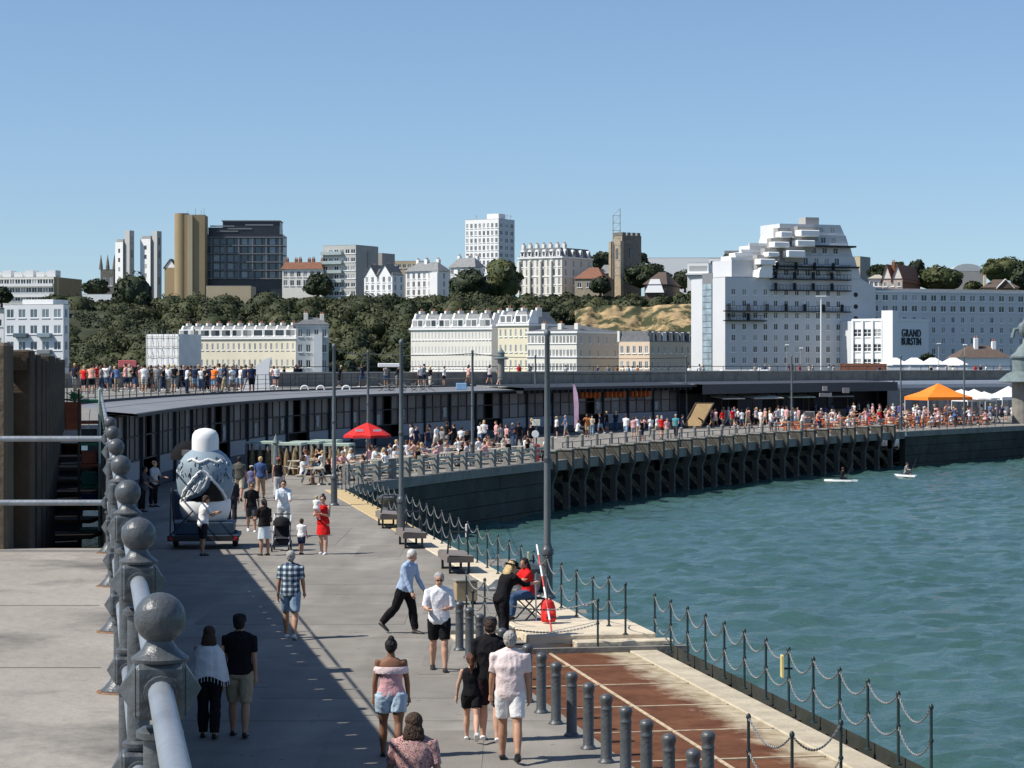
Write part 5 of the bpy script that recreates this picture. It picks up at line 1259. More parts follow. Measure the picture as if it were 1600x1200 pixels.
# hedge line on the cliff top
cr = [(PX(x, 596), 594 + random.uniform(-2, 2), PZ(466 + random.uniform(-2, 2), 596) - 1.5, 2.6, 2.2, 2.0 * random.uniform(.8, 1.2)) for x in range(690, 1085, 9)]
link('clifftop_hedge', foliage_mesh('clifftop_hedge', cr, 110, .45, 5, leaf_dark, .85), kind='stuff')
# seafront trees at the foot of the slope
for i, (x, yt, w_) in enumerate(((545, 558, 34), (575, 552, 40), (610, 556, 34))):
    tree('low_tree', ('low dark tree left of three at the foot of the wooded slope', 'middle dark tree of three at the foot of the wooded slope', 'right dark tree of three at the foot of the wooded slope')[i], x, yt, 592, w_, 470, leaf_dark, 90 + i, 5, 220, .4, group='low trees at the foot of the slope')
from mathutils import noise as mnoise
# ------------------------------------------------------------------ people
SKIN = {k: mat('skin_' + k, c, .6, var=.06, scale=8, spec=.3) for k, c in dict(light=(.56, .33, .23), tan=(.42, .23, .145), brown=(.22, .105, .06), pink=(.60, .34, .26)).items()}
HAIR = {k: mat('hair_' + k, c, .7, var=.25, scale=25, bump=.6, bscale=60) for k, c in dict(black=(.012, .010, .010), brown=(.055, .03, .018), grey=(.36, .35, .33), blonde=(.52, .38, .18), auburn=(.10, .04, .022), white=(.62, .61, .58)).items()}
shoe_b = mat('black_shoe', (.02, .02, .022), .5); shoe_w = mat('white_shoe', (.7, .7, .68), .6)
W_ = (.78, .78, .76); PINKW = (.74, .62, .60); BLK = (.012, .012, .014); NAVY = (.02, .03, .07); KHAKI = (.36, .29, .19); LBLUE = (.34, .44, .60); DENIM = (.22, .31, .42); JEAN = (.05, .09, .17); REDC = (.62, .02, .02); GREYC = (.25, .25, .25)
def remesh(mb, vox, smooth=2, dec=None):
    me = mb.mesh('tmp', []) if False else None
    me = bpy.data.meshes.new('tmp'); me.from_pydata(mb.v, [], mb.f); me.update()
    o = bpy.data.objects.new('tmp', me); COL.objects.link(o)
    md = o.modifiers.new('r', 'REMESH'); md.mode = 'VOXEL'; md.voxel_size = vox
    if smooth: sm = o.modifiers.new('s', 'SMOOTH'); sm.iterations = smooth; sm.factor = .5
    if dec: dc = o.modifiers.new('d', 'DECIMATE'); dc.ratio = dec
    r = bpy.data.meshes.new_from_object(o.evaluated_get(bpy.context.evaluated_depsgraph_get()))
    bpy.data.objects.remove(o); bpy.data.meshes.remove(me)
    out = ([v.co.copy() for v in r.vertices], [tuple(p.vertices) for p in r.polygons]); bpy.data.meshes.remove(r); return out
class Fig:
    """joints for a figure of height h that looks towards -y; angles in degrees"""
    def __init__(s, h=1.75, legs=((8, 4), (-12, 14)), arms=((10, 15, 5), (-12, 12, 5)), lean=2, head=(0, 0), build=1.0, hips=1.0, seat=None, child=False, inward=(0, 0)):
        k = h / 1.75; s.k = k; s.b = build; s.hp = hips; s.h = h; s.child = child
        hs = 1.22 if child else 1.0
        Lt, Ls = .425 * k, .415 * k
        s.leg = []; pel = Vector((0, 0, 0))
        for i, (fx, kn) in enumerate(legs):
            sx = 1 if i == 0 else -1; hip = Vector((sx * .088 * k * hips, 0, 0)); a = R(fx); c = R(fx - kn); sp = .035 * sx
            knee = hip + Vector((sp * .5, -math.sin(a), -math.cos(a))).normalized() * Lt
            ank = knee + Vector((sp * .3, -math.sin(c), -math.cos(c))).normalized() * Ls
            pitch = max(0, R(kn - fx) - R(12)) if seat is None and kn > 12 else 0
            s.leg.append([hip, knee, ank, pitch])
        low = min(l[2].z - .07 * k - .10 * k * math.sin(l[3]) * 0 for l in s.leg)
        up = -low if seat is None else (-low)
        pel = Vector((0, 0, up))
        for l in s.leg:
            for j in range(3): l[j] = l[j] + pel
        s.pel = pel
        t = Vector((0, -math.sin(R(lean)), math.cos(R(lean)))); s.t = t; fw = Vector((0, -math.cos(R(lean)), -math.sin(R(lean)))); s.fw = fw
        s.sh = pel + t * .50 * k; s.neck = pel + t * .545 * k
        hy, hpit = head
        s.hc = pel + t * .665 * k + fw * .02 * k + Vector((0, -math.sin(R(hpit)) * .05 * k, 0)); s.hrot = Matrix.Rotation(R(hy), 4, 'Z') @ Matrix.Rotation(R(hpit + lean * .3), 4, 'X'); s.hs = k * hs
        s.arm = []
        for i, (fx, el, ab) in enumerate(arms):
            sx = 1 if i == 0 else -1; p = s.sh + Vector((sx * .172 * k * build ** .5, 0, -.035 * k))
            a = R(fx + lean); d = Vector((sx * math.sin(R(ab)), -math.sin(a) * math.cos(R(ab)), -math.cos(a) * math.cos(R(ab)))); e = p + d * .285 * k
            a2 = R(fx + lean + el); iw = inward[i] if hasattr(inward, '__len__') else inward; d2 = Vector((sx * math.sin(R(ab)) * .4 - sx * iw, -math.sin(a2), -math.cos(a2))).normalized(); w_ = e + d2 * .245 * k
            s.arm.append((p, e, w_, d2, sx))
    def torso(s, g=0.0, z0=-.06, z1=.50, mb=None, neck=False, hem=0):
        k, b = s.k, s.b; mb = mb or MB()
        prof = [(-.09, .125, .10), (-.03, .165 * s.hp, .118), (.04, .160 * s.hp, .115), (.13, .142 * b, .102 * b), (.22, .138 * b, .102 * b), (.33, .158 * b, .112 * b), (.42, .170 * b ** .7, .108), (.475, .150, .092), (.515, .095, .07)]
        pts = [q for q in prof if z0 - .03 <= q[0] <= z1 + .03]
        vs = []; n = 20
        for (z, rx, ry) in pts:
            c = s.pel + s.t * z * k
            e = hem if z < .05 else 0
            for j in range(n):
                a = 2 * math.pi * j / n; ca, sa = math.cos(a), math.sin(a); ca = math.copysign(abs(ca) ** .85, ca); sa = math.copysign(abs(sa) ** .85, sa)
                vs.append(c + Vector((ca * (rx * k + g + e), 0, 0)) - s.fw * sa * (ry * k + g + e))
        fs = [(i * n + j, i * n + (j + 1) % n, (i + 1) * n + (j + 1) % n, (i + 1) * n + j) for i in range(len(pts) - 1) for j in range(n)]
        fs += [tuple(range(n))[::-1], tuple((len(pts) - 1) * n + j for j in range(n))]
        mb.add(vs, fs); return mb
    def legtube(s, i, f0=-.0, f1=2.0, g=0.0, mb=None, flare=0):
        """f runs 0..1 over the thigh and 1..2 over the shin"""
        mb = mb or MB(); hip, knee, ank, _ = s.leg[i]; k = s.k
        prof = [(0, .094), (.3, .090), (.6, .077), (.9, .062), (1.0, .060), (1.15, .058), (1.35, .064), (1.6, .053), (1.85, .041), (2.0, .039)]
        P = []; Rr = []
        fe_, re_ = [q[0] for q in prof], [q[1] for q in prof]
        for f, r in [q for q in prof if f0 - 1e-3 <= q[0] < f1 - .04] + [(f1, float(np.interp(f1, fe_, re_)))]:
            p = hip.lerp(knee, f) if f <= 1 else knee.lerp(ank, f - 1)
            if 1.1 < f < 1.7: p = p + Vector((0, .010 * k, 0))
            P.append(p); Rr.append(r * k * (s.hp if f < .7 else 1) + g + flare * f)
        if len(P) < 2 or P[-1] == P[0]: return mb
        mb.tube(P, Rr, 14); return mb
    def armtube(s, i, f1=2.0, g=0.0, mb=None):
        mb = mb or MB(); p, e, w_, d2, sx = s.arm[i]; k = s.k
        prof = [(-.08, .052), (.05, .056), (.3, .048), (.7, .041), (1.0, .038), (1.25, .038), (1.6, .031), (2.0, .025)]
        P = []; Rr = []
        fe_, re_ = [q[0] for q in prof], [q[1] for q in prof]
        for f, r in [q for q in prof if q[0] < f1 - .04] + [(f1, float(np.interp(f1, fe_, re_)))]:
            P.append(p + (e - p) * f if f <= 1 else e.lerp(w_, f - 1)); Rr.append(r * k * (s.b ** .6) + g)
        mb.tube(P, Rr, 12); return mb
    def hand(s, i, mb, curl=25):
        p, e, w_, d, sx = s.arm[i]; k = s.k
        side = Vector((0, -1, 0)) if abs(d.y) < .8 else Vector((-sx, 0, 0))
        t = (side - d * side.dot(d)).normalized(); nrm = d.cross(t)                   # t points to the thumb side
        pal = w_ + d * .045 * k
        inn = Vector((-sx, 0, 0)); inn = (inn - d * inn.dot(d)).normalized()
        mb.tube([w_ - d * .01 * k, w_ + d * .03 * k, w_ + d * .08 * k], [.022 * k, (.030 * k, .030 * k), .034 * k], 10)
        for j, L_ in enumerate((.070, .078, .073, .056)):
            b = w_ + d * .078 * k + t * (.024 - .016 * j) * k; c1 = R(curl); d1 = (d * math.cos(c1 * .5) + inn * math.sin(c1 * .5)); d2_ = (d * math.cos(c1 * 1.6) + inn * math.sin(c1 * 1.6))
            mb.tube([b - d * .02 * k, b + d1 * L_ * .5 * k, b + d1 * L_ * .5 * k + d2_ * L_ * .5 * k], [.0095 * k, .009 * k, .007 * k], 6)
        b = w_ + d * .03 * k + t * .022 * k; dd = (d * .75 + t * .5 + inn * .3).normalized(); mb.tube([b, b + dd * .035 * k, b + dd * .035 * k + (d * .9 + inn * .3).normalized() * .03 * k], [.012 * k, .011 * k, .008 * k], 6)
    def head(s, mb, face=True):
        M = Matrix.Translation(s.hc) @ s.hrot @ Matrix.Scale(s.hs, 4)
        mb.ball((0, .012, .028), .078, .096, .088, 12, M=M); mb.ball((0, -.022, -.035), .058, .070, .078, 10, M=M)
        mb.tube([(0, -.088, .012), (0, -.110, -.022), (0, -.088, -.030)], [.008, .016, .012], 6, M=M)
        for sx in (-1, 1): mb.ball((sx * .078, .012, -.004), .012, .02, .03, 6, M=M)
        n0 = s.neck - s.t * .05 * s.k; mb.tube([n0, s.neck + s.t * .03 * s.k, s.hc - s.t * .03 * s.hs], [.062 * s.k, .052 * s.k, .05 * s.k], 12)
        return M
    def body_mb(s, hands=True):
        mb = s.torso(-.0); [s.legtube(i, mb=mb) for i in (0, 1)]; [s.armtube(i, mb=mb) for i in (0, 1)]; s.head(mb)
        for i in (0, 1):
            a = s.leg[i][2]; mb.tube([a, a + Vector((0, 0, -.05 * s.k))], [.036 * s.k, .036 * s.k], 10)
        return mb
    def foot(s, i, mb, g=0.0, M0=None):
        hip, knee, ank, pitch = s.leg[i]; k = s.k; a = pitch
        def q(y, z): 
            v = Vector((0, -y * math.cos(a) - 0 + z * math.sin(a) * 0, z - y * math.sin(a))); return ank + v * k
        mb.tube([q(-.065, -.045), q(-.02, -.035), q(.06, -.042), q(.13, -.052), q(.185, -.056)], [(.030 * k + g, .025 * k + g), (.036 * k + g, .036 * k + g), (.040 * k + g, .028 * k + g), (.044 * k + g, .020 * k + g), (.028 * k + g, .014 * k + g)], 10)
        return mb

def sitfix(f): return f
def person(label, foot_px=None, face=180, fig=None, skin='light', top=None, sleeve=.55, hem=-.06, bottom=None, blen=.9, hair='brown', hstyle='short', shoe='b', extra=(), skirt=None, dress=None, z=0.0, pos=None, vox=.0115, hat=None, cat='person', group=None):
    f = fig; k = f.k
    if pos is None: p = G(foot_px[0], foot_px[1], z); pos = (p.x, p.y, z)
    root = empty('person', pos, R(face), label, cat, group)
    # ground the lower foot
    def piece(name, mb, m_, v=None, sm=2, add=None):
        vs, fs = remesh(mb, v or vox, sm); o = MB().add(vs, fs)
        if name != 'body' and (v or vox) < .0135:      # folds in the cloth, strands in the hair
            me_ = bpy.data.meshes.new('t'); me_.from_pydata(o.v, [], o.f); me_.update(); am, fq = ((.007, 42) if name == 'hair' else (.0085, 9)); ph = len(KIDS) * 1.7
            nv = []
            for vt in me_.vertices:
                c = vt.co; q = Vector((c.x * fq + c.z * fq * .5, c.y * fq, c.z * fq * (.45 if name != 'hair' else .3) - c.x * fq * .6 + ph)); nz_ = mnoise.noise(q); nv.append(tuple(c + vt.normal * am * k * (1 - 2.2 * abs(nz_)) ))
            o.v = nv; bpy.data.meshes.remove(me_)
        if add: add(o)
        return o.build(name, m_, root, smooth=True)
    piece('body', f.body_mb(), SKIN[skin], sm=3, add=lambda o: [f.hand(i, o) for i in (0, 1)])
    for i in (0, 1):
        mb = MB(); f.foot(i, mb, .006); o = mb; 
        o.build('shoe', shoe_w if shoe == 'w' else shoe_b, root, smooth=True)
    if bottom:
        mb = f.torso(.012, -.09, .06)
        for i in (0, 1): f.legtube(i, 0, blen, .017 if blen < 1.2 else .014, mb, flare=.006)
        mb.ball(f.pel + Vector((0, 0, -.035 * k)), .135 * k * f.hp, .105 * k, .07 * k, 10)
        piece('shorts' if blen < 1.3 else 'trousers', mb, cloth(bottom))
    if skirt or dress:
        ln = (skirt or dress)[1]; col = (skirt or dress)[0]; top_z = .12 if skirt else .46
        mb = MB(); n = 28; c0 = f.pel
        prof = [(-ln, .205 * f.hp, .165), (-ln * .6, .195 * f.hp, .155), (-.05, .178 * f.hp, .130), (.05, .168 * f.hp, .122)] + ([(.13, .148, .108)] if skirt else [(.14, .155, .112), (.22, .152, .112), (.33, .166, .118), (.43, .165, .108)])
        vs = []
        for j, (zz, rx, ry) in enumerate(prof):
            for q in range(n):
                a = 6.283 * q / n; wv = 1 + (.05 * math.sin(a * 7) if zz < -.1 else 0)
                vs.append(c0 + (f.t * zz if zz > 0 else Vector((0, 0, zz))) * k + Vector((math.cos(a) * rx * wv, 0, 0)) * k - f.fw * math.sin(a) * ry * wv * k)
        mb.add(vs, [(i * n + q, i * n + (q + 1) % n, (i + 1) * n + (q + 1) % n, (i + 1) * n + q) for i in range(len(prof) - 1) for q in range(n)] + [tuple(range(n))[::-1], tuple((len(prof) - 1) * n + q for q in range(n))])
        mb.build('skirt' if skirt else 'dress', cloth(col), root, smooth=True)
    if top:
        mb = f.torso(.016, hem, .50, hem=.008)
        if sleeve: [f.armtube(i, sleeve + (.14 if sleeve < .9 else 0), .015 if sleeve < 1.2 else .011, mb) for i in (0, 1)]
        if sleeve: mb.tube([f.arm[0][0], f.sh + f.t * .034 * k, f.arm[1][0]], [.044 * k, .062 * k, .044 * k], 12)
        piece('shirt', mb, top if isinstance(top, bpy.types.Material) else cloth(top), sm=7)
    M = Matrix.Translation(f.hc) @ f.hrot @ Matrix.Scale(f.hs, 4)
    if hstyle:
        mb = MB()
        if hstyle == 'short': mb.ball((0, .026, .040), .086, .094, .088, 12); mb.ball((0, .05, -.01), .078, .062, .07, 10)
        if hstyle in ('long', 'bob'):
            mb.ball((0, .026, .038), .092, .098, .092, 12)
            mb.tube([(0, .04, .06), (0, .075, -.05), (0, .085, -.14), (0, .075, -.20 if hstyle == 'bob' else -.30)], [(.06, .06), (.105, .055), (.12, .05), (.07, .03)], 14)
        if hstyle == 'pony': mb.ball((0, .026, .038), .087, .095, .088, 12); mb.ball((0, .04, -.0), .078, .07, .07, 10); mb.tube([(0, .09, .06), (0, .15, .04), (0, .15, -.06), (0, .12, -.22)], [.025, .035, .035, .012], 10)
        if hstyle == 'bun': mb.ball((0, .026, .038), .087, .095, .088, 12); mb.ball((0, .05, .0), .078, .065, .07, 10); mb.ball((0, .06, .13), .045, .045, .04, 8)
        mb.v = [tuple(M @ Vector(v)) for v in mb.v]
        piece('hair', mb, HAIR[hair], .010)
    if hat:
        mb = MB(); mb.lathe([(.094, .03), (.097, .07), (.085, .115), (.04, .135)], n=18, sy=1.12, M=M)
        if hat[0] == 'cap': mb.slab([(-.06, .04), (.06, .04), (.06, .052), (-.06, .052)], -.19, -.06, M=M)
        if hat[0] == 'brim': mb.lathe([(.17, .025), (.172, .032), (.09, .045)], n=20, M=M)
        mb.build('cap' if hat[0] == 'cap' else 'hat', cloth(hat[1]), root, smooth=True)
    if 'glasses' in extra: MB().box(-.050, -.010, -.100, -.080, .002, .026, M=M).box(.010, .050, -.100, -.080, .002, .026, M=M).box(-.010, .010, -.104, -.098, .018, .024, M=M).build('sunglasses', blackm, root)
    if 'eyes' in extra:
        mb = MB(); [mb.ball((sx * .030, -.083, .012), .010, .006, .006, 6, M=M) for sx in (-1, 1)]; mb.build('eyes', HAIR['black'], root)
    if 'eyes' in extra or 'glasses' in extra: MB().ball((0, -.088, -.062), .022, .008, .006, 6, M=M).build('mouth', mat('lips', (.35, .10, .08), .5), root)
    return root, f

def plaid():
    m = bpy.data.materials.new('plaid_cloth'); m.use_nodes = True; n = m.node_tree.nodes; L = m.node_tree.links; b = n['Principled BSDF']; b.inputs['Roughness'].default_value = .9
    tc = n.new('ShaderNodeTexCoord'); s = n.new('ShaderNodeSeparateXYZ'); L.new(tc.outputs['Object'], s.inputs[0])
    def band(o, fr, ph):
        a = n.new('ShaderNodeMath'); a.operation = 'MULTIPLY_ADD'; a.inputs[1].default_value = fr; a.inputs[2].default_value = ph; L.new(o, a.inputs[0])
        c = n.new('ShaderNodeMath'); c.operation = 'FRACT'; L.new(a.outputs[0], c.inputs[0]); g = n.new('ShaderNodeMath'); g.operation = 'GREATER_THAN'; g.inputs[1].default_value = .45; L.new(c.outputs[0], g.inputs[0]); return g.outputs[0]
    a = n.new('ShaderNodeMath'); a.operation = 'ADD'; L.new(band(s.outputs[0], 9, .2), a.inputs[0]); L.new(band(s.outputs[2], 9.5, 0), a.inputs[1])
    h = n.new('ShaderNodeMath'); h.operation = 'MULTIPLY'; h.inputs[1].default_value = .5; L.new(a.outputs[0], h.inputs[0])
    r = n.new('ShaderNodeValToRGB'); r.color_ramp.interpolation = 'CONSTANT'; r.color_ramp.elements[0].color = (.62, .68, .68, 1); r.color_ramp.elements[1].color = (.02, .03, .07, 1); r.color_ramp.elements[1].position = .9
    e = r.color_ramp.elements.new(.4); e.color = (.10, .16, .21, 1); L.new(h.outputs[0], r.inputs['Fac']); L.new(r.outputs[0], b.inputs['Base Color']); return m
def floral():
    m = bpy.data.materials.new('floral_cloth'); m.use_nodes = True; n = m.node_tree.nodes; L = m.node_tree.links; b = n['Principled BSDF']; b.inputs['Roughness'].default_value = .9
    tc = n.new('ShaderNodeTexCoord'); v = n.new('ShaderNodeTexNoise'); v.inputs['Scale'].default_value = 16; v.inputs['Detail'].default_value = 2; v.inputs['Distortion'].default_value = 3.5; L.new(tc.outputs['Object'], v.inputs['Vector'])
    r = n.new('ShaderNodeValToRGB'); r.color_ramp.interpolation = 'CONSTANT'; el = r.color_ramp.elements; el[0].color = (.05, .04, .05, 1); el[1].color = (.60, .42, .36, 1); el[1].position = .62
    for p_, c in ((.40, (.50, .22, .22, 1)), (.47, (.62, .45, .38, 1)), (.53, (.10, .10, .11, 1)), (.57, (.45, .12, .15, 1))): e = el.new(p_); e.color = c
    L.new(v.outputs['Fac'], r.inputs['Fac']); L.new(r.outputs[0], b.inputs['Base Color']); return m
plaid_m, floral_m = plaid(), floral()
walkA = ((16, 6), (-14, 18)); walkB = ((-12, 20), (15, 4)); stand = ((2, 2), (-2, 3))
AW = 180
# foreground walkers
r_, f_ = person('woman in a white fringed shawl and black trousers walking away in the shade', (327, 1153), AW, Fig(1.64, ((6, 6), (-6, 12)), ((6, 10, 6), (-4, 8, 6)), 1), 'tan', None, 0, bottom=BLK, blen=1.95, hair='brown', hstyle='bob')
mb = MB(); n = 36; k = f_.k; prof = [(.0, .30, .17), (.10, .285, .165), (.22, .26, .155), (.36, .235, .140), (.46, .20, .115), (.52, .10, .08)]; vs = []
for zz, rx, ry in prof:
    for q in range(n):
        a = 6.283 * q / n; wv = 1 + .05 * math.sin(a * 9) * (1 - zz * 1.6); vs.append(f_.pel + Vector((math.cos(a) * rx * wv, math.sin(a) * ry * wv, zz - (.05 * math.sin(a * 3) if zz == 0 else 0))) * k)
mb.add(vs, [(i * n + q, i * n + (q + 1) % n, (i + 1) * n + (q + 1) % n, (i + 1) * n + q) for i in range(5) for q in range(n)] + [tuple(5 * n + q for q in range(n))])
sw = mb.build('shawl', cloth((.74, .75, .76)), r_, smooth=True)
mb = MB()
for q in range(n): p = vs[q]; mb.bar(p + Vector((0, 0, .01)), p - Vector((0, 0, .07)), .008, .008)
mb.build('fringe', cloth((.74, .75, .76)), sw)['kind'] = 'stuff'
person('man in a black t-shirt, khaki shorts and dark cap walking away in the shade', (374, 1151), AW, Fig(1.80, ((10, 6), (-8, 12)), ((4, 12, 7), (-6, 10, 7)), 1, build=1.02), 'tan', BLK, .55, -.04, KHAKI, 1.0, 'black', 'short', hat=('cap', (.02, .02, .025)))
person('man in a checked blue and white shirt and denim shorts walking away', (454, 998), AW, Fig(1.78, walkA, ((-8, 12, 9), (10, 14, 9)), 4, build=1.1), 'tan', plaid_m, .6, -.08, DENIM, .9, 'grey', 'short', 'w')
person('older man in a pale blue shirt and black trousers striding to the right', (632, 990), 62, Fig(1.76, ((18, 10), (-22, 24)), ((4, 14, 4), (-2, 16, 4)), 13, (0, 14)), 'light', LBLUE, 2.0, .0, (.012, .011, .011), 1.96, 'white', 'short')
person('man in an open white shirt and black shorts walking towards the camera', (686, 1048), 4, Fig(1.77, ((12, 6), (-8, 14)), ((12, 78, 10), (16, 70, 14)), 2, (0, 10), build=1.06, inward=(.55, .3)), 'light', (.76, .77, .80), .85, -.10, BLK, .85, 'grey', 'short', extra=('glasses',))
r_, f_ = person('woman in a pink off shoulder top and pale denim shorts walking away', (611, 1184), AW, Fig(1.66, ((8, 5), (-9, 12)), ((-2, 8, 10), (4, 8, 10)), 1, hips=1.18, build=1.05), 'brown', None, 0, bottom=(.40, .50, .60), blen=.6, hair='black', hstyle='bun')
mb = f_.torso(.014, .0, .33); vs, fs = remesh(mb, .0115); MB().add(vs, fs).build('top', cloth((.60, .34, .36)), r_, smooth=True)
mb = MB(); n = 60; vs = []
for zz, g in ((.30, 1.05), (.345, 1.13), (.385, 1.06), (.40, 1.0)):
    for q in range(n): a = 6.283 * q / n; wv = g * (1 + (.04 * math.sin(a * 18) if zz < .34 else 0)); vs.append(f_.pel + Vector((math.cos(a) * .225 * wv, math.sin(a) * .135 * wv, zz)) * f_.k)
mb.add(vs, [(i * n + q, i * n + (q + 1) % n, (i + 1) * n + (q + 1) % n, (i + 1) * n + q) for i in range(3) for q in range(n)]); mb.build('ruffle', cloth((.76, .60, .60)), r_, smooth=True)
person('person with short brown hair in a pink floral shirt cut by the bottom edge', None, AW, Fig(1.72, walkA, ((12, 10, 14), (-14, 10, 14)), 3, build=1.15), 'tan', floral_m, .7, -.1, (.1, .09, .08), 1.9, 'brown', 'bob', pos=(-1.03, 23.9, 0))
person('small girl with a red ponytail in a black playsuit walking away', (737, 1158), AW, Fig(1.28, ((14, 6), (-20, 30)), ((2, 8, 18), (4, 8, 16)), 2, child=True), 'light', BLK, 0, -.03, BLK, .6, 'auburn', 'pony', 'w')
person('man in black with white trainers half hidden by the pink shirted man', (766, 1158), AW, Fig(1.80, ((10, 6), (-4, 8)), ((-4, 10, 8), (6, 10, 7)), 1, build=1.15), 'light', BLK, .6, -.07, (.03, .015, .02), .95, 'brown', 'short', 'w', hat=('cap', (.035, .035, .035)))
r_, f_ = person('grey haired man in a pale pink t-shirt and white shorts walking away', (797, 1189), AW, Fig(1.80, ((10, 5), (-15, 20)), ((2, 10, 9), (-6, 12, 9)), 3, build=1.2), 'tan', PINKW, .62, -.08, (.74, .74, .73), .8, 'grey', 'short')
# middle distance
r_, f_ = person('woman in a black t-shirt and pale skirt standing by the pushchair', (413, 868), 215, Fig(1.62, stand, ((14, 70, 10), (4, 30, 8)), 2, build=1.05, inward=(.4, 0)), 'tan', (.02, .015, .015), .6, -.0, None, 1, 'black', 'pony', skirt=((.62, .70, .74), .40))
MB().bbox(-.20, -.10, -.16, .12, .92, 1.08, .03).build('handbag', mat('brown_bag', (.07, .045, .035), .6), r_)
person('woman in black t-shirt and dark shorts walking towards the camera left of the pushchair', (393, 831), 10, Fig(1.62, walkA, ((-6, 10, 12), (8, 12, 12)), 2), 'tan', BLK, .6, -.04, (.05, .055, .065), .85, 'brown', 'pony', 'w', extra=('glasses',))
person('man in a white long sleeved shirt and sunglasses pushing the black pushchair', (443, 838), 5, Fig(1.80, ((10, 6), (-10, 14)), ((34, 40, 5), (34, 40, 5)), 7, (0, 6)), 'light', (.62, .68, .74), 2.0, -.06, (.5, .52, .52), 1.9, 'black', 'short', 'w', extra=('glasses',))
person('toddler in a white t-shirt and dark shorts walking away beside the pushchair', (471, 866), 165, Fig(1.02, ((10, 6), (-8, 10)), ((16, 60, 10), (4, 12, 10)), 2, child=True), 'tan', W_, .7, -.1, NAVY, .9, 'brown', 'short')
r_, f_ = person('woman in a short red dress carrying a baby on her arm', (505, 866), -18, Fig(1.70, ((6, 4), (-6, 6)), ((20, 85, 10), (24, 80, 14)), 0, (10, 8), inward=(.5, .7)), 'light', REDC, .0, -.02, None, 1, 'black', 'bun', 'w', dress=((.66, .02, .02), .34), extra=('glasses',))
p = r_.location; person('baby in a white top held by the woman in the red dress', None, 165, Fig(.74, ((50, 40), (46, 40)), ((30, 40, 20), (30, 30, 20)), 4, child=True), 'light', W_, 1.2, -.06, (.7, .5, .5), .9, 'blonde', 'short', 'w', pos=(p.x - .17, p.y - .26, .98), vox=.009)
person('man in a white t-shirt with folded arms before the gull sculpture', (317, 868), 118, Fig(1.72, stand, ((26, 75, 6), (26, 75, 6)), 6, (0, 16), build=1.08, inward=(.4, .4)), 'tan', W_, .6, -.06, (.02, .02, .025), 1.0, 'brown', 'short', vox=.013)
person('man with a khaki backpack and cream shorts walking away past the shed', (374, 783), AW, Fig(1.82, walkA, ((2, 60, 8), (2, 60, 8)), 2, build=1.1), 'tan', (.10, .10, .085), .6, -.06, (.55, .46, .34), 1.0, 'black', 'short', vox=.014)
person('man in a blue top and tan trousers walking away behind the group', (407, 779), AW, Fig(1.74, walkB, ((8, 20, 12), (-8, 12, 14)), 2), 'light', (.06, .10, .22), .7, -.06, (.40, .27, .18), 1.9, 'blonde', 'short', vox=.014)
person('child in a violet top and white cap walking beside the man in blue', (393, 777), AW, Fig(1.30, walkA, ((8, 10, 8), (-8, 12, 8)), 2, child=True), 'light', (.16, .17, .30), .7, -.06, (.30, .27, .25), .95, 'brown', 'short', vox=.014, hat=('cap', (.6, .6, .62)))
person('person with pink cap and black vest walking away left of the picnic tables', (435, 781), AW, Fig(1.72, walkB, ((4, 8, 10), (-4, 8, 10)), 1), 'light', BLK, 0, .02, (.42, .42, .42), 1.9, 'brown', 'pony', vox=.014, hat=('cap', (.55, .12, .14)))
person('dark dressed person standing in the shade behind the gull sculpture', (362, 822), AW, Fig(1.72, stand, ((4, 8, 8), (4, 8, 8)), 1), 'light', (.03, .03, .035), 1.5, -.06, (.03, .03, .04), 1.9, 'auburn', 'short', vox=.014)
person('person in a pale top and dark trousers standing in the shade by the shed', (240, 792), 60, Fig(1.78, stand, ((20, 60, 8), (10, 40, 8)), 3), 'tan', (.40, .42, .46), .8, -.06, BLK, 1.9, 'black', 'short', vox=.014)
person('dark clothed person leaning in the shade left of the sculpture cart', (222, 800), 80, Fig(1.70, stand, ((24, 60, 8), (10, 40, 8)), 8), 'tan', (.06, .06, .07), .8, -.06, BLK, 1.9, 'black', 'short', vox=.014)
# the two by the lamp post
ff = Fig(1.66, ((82, 78), (76, 70)), ((38, 46, 6), (34, 50, 6)), 8, (30, 4), inward=(.1, .2))
person('woman in a red top and jeans seated on a folding chair beside the lamp post', None, -66, ff, 'tan', REDC, 1.9, -.05, JEAN, 1.95, 'black', 'long', pos=(PX(826, 47.3), 47.3, .0), extra=('eyes',))
person('blonde woman in black with a black hat bending beside the bollards', (783, 1008), 128, Fig(1.68, ((16, 8), (4, 8)), ((30, 50, 6), (34, 40, 6)), 22, (0, 20)), 'light', BLK, 1.5, -.1, BLK, 1.95, 'blonde', 'long', hat=('brim', (.012, .012, .014)))

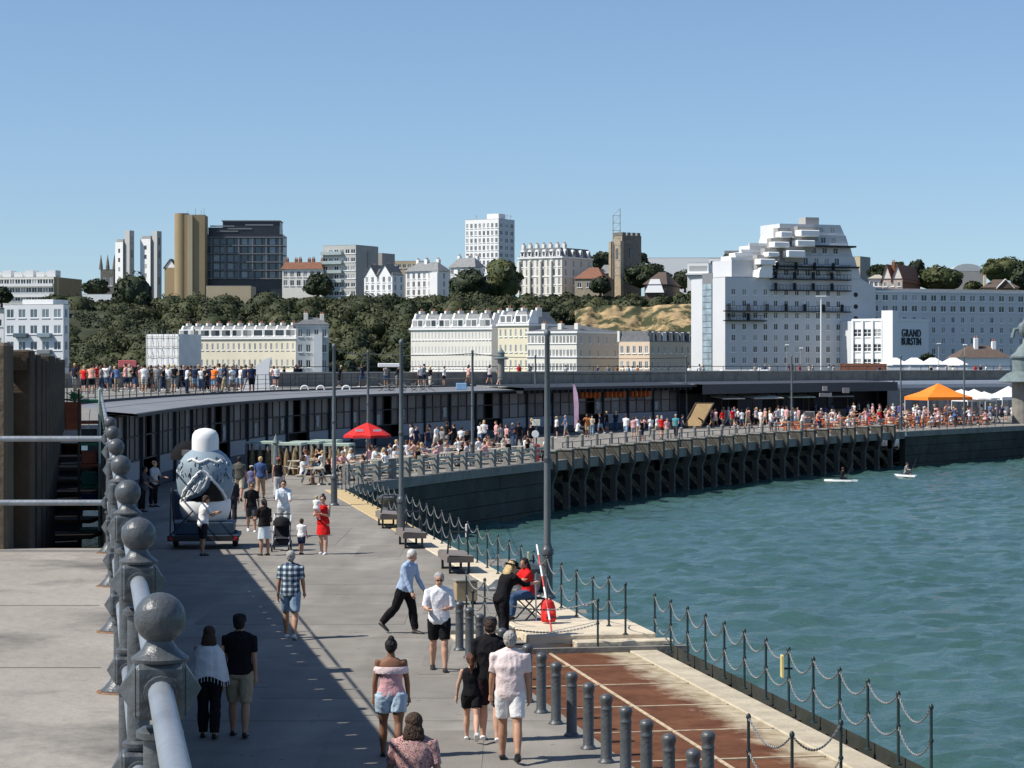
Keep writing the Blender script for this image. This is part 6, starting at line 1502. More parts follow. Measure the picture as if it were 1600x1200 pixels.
# ---- crowd figures: one light mesh each, slots skin / top / bottom / hair / shoes
def crowd_mesh(f, sleeve=.6, blen=.95, hs='short', vox=.026, skirt=False):
    out = MB()
    def put(mb, mi, v=vox): vs, fs = remesh(mb, v, 1, .6); out.add(vs, fs, mi)
    put(f.body_mb(), 0)
    t = f.torso(.020, -.07, .5, hem=.008); [f.armtube(i, sleeve, .016, t) for i in (0, 1)]; put(t, 1)
    b = f.torso(.014, -.09, .06); [f.legtube(i, 0, blen, .018, b, flare=.006) for i in (0, 1)]; b.ball(f.pel + Vector((0, 0, -.035 * f.k)), .135 * f.k, .105 * f.k, .07 * f.k, 8); put(b, 2)
    M = Matrix.Translation(f.hc) @ f.hrot @ Matrix.Scale(f.hs, 4); h = MB(); h.ball((0, .026, .042), .092, .1, .092, 8)
    if hs == 'long': h.tube([(0, .05, .05), (0, .09, -.08), (0, .08, -.24)], [.06, .1, .05], 8)
    else: h.ball((0, .05, -.01), .08, .064, .07, 8)
    out.add([M @ Vector(v) for v in h.v], h.f, 3)
    for i in (0, 1): s_ = MB(); f.foot(i, s_, .008); out.add(s_.v, s_.f, 4)
    sk = SKIN['light']
    return out.mesh('person', [sk, cloth(W_), cloth(BLK), HAIR['brown'], shoe_b], True)
CM = dict(
 standA=crowd_mesh(Fig(1.74, stand, ((6, 14, 8), (4, 12, 8)), 2)),
 standB=crowd_mesh(Fig(1.68, ((4, 3), (-3, 3)), ((20, 75, 8), (10, 60, 8)), 2, (15, 5)), hs='long', blen=1.9),
 walkA=crowd_mesh(Fig(1.76, walkA, ((-12, 14, 8), (14, 18, 8)), 3)),
 walkB=crowd_mesh(Fig(1.70, walkB, ((12, 14, 8), (-14, 18, 8)), 3), hs='long', blen=.6),
 walkC=crowd_mesh(Fig(1.78, walkA, ((10, 60, 8), (-8, 12, 8)), 3, build=1.15), blen=1.9),
 lean=crowd_mesh(Fig(1.74, stand, ((40, 50, 10), (42, 44, 10)), 14), blen=1.0),
 sitA=crowd_mesh(Fig(1.74, ((84, 84), (80, 80)), ((34, 50, 10), (30, 55, 8)), 10)),
 sitB=crowd_mesh(Fig(1.66, ((80, 70), (86, 84)), ((20, 60, 14), (40, 60, 6)), 2, (25, 0)), hs='long'),
)
TOPS = dict(white=W_, black=BLK, navy=NAVY, pink=(.66, .36, .36), red=REDC, blue=(.10, .16, .30), orange=(.80, .20, .04), grey=GREYC, cream=(.62, .55, .42), yellow=(.62, .50, .16), teal=(.08, .30, .34), rust=(.40, .15, .05), striped=(.46, .44, .46), purple=(.10, .08, .22), salmon=(.70, .38, .28))
BOT = [BLK, NAVY, KHAKI, DENIM, (.05, .05, .06), (.55, .5, .42), GREYC, JEAN]
crnd = random.Random(21)
CROWD = []
def slot(o, i, m_): o.material_slots[i].link = 'OBJECT'; o.material_slots[i].material = m_
def crowd(kind, X, Y, z, face, topc, place, botc=None, hair=None, group=None):
    o = link('person', CM[kind], None, (X, Y, z), R(face)); s_ = crnd.uniform(.92, 1.04); o.scale = (s_, s_, s_)
    slot(o, 0, SKIN[crnd.choice(['light', 'light', 'tan', 'pink', 'brown'] if crnd.random() < .9 else ['brown'])]); slot(o, 1, cloth(TOPS[topc])); slot(o, 2, cloth(botc or crnd.choice(BOT)))
    hc = hair or crnd.choice(['brown', 'black', 'grey', 'blonde', 'auburn', 'brown']); slot(o, 3, HAIR[hc])
    sh = crnd.choice([shoe_b, shoe_w]); slot(o, 4, sh)
    verb = {'sitA': 'sitting', 'sitB': 'sitting', 'lean': 'leaning', 'standA': 'standing', 'standB': 'with bent arms'}.get(kind, 'walking')
    tag(o, f'{hc} haired person in {topc} {verb} {place}', 'person', group or place)
    return o
RT = ['white', 'white', 'black', 'navy', 'pink', 'white', 'blue', 'grey', 'cream', 'salmon', 'red', 'striped']
def onpx(kind, x, yfoot, z, topc, place, face=None, **k):
    p = G(x, yfoot, z); return crowd(kind, p.x, p.y, z, crnd.uniform(0, 360) if face is None else face, topc, place, **k)
# upper promenade, left crowd
UL = 'in the left promenade crowd'
for x, tc in ((118, 'black'), (132, 'red'), (143, 'salmon'), (150, 'red'), (158, 'grey'), (166, 'white'), (178, 'navy'), (183, 'blue'), (196, 'pink'), (203, 'cream'), (210, 'black'), (221, 'pink'), (226, 'white'), (238, 'black'), (246, 'grey'), (256, 'black'), (263, 'white'), (271, 'black'), (283, 'black'), (293, 'white'), (304, 'navy'), (315, 'white'), (322, 'black'), (333, 'orange'), (343, 'white'), (351, 'navy'), (362, 'white'), (368, 'navy'), (377, 'white'), (384, 'navy'), (394, 'navy')):
    onpx(crnd.choice(['standA', 'standB', 'walkA', 'walkC', 'lean']), x + crnd.uniform(-1, 1), 611 + crnd.uniform(-2, 4), DECK, tc, UL)
for i in range(20): onpx(crnd.choice(['standA', 'standB', 'walkA', 'walkC']), 116 + i * 14 + crnd.uniform(-4, 4), 607 + crnd.uniform(-1, 1), DECK, crnd.choice(['black', 'navy', 'grey', 'rust', 'white', 'blue']), UL)
UM = 'on the upper promenade near the fin'
for x, tc in ((428, 'pink'), (432, 'white'), (444, 'black'), (463, 'navy'), (468, 'black'), (530, 'black'), (566, 'navy'), (603, 'grey'), (620, 'black'), (656, 'white'), (663, 'grey'), (672, 'black'), (694, 'white'), (732, 'pink'), (765, 'striped'), (780, 'black')):
    onpx(crnd.choice(['standA', 'standB', 'walkA', 'walkB', 'lean']), x, 604 - (x - 430) * .006 + crnd.uniform(-1, 2), DECK, tc, UM)
UR = 'on the upper promenade before the terraces'
for x, tc in ((811, 'red'), (828, 'grey'), (884, 'white'), (934, 'navy'), (950, 'grey'), (964, 'rust'), (974, 'cream'), (981, 'white'), (988, 'white'), (996, 'rust'), (1077, 'white'), (1093, 'white'), (1099, 'grey')):
    onpx(crnd.choice(['standA', 'standB', 'walkA', 'walkB']), x, 595 + crnd.uniform(-.5, 1.0), DECK, tc, UR)
UX = 'on the upper promenade before the hotel'
for x, tc in ((1180, 'grey'), (1187, 'white'), (1195, 'navy'), (1203, 'striped'), (1232, 'navy'), (1238, 'red'), (1250, 'red'), (1265, 'cream'), (1270, 'striped'), (1296, 'white'), (1302, 'grey'), (1374, 'navy'), (1455, 'black'), (1466, 'white'), (1478, 'striped'), (1489, 'cream'), (1524, 'red'), (1532, 'black'), (1541, 'white'), (1563, 'grey')):
    onpx(crnd.choice(['standA', 'standB', 'walkA', 'walkB', 'walkC']), x, 590.5 + crnd.uniform(-.5, .6), DECK, tc, UX)
# ------------------------------------------------------------------ bollards
bo = empty('bollard', (0, 0, 0))
b_ = MB(); b_.lathe([(.115, 0), (.112, .02), (.095, .035), (.082, .05), (.076, .06), (.074, .70), (.080, .705), (.080, .725), (.073, .735), (.072, .77), (.084, .82), (.090, .845), (.088, .865), (.07, .895), (.035, .915), (.005, .92)], n=24)
b_.build('post_body', iron, bo, smooth=True)
BL = [(bolx(42.3 - 1.085 * k), 42.3 - 1.085 * k) for k in range(16) if k not in (5, )] + [(2.35, 27.3)]
ordn = ['first', 'second', 'third', 'fourth', 'fifth', 'sixth', 'seventh', 'eighth', 'ninth', 'tenth', 'eleventh', 'twelfth', 'thirteenth', 'fourteenth', 'fifteenth', 'sixteenth', 'seventeenth']
for i, (x, y) in enumerate(BL):
    o = bo if i == 0 else dup(bo); o.location = (x, y, 0)
    tag(o, f'round topped grey bollard, {ordn[i]} from the far end beside the rusty yard', 'bollard', 'bollards along the rusty yard')
BL[0]
# ------------------------------------------------------------------ chain fences
cp_ = MB(); cp_.lathe([(.055, 0), (.052, .015), (.026, .03), (.021, .05), (.020, .93), (.03, .935), (.034, .955), (.026, .985), (.010, 1.0)], n=12); cp_.lathe([(.028, .50), (.034, .52), (.028, .54)], n=12)
cpost = cp_.mesh('chain_post', iron_post, True)
def chain_mesh(span, sag, dz=0.0):
    m = MB(); N = max(8, int(span * 1.12 / .036)); 
    for i in range(N):
        t = (i + .5) / N; x = t * span; z = -sag * 4 * t * (1 - t) + dz * t; sl = -sag * 4 * (1 - 2 * t) / span + dz / span
        d = Vector((1, 0, sl)).normalized(); up = Vector((0, 1, 0)) if i % 2 else d.cross(Vector((0, 1, 0))).normalized(); c = Vector((x, 0, z)); L_ = .027; w2 = .011; s_ = .0058
        a, b = c - d * L_, c + d * L_
        m.tube([a, a + d * .012 + up * w2, b - d * .012 + up * w2, b, b - d * .012 - up * w2, a + d * .012 - up * w2, a], s_, 4)
    return m.mesh('chain', chain_m)
CH = {}
def chain_fence(name, label, pts, group=None):
    root = empty(name, (pts[0][0], pts[0][1], pts[0][2]), 0, label, 'chain fence', group); o = Vector(pts[0])
    for i, p in enumerate(pts):
        p = Vector(p); link('chain_post', cpost, root, p - o, random.uniform(0, 6))
        if i < len(pts) - 1:
            q = Vector(pts[i + 1]); sp = math.hypot(q.x - p.x, q.y - p.y); sg = random.choice((.20, .25, .28))
            for z in (.95, .52):
                k = (round(sp, 1), sg, round(q.z - p.z, 2))
                if k not in CH: CH[k] = chain_mesh(k[0], sg, k[2])
                c = link('chain', CH[k], root, p - o + Vector((0, 0, z)), math.atan2(q.y - p.y, q.x - p.x)); c.scale = (sp / k[0], 1, 1)
    return root
d_ = Vector((.183, -.983)).normalized()
chain_fence('yard_chain_fence', 'black post and two chain fence along the seaward edge of the rusty yard', [(2.63 + d_.x * 1.22 * k + .12, 43.9 + d_.y * 1.22 * k, -.09) for k in range(13)])
c1 = [(edgex(46.2 + 1.62 * k) - .18, 46.2 + 1.62 * k, .02) for k in range(33)]
c1 = [(edgex(43.4) - .15, 43.4, .16), (edgex(44.8) - .16, 44.8, .16)] + [c for c in c1 if c[1] < 98.5]
chain_fence('quay_chain_fence', 'long black post and chain fence on the cream kerb of the promenade', c1)
g1 = G(1155, 1195, -.2); 
chain_fence('cross_chain_fence', 'short post and chain fence crossing the near end of the rusty yard', [(3.0, 28.9, -.12), (3.38, 27.5, -.12), (4.1, 28.4, -.12)])
chain_fence('platform_chain', 'single low chain line on the steps of the cream stone platform', [(-.75, 43.6, 0), (1.62, 43.0, -.1)])
chain_fence('bench_chain_fence', 'short chain barrier between the bollards and the beige bin', [(-.95, 47.5, 0), (-.55, 46.0, 0), (-.25, 44.6, 0)])
for Y in (52.6, 38.0, 33.2):   # small plates hung on posts
    pass
# life ring holders on posts
for i, (x, y, z) in enumerate(((edgex(52.7) - .3, 52.7, .75), (4.15, 35.0, .62), (edgex(61.9) - .3, 61.9, .75))):
    r_ = empty('fence_sign', (x, y, z), 0, ('small yellow edged sign plate on the chain fence near the lamp post', 'small yellow sign plate on the chain fence of the rusty yard', 'small white sign plate on the far chain fence post')[i], 'sign', 'plates on the chain fence')
    MB().bbox(-.02, .02, -.10, .10, -.12, .22, .005).build('plate', mat('pale_yellow_plate', (.60, .52, .22), .6) if i < 2 else white_b, r_)
    MB().bbox(.0, .16, -.012, .012, .0, .03, .003).build('bracket', blackm, r_)

# ------------------------------------------------------------------ lamp posts
def lamp(x, y, h, label, big=1.0, z=0.0, arm=None):
    root = empty('lamp_post', (x, y, z), 0, label, 'lamp post', 'tall grey poles')
    m = MB(); m.lathe([(.20, 0), (.19, .05), (.13, .10), (.125, .14), (.12, .98), (.145, 1.0), (.15, 1.10), (.125, 1.14), (.10, 1.20), (.085, 1.26)], n=20); m.build('base', iron, root, smooth=True)
    MB().lathe([(.080, 1.26), (.070, 3.6), (.058, h - .15), (.075, h - .13), (.075, h - .05), (.03, h)], n=16).build('shaft', mat('grey_pole', (.12, .135, .14), .5, var=.1), root, smooth=True)
    MB().lathe([(.085, 3.1), (.088, 3.18), (.075, 3.22)], n=14).build('collar', iron, root)
    if arm: MB().tube([(0, 0, h - .45), (arm, 0, h - .45)], .03, 6).build('cross_arm', iron, root)
    return root
LP = [(.80, 51.7, 'tallest lamp pole standing by the seated woman in red', None), (-3.46, 71.2, 'tall grey pole on the quay edge beside the second concrete bench', -2.2), (-6.7, 85.8, 'tall grey pole at the bend left of the red umbrella', -2.4), (-7.95, 125.8, 'grey pole rising behind the red umbrella', None), (-2.1, 121, 'grey pole at the end of the timber balustrade in the middle', -2.0),
      (1.85, 180, 'thin pole just left of the tallest lamp pole far along the jetty', -2), (15, 196, 'thin pole beside the giant deck chair', -3.2), (23.2, 189, 'thin pole left of the crowded orange tables', None), (31.4, 184, 'thin pole at the end of the piled jetty', None), (38.9, 196, 'thin pole right of the orange gazebo', None)]
for x, y, lb, ar_ in LP:
    lamp(x, y, 6.1, lb, arm=None)
mb = MB()
def wire(a, b, sag=.25, n=8):
    a, b = Vector(a), Vector(b); pts = [a.lerp(b, k / n) - Vector((0, 0, sag * 4 * (k / n) * (1 - k / n))) for k in range(n + 1)]; return pts
wr = empty('festoon_wire', (LP[3][0], LP[3][1], 5.9), 0, 'thin wires strung between the poles above the tables', 'wires'); o_ = Vector((LP[3][0], LP[3][1], 5.9))
for (i, j) in ((2, 3), (3, 4), (4, 5), (5, 6)):
    for zz in (5.9, 4.6): MB().tube([p - o_ for p in wire((LP[i][0], LP[i][1], zz), (LP[j][0], LP[j][1], zz), .1)], .022, 4).build('wire', blackm, wr)

# ------------------------------------------------------------------ benches with back frames, mooring bollards, bin
def bench(x, y, rz, label):
    root = empty('bench', (x, y, 0), rz, label, 'bench', 'slab benches with metal back frames')
    m = MB(); m.slab([(-.95, .30), (.95, .30), (.98, .46), (-.98, .46)], -.34, .34); m.add([(-.98, -.30, .46), (.98, -.30, .46), (.98, .30, .49), (-.98, .30, .49), (-.98, .3, .46), (.98, .3, .46)], [(0, 1, 2, 3), (3, 2, 5, 4)]); m.build('seat', bronze, root)
    MB().box(-.9, .9, -.25, .25, .30, .36).build('seat_base', darkwood, root)
    for xx in (-.75, .75):
        MB().bar((xx, -.24, 0), (xx, -.24, .31), .06, .05).bar((xx, .24, 0), (xx, .24, .31), .06, .05).bar((xx, -.24, .03), (xx, .24, .03), .05, .05).build('leg', blackm, root)
    for xx in (-.45,):
        MB().tube([(xx, -.27, .42), (xx - .06, -.23, 1.02), (xx - .06, -.20, 1.05), (xx - .06, .20, 1.05), (xx - .06, .23, 1.02), (xx, .27, .42)], .022, 8).build('back_frame', blackm, root)
    return root
bench(-4.05, 74.5, R(98), 'grey slab bench farthest along the quay edge')
bench(-2.95, 66.5, R(99), 'middle grey slab bench on the quay behind the striding man')
bench(-1.45, 58.5, R(99), 'nearest grey slab bench on the quay behind the man in white')
for i, (x, y) in enumerate(((-4.3, 80.5), (-.25, 53.8), (.25, 52.4))):
    r_ = empty('mooring_bollard', (x, y, 0), .3, ('dark cast iron mooring bollard behind the farthest slab bench', 'low dark mooring bollard base on the cream kerb', 'big dark mushroom mooring bollard beside the woman in red')[i], 'mooring bollard')
    m = MB(); m.lathe([(.42, 0), (.42, .08), (.26, .14), (.20, .3), (.22, .42), (.36, .52), (.38, .62), (.25, .72), (.05, .74)] if i != 1 else [(.32, 0), (.3, .05), (.2, .12), (.12, .22), (.02, .25)], n=20, sx=1.25); m.build('casting', iron, r_, smooth=True)
    MB().lathe([(.5, 0.002), (.5, .03), (.43, .035)], n=20, sx=1.2).build('base_ring', stone if i != 1 else iron, r_)
r_ = empty('litter_bin', (PX(727, 50.5), 50.5, 0), .2, 'beige wooden box bin beside the nearest slab bench', 'bin'); MB().bbox(-.24, .24, -.2, .2, .08, .50, .02).build('box', mat('tan_board', (.36, .28, .17), .8, var=.2), r_); MB().bbox(-.26, .26, -.22, .22, .505, .55, .01).build('lid', greywood, r_)
for sx in (-.18, .18): MB().box(sx - .03, sx + .03, -.15, .15, 0, .079).build('foot', darkwood, r_)

# folding chair, backpack, striped pole, easel frame by the lamp
cx, cy = PX(829, 47.3), 47.42
r_ = empty('folding_chair', (cx, cy, 0.0), R(-66), 'folding chair with crossed black legs under the woman in red', 'chair')
MB().bbox(-.25, .25, -.22, .22, .43, .46, .01).build('seat', cloth((.05, .05, .06)), r_); MB().bbox(-.25, .25, .22, .26, .55, .92, .01).build('backrest', cloth((.05, .05, .06)), r_)
for sx in (-.24, .24):
    MB().bar((sx, -.24, 0), (sx, .22, .44), .025, .025).build('leg', blackm, r_); MB().bar((sx, .24, 0), (sx, -.22, .44), .025, .025).build('leg', blackm, r_); MB().bar((sx, .24, .44), (sx, .25, .95), .025, .025).build('back_post', galv, r_)
r_ = empty('backpack', (PX(857, 45.3), 45.3, 0.165), .3, 'bright red backpack on the ground behind the striped pole', 'backpack')
m = MB(); m.tube([(0, 0, .02), (0, 0, .1), (0, 0, .3), (0, 0, .42), (0, 0, .47)], [(.14, .09), (.165, .11), (.15, .10), (.11, .08), (.05, .04)], 14); m.bbox(-.11, .11, -.16, -.06, .04, .24, .03); vs, fs = remesh(m, .015); MB().add(vs, fs).build('bag', redcloth, r_, smooth=True)
MB().box(-.10, .10, -.168, -.160, .12, .14).build('zip', blackm, r_); MB().tube([(-.04, -.02, .46), (0, -.02, .52), (.04, -.02, .46)], .012, 6).build('handle', blackm, r_)
for sx in (-.09, .09): MB().tube([(sx, .10, .45), (sx, .18, .32), (sx, .12, .08)], .018, 6).build('strap', mat('dark_red', (.3, .02, .02), .7), r_)
r_ = empty('striped_pole', (PX(862, 43.9), 43.9, .165), 0, 'leaning thin pole striped white and red in front of the red backpack', 'pole')
a, b = Vector((0, 0, 0)), Vector((-.27, 1.5, 1.55))
for k in range(8): MB().tube([a.lerp(b, k / 8), a.lerp(b, (k + 1) / 8)], .018, 8).build('band', white_b if k % 2 else mat('pole_red', (.5, .06, .05), .6), r_)
r_ = empty('fishing_rod_stand', (PX(838, 46.8), 46.8, .0), 0, 'slim grey metal stand beside the folding chair', 'stand')
MB().bar((0, 0, 0), (-.02, .1, 1.0), .05, .03).build('upright', galv, r_); MB().bar((-.3, 0, .02), (.1, .05, .02), .04, .03).build('foot', galv, r_)

# ------------------------------------------------------------------ gull sculpture on its trailer
gp = G(315, 858, 0); gx, gy = gp.x, gp.y + .8
gr = empty('gull_sculpture', (gx, gy, .75), R(4), 'giant gull sculpture seen from behind with white head and patterned grey wings', 'sculpture')
m = MB(); m.lathe([(.52, .40), (.68, .55), (.80, .9), (.84, 1.2), (.82, 1.5), (.74, 1.74), (.60, 1.93), (.44, 2.05), (.38, 2.1)], n=32, sy=.85); m.build('body', mat('gull_grey', (.23, .30, .35), .6, var=.12, scale=3), gr, smooth=True)
mat('gull_dark', (.06, .08, .10), .7)
m = MB(); m.lathe([(.50, 0), (.66, .1), (.74, .35), (.74, .6), (.66, .75)], n=32, sy=.86); m.build('belly', white_b, gr, smooth=True)
m = MB(); m.lathe([(.39, 1.98), (.39, 2.1), (.39, 2.38), (.37, 2.52), (.30, 2.63), (.16, 2.69), (.02, 2.71)], n=28); m.build('head', white_b, gr, smooth=True)
MB().lathe([(.09, 0), (.07, .15), (.01, .4)], n=10, M=Matrix.Translation((0, .3, 2.4)) @ Matrix.Rotation(R(-80), 4, 'X')).build('beak', mat('beak_yellow', (.7, .45, .05), .5), gr)
def strip3(pts, wd, nm, m_):
    mb = MB()
    for (a, b) in zip(pts, pts[1:]):
        mb.tube([a, b], wd, 6)
    return mb.build(nm, m_, gr)
def onb(a, z, e=.02):     # point on the body surface
    zs = [.40, .55, .9, 1.2, 1.5, 1.74, 1.93, 2.05]; rs = [.52, .68, .80, .84, .82, .74, .60, .44]; r = np.interp(z, zs, rs) + e
    return Vector((math.sin(a) * r, -math.cos(a) * r * .85, z))
for sx in (-1, 1):      # white feather edges sweeping to the tail
    for q in range(11):
        t = q / 11; a0 = sx * (.04 + 1.2 * t) - .05; z0 = 1.50 - 1.0 * t ** .9
        strip3([onb(a0, z0), onb(a0 + sx * .16, z0 - .10), onb(a0 + sx * .20, z0 - .17)], .030 + .012 * (q % 2), 'wing_feather', white_b)
strip3([onb(a, 1.78 + .05 * math.sin(a * 9)) for a in np.linspace(-.7, .7, 9)], .04, 'collar_feather', white_b)
m = MB(); n = 12
vs = [onb(-.75, .62, .04), onb(-.3, .60, .06), onb(.2, .60, .09), onb(.55, .60, .07), onb(.88, .62, .05), onb(.55, .92, .05), onb(.25, 1.22, .05), onb(.16, 1.0, .06), onb(-.1, .78, .07)]
m.add(vs, [(0, 1, 8), (1, 2, 8), (2, 7, 8), (2, 3, 7), (3, 5, 7), (3, 4, 5), (7, 5, 6)])
for q in range(7): strip3([onb(.14 - q * .11, 1.34 - q * .07, .03), onb(-.02 - q * .12, 1.02 - q * .055, .045), onb(-.22 - q * .11, .86 - q * .03, .05)], .034, 'wing_feather', white_b if q % 2 == 0 else MATS['gull_grey']); m.build('tail', blackm, gr)
for k in range(70):
    a = random.uniform(-1.5, 1.5); z = random.uniform(1.15, 1.9); strip3([onb(a, z, .008), onb(a + random.uniform(-.08, .08), z - random.uniform(.06, .13), .008)], random.uniform(.010, .018), 'wing_marking', MATS['gull_dark'] if k % 4 else white_b)
tr = empty('sculpture_cart', (gx, gy, 0), R(4), 'low dark blue trailer and plinth carrying the gull sculpture', 'trailer')
MB().bbox(-1.0, 1.0, -.95, 1.0, .28, .40, .02).build('deck', navy, tr); MB().bbox(-.84, .84, -.62, .75, .41, .75, .02).build('plinth', mat('plinth_blue', (.03, .055, .09), .6, var=.15), tr)
MB().bbox(-1.02, 1.02, -1.0, -.955, .24, .40, .01).build('rear_board', blackm, tr)
for sx in (-1, 1):
    MB().bbox(sx * .92 - .05, sx * .92 + .05, -1.02, -1.003, .27, .36, .005).build('tail_light', mat('tail_red', (.5, .02, .02), .3), tr)
    w_ = MB().lathe([(.2, -.08), (.24, -.06), (.24, .06), (.2, .08)], n=18, M=Matrix.Rotation(R(90), 4, 'Y')).build('wheel', blackm, tr, (sx * .86, .2, .24))
MB().bbox(-.3, .3, -.98, -.965, .29, .37, .003).build('step_plate', galv, tr)
for (a, b) in (((-.95, -.9, .4), (-1.0, .2, 1.7)), ((-.95, -.9, .4), (-.3, -.9, 1.1)), ((-.95, .9, .4), (-1.0, .2, 1.7))): MB().tube([a, b], .02, 6).build('stay', blackm, tr)
cf = empty('dark_canopy', (gx - 2.2, gy + 12, 0), 0, 'black hooded stall cover in the shade left of the gull sculpture', 'stall cover'); m = MB(); m.lathe([(.62, 2.05), (.60, 2.25), (.45, 2.5), (.2, 2.65), (.03, 2.68)], n=16); m.build('cover', cloth((.012, .012, .015)), cf, smooth=True); MB().bbox(-.5, .5, -.3, .3, 0, 1.0, .02).build('counter', navy, cf); MB().tube([(0, 0, 0), (0, 0, 2.1)], .03, 6).build('pole', blackm, cf); MB().box(-.14, .14, -.60, -.57, 2.2, 2.4).build('label_panel', greywood, cf)

# pushchair
px_ = G(438, 862, 0); pc_ = empty('pushchair', (px_.x, px_.y + .35, 0), R(0), 'black pushchair with a hood in front of the man in the white shirt', 'pushchair')
for sx in (-.24, .24):
    for y, r in ((-.35, .10), (.32, .14)): MB().lathe([(r - .03, -.02), (r, -.018), (r, .018), (r - .03, .02)], n=16, M=Matrix.Rotation(R(90), 4, 'Y')).build('wheel', blackm, pc_, (sx, y, r))
    MB().tube([(sx, -.35, .1), (sx, .05, .5), (sx, .38, 1.02)], .014, 8).build('frame_tube', galv, pc_); MB().tube([(sx, .32, .14), (sx, 0, .55)], .014, 8).build('frame_tube', galv, pc_)
MB().tube([(-.24, .38, 1.02), (.24, .38, 1.02)], .018, 8).build('handle', blackm, pc_)
MB().add([(-.22, -.25, .38), (.22, -.25, .38), (.22, .05, .42), (-.22, .05, .42), (.2, .22, .9), (-.2, .22, .9)], [(0, 1, 2, 3), (3, 2, 4, 5)]).build('seat', cloth((.03, .03, .035)), pc_)
m = MB(); m.lathe([(.25, 0), (.24, .12), (.17, .22), (.03, .26)], n=16, sy=1.1); m.build('hood', cloth((.02, .02, .022)), pc_, (0, .02, .72), smooth=True)
MB().bbox(-.2, .2, -.15, .25, .16, .34, .03).build('basket', cloth((.03, .03, .035)), pc_)

# ------------------------------------------------------------------ parasols, gazebo, flag, giant deck chair, stalls
def parasol(x, y, r, zt, ze, n, m_, label, name='parasol', flap=.12):
    root = empty(name, (x, y, 0), .2, label, 'parasol')
    for k in range(n):
        a, b = 6.283 * k / n, 6.283 * (k + 1) / n; A = Vector((math.cos(a) * r, math.sin(a) * r, ze)); B = Vector((math.cos(b) * r, math.sin(b) * r, ze)); T = Vector((0, 0, zt)); mid = (A + B) / 2 * .97; mid.z = ze + .03
        MB().add([T, A, mid, B, A - Vector((0, 0, flap)), mid - Vector((0, 0, flap)), B - Vector((0, 0, flap)), (A + T) / 2 + Vector((0, 0, .06)), (B + T) / 2 + Vector((0, 0, .06)), (mid + T) / 2], [(0, 7, 9), (7, 1, 2, 9), (0, 9, 8), (9, 2, 3, 8), (1, 4, 5, 2), (2, 5, 6, 3)]).build('canopy_panel', m_, root, smooth=True)
        MB().tube([(0, 0, zt - .25), (math.cos(a) * r * .97, math.sin(a) * r * .97, ze - .03)], .012, 4).build('rib', galv, root)
    MB().tube([(0, 0, 0), (0, 0, zt + .12)], .028, 8).build('pole', galv, root)
    MB().lathe([(.28, 0), (.28, .06), (.05, .1)], n=16).build('base', gconc, root)
    return root
up = parasol(PX(574, 106), 106, 1.12, 2.62, 2.02, 8, redcloth, 'bright red parasol with faint white lettering over the picnic tables')
for a, c in ((-2.2, .3), (-1.1, 0)):
    MB().bar((math.cos(a) * .80 - .18, math.sin(a) * .80, 2.27), (math.cos(a) * .80 + .18, math.sin(a) * .80, 2.27), .02, .10).build('white_print', white_b, up, (0, -.06, .0))
def gazebo(x, y, w_, zt, ze, m_, label, legs=True):
    root = empty('gazebo', (x, y, 0), R(18), label, 'gazebo'); h = w_ / 2
    for k in range(4):
        a = R(45 + 90 * k); b = R(135 + 90 * k); A = Vector((math.cos(a), math.sin(a), 0)) * h * 1.414; B = Vector((math.cos(b), math.sin(b), 0)) * h * 1.414; A.z = B.z = ze; T = Vector((0, 0, zt))
        A2, B2 = A * .55, B * .55; A2.z = B2.z = ze + (zt - ze) * .36; A3, B3 = A * .28, B * .28; A3.z = B3.z = ze + (zt - ze) * .68; M_ = (A + B) / 2
        MB().add([T, A3, B3, A2, B2, A, B, A - Vector((0, 0, .28)), B - Vector((0, 0, .28))], [(0, 1, 2), (1, 3, 4, 2), (3, 5, 6, 4), (5, 7, 8, 6)]).build('canopy_panel', m_, root)
        if legs: MB().bar((A.x * .98, A.y * .98, 0), (A.x * .98, A.y * .98, ze), .06, .06).build('leg', white_b, root)
    return root
gazebo(PX(1466, 203), 203, 4.4, 3.65, 2.45, orange, 'orange peaked gazebo over the packed tables at the right')
gazebo(PX(1522, 208), 208, 3.0, 3.1, 2.25, whitecan, 'white peaked gazebo right behind the orange one')
gazebo(PX(1576, 214), 214, 3.2, 3.3, 2.3, whitecan, 'white peaked gazebo nearest the right edge')
parasol(PX(1538, 205), 205, 1.5, 2.9, 2.3, 8, whitecan, 'white round parasol between the two white gazebos')
parasol(PX(1502, 214), 214, 1.4, 3.0, 2.5, 8, whitecan, 'small white parasol just behind the orange gazebo')
fl = empty('feather_flag', (PX(897, 168), 168, 0), 0, 'tall pink feather flag standing in front of the shed', 'flag')
m = MB(); sil = [(0, .6), (.32, .7), (.34, 2.4), (.26, 3.2), (.05, 3.85), (-.12, 3.9), (-.08, 3.4), (-.03, 2.2)]; m.slab(sil, -.01, .01); m.build('banner', pinkflag, fl); MB().tube([(0, 0, 0), (-.03, 0, 2.2), (-.1, 0, 3.6), (-.05, 0, 3.92), (.1, 0, 3.85)], .02, 6).build('pole', blackm, fl)
MB().box(-.3, .3, -.3, .3, 0, .04).build('base', blackm, fl)
dcx = PX(1089, 190); dk = empty('giant_deck_chair', (dcx, 190, 0), R(-14), 'giant wooden deck chair with tan canvas beside a thin pole', 'deck chair')
m = MB(); m.add([(-.75, -.5, .75), (.75, -.5, .75), (1.3, .9, 1.75), (-.2, .9, 1.75)], [(0, 1, 2, 3)]);
for sx in (-.75, .75):
    MB().bar((sx - .3, -.9, .1), (sx + .55, .8, 2.1), .10, .10).build('frame_rail', wood, dk); MB().bar((sx + .5, .6, 0), (sx - .5, -.8, .9), .10, .10).build('frame_rail', wood, dk)
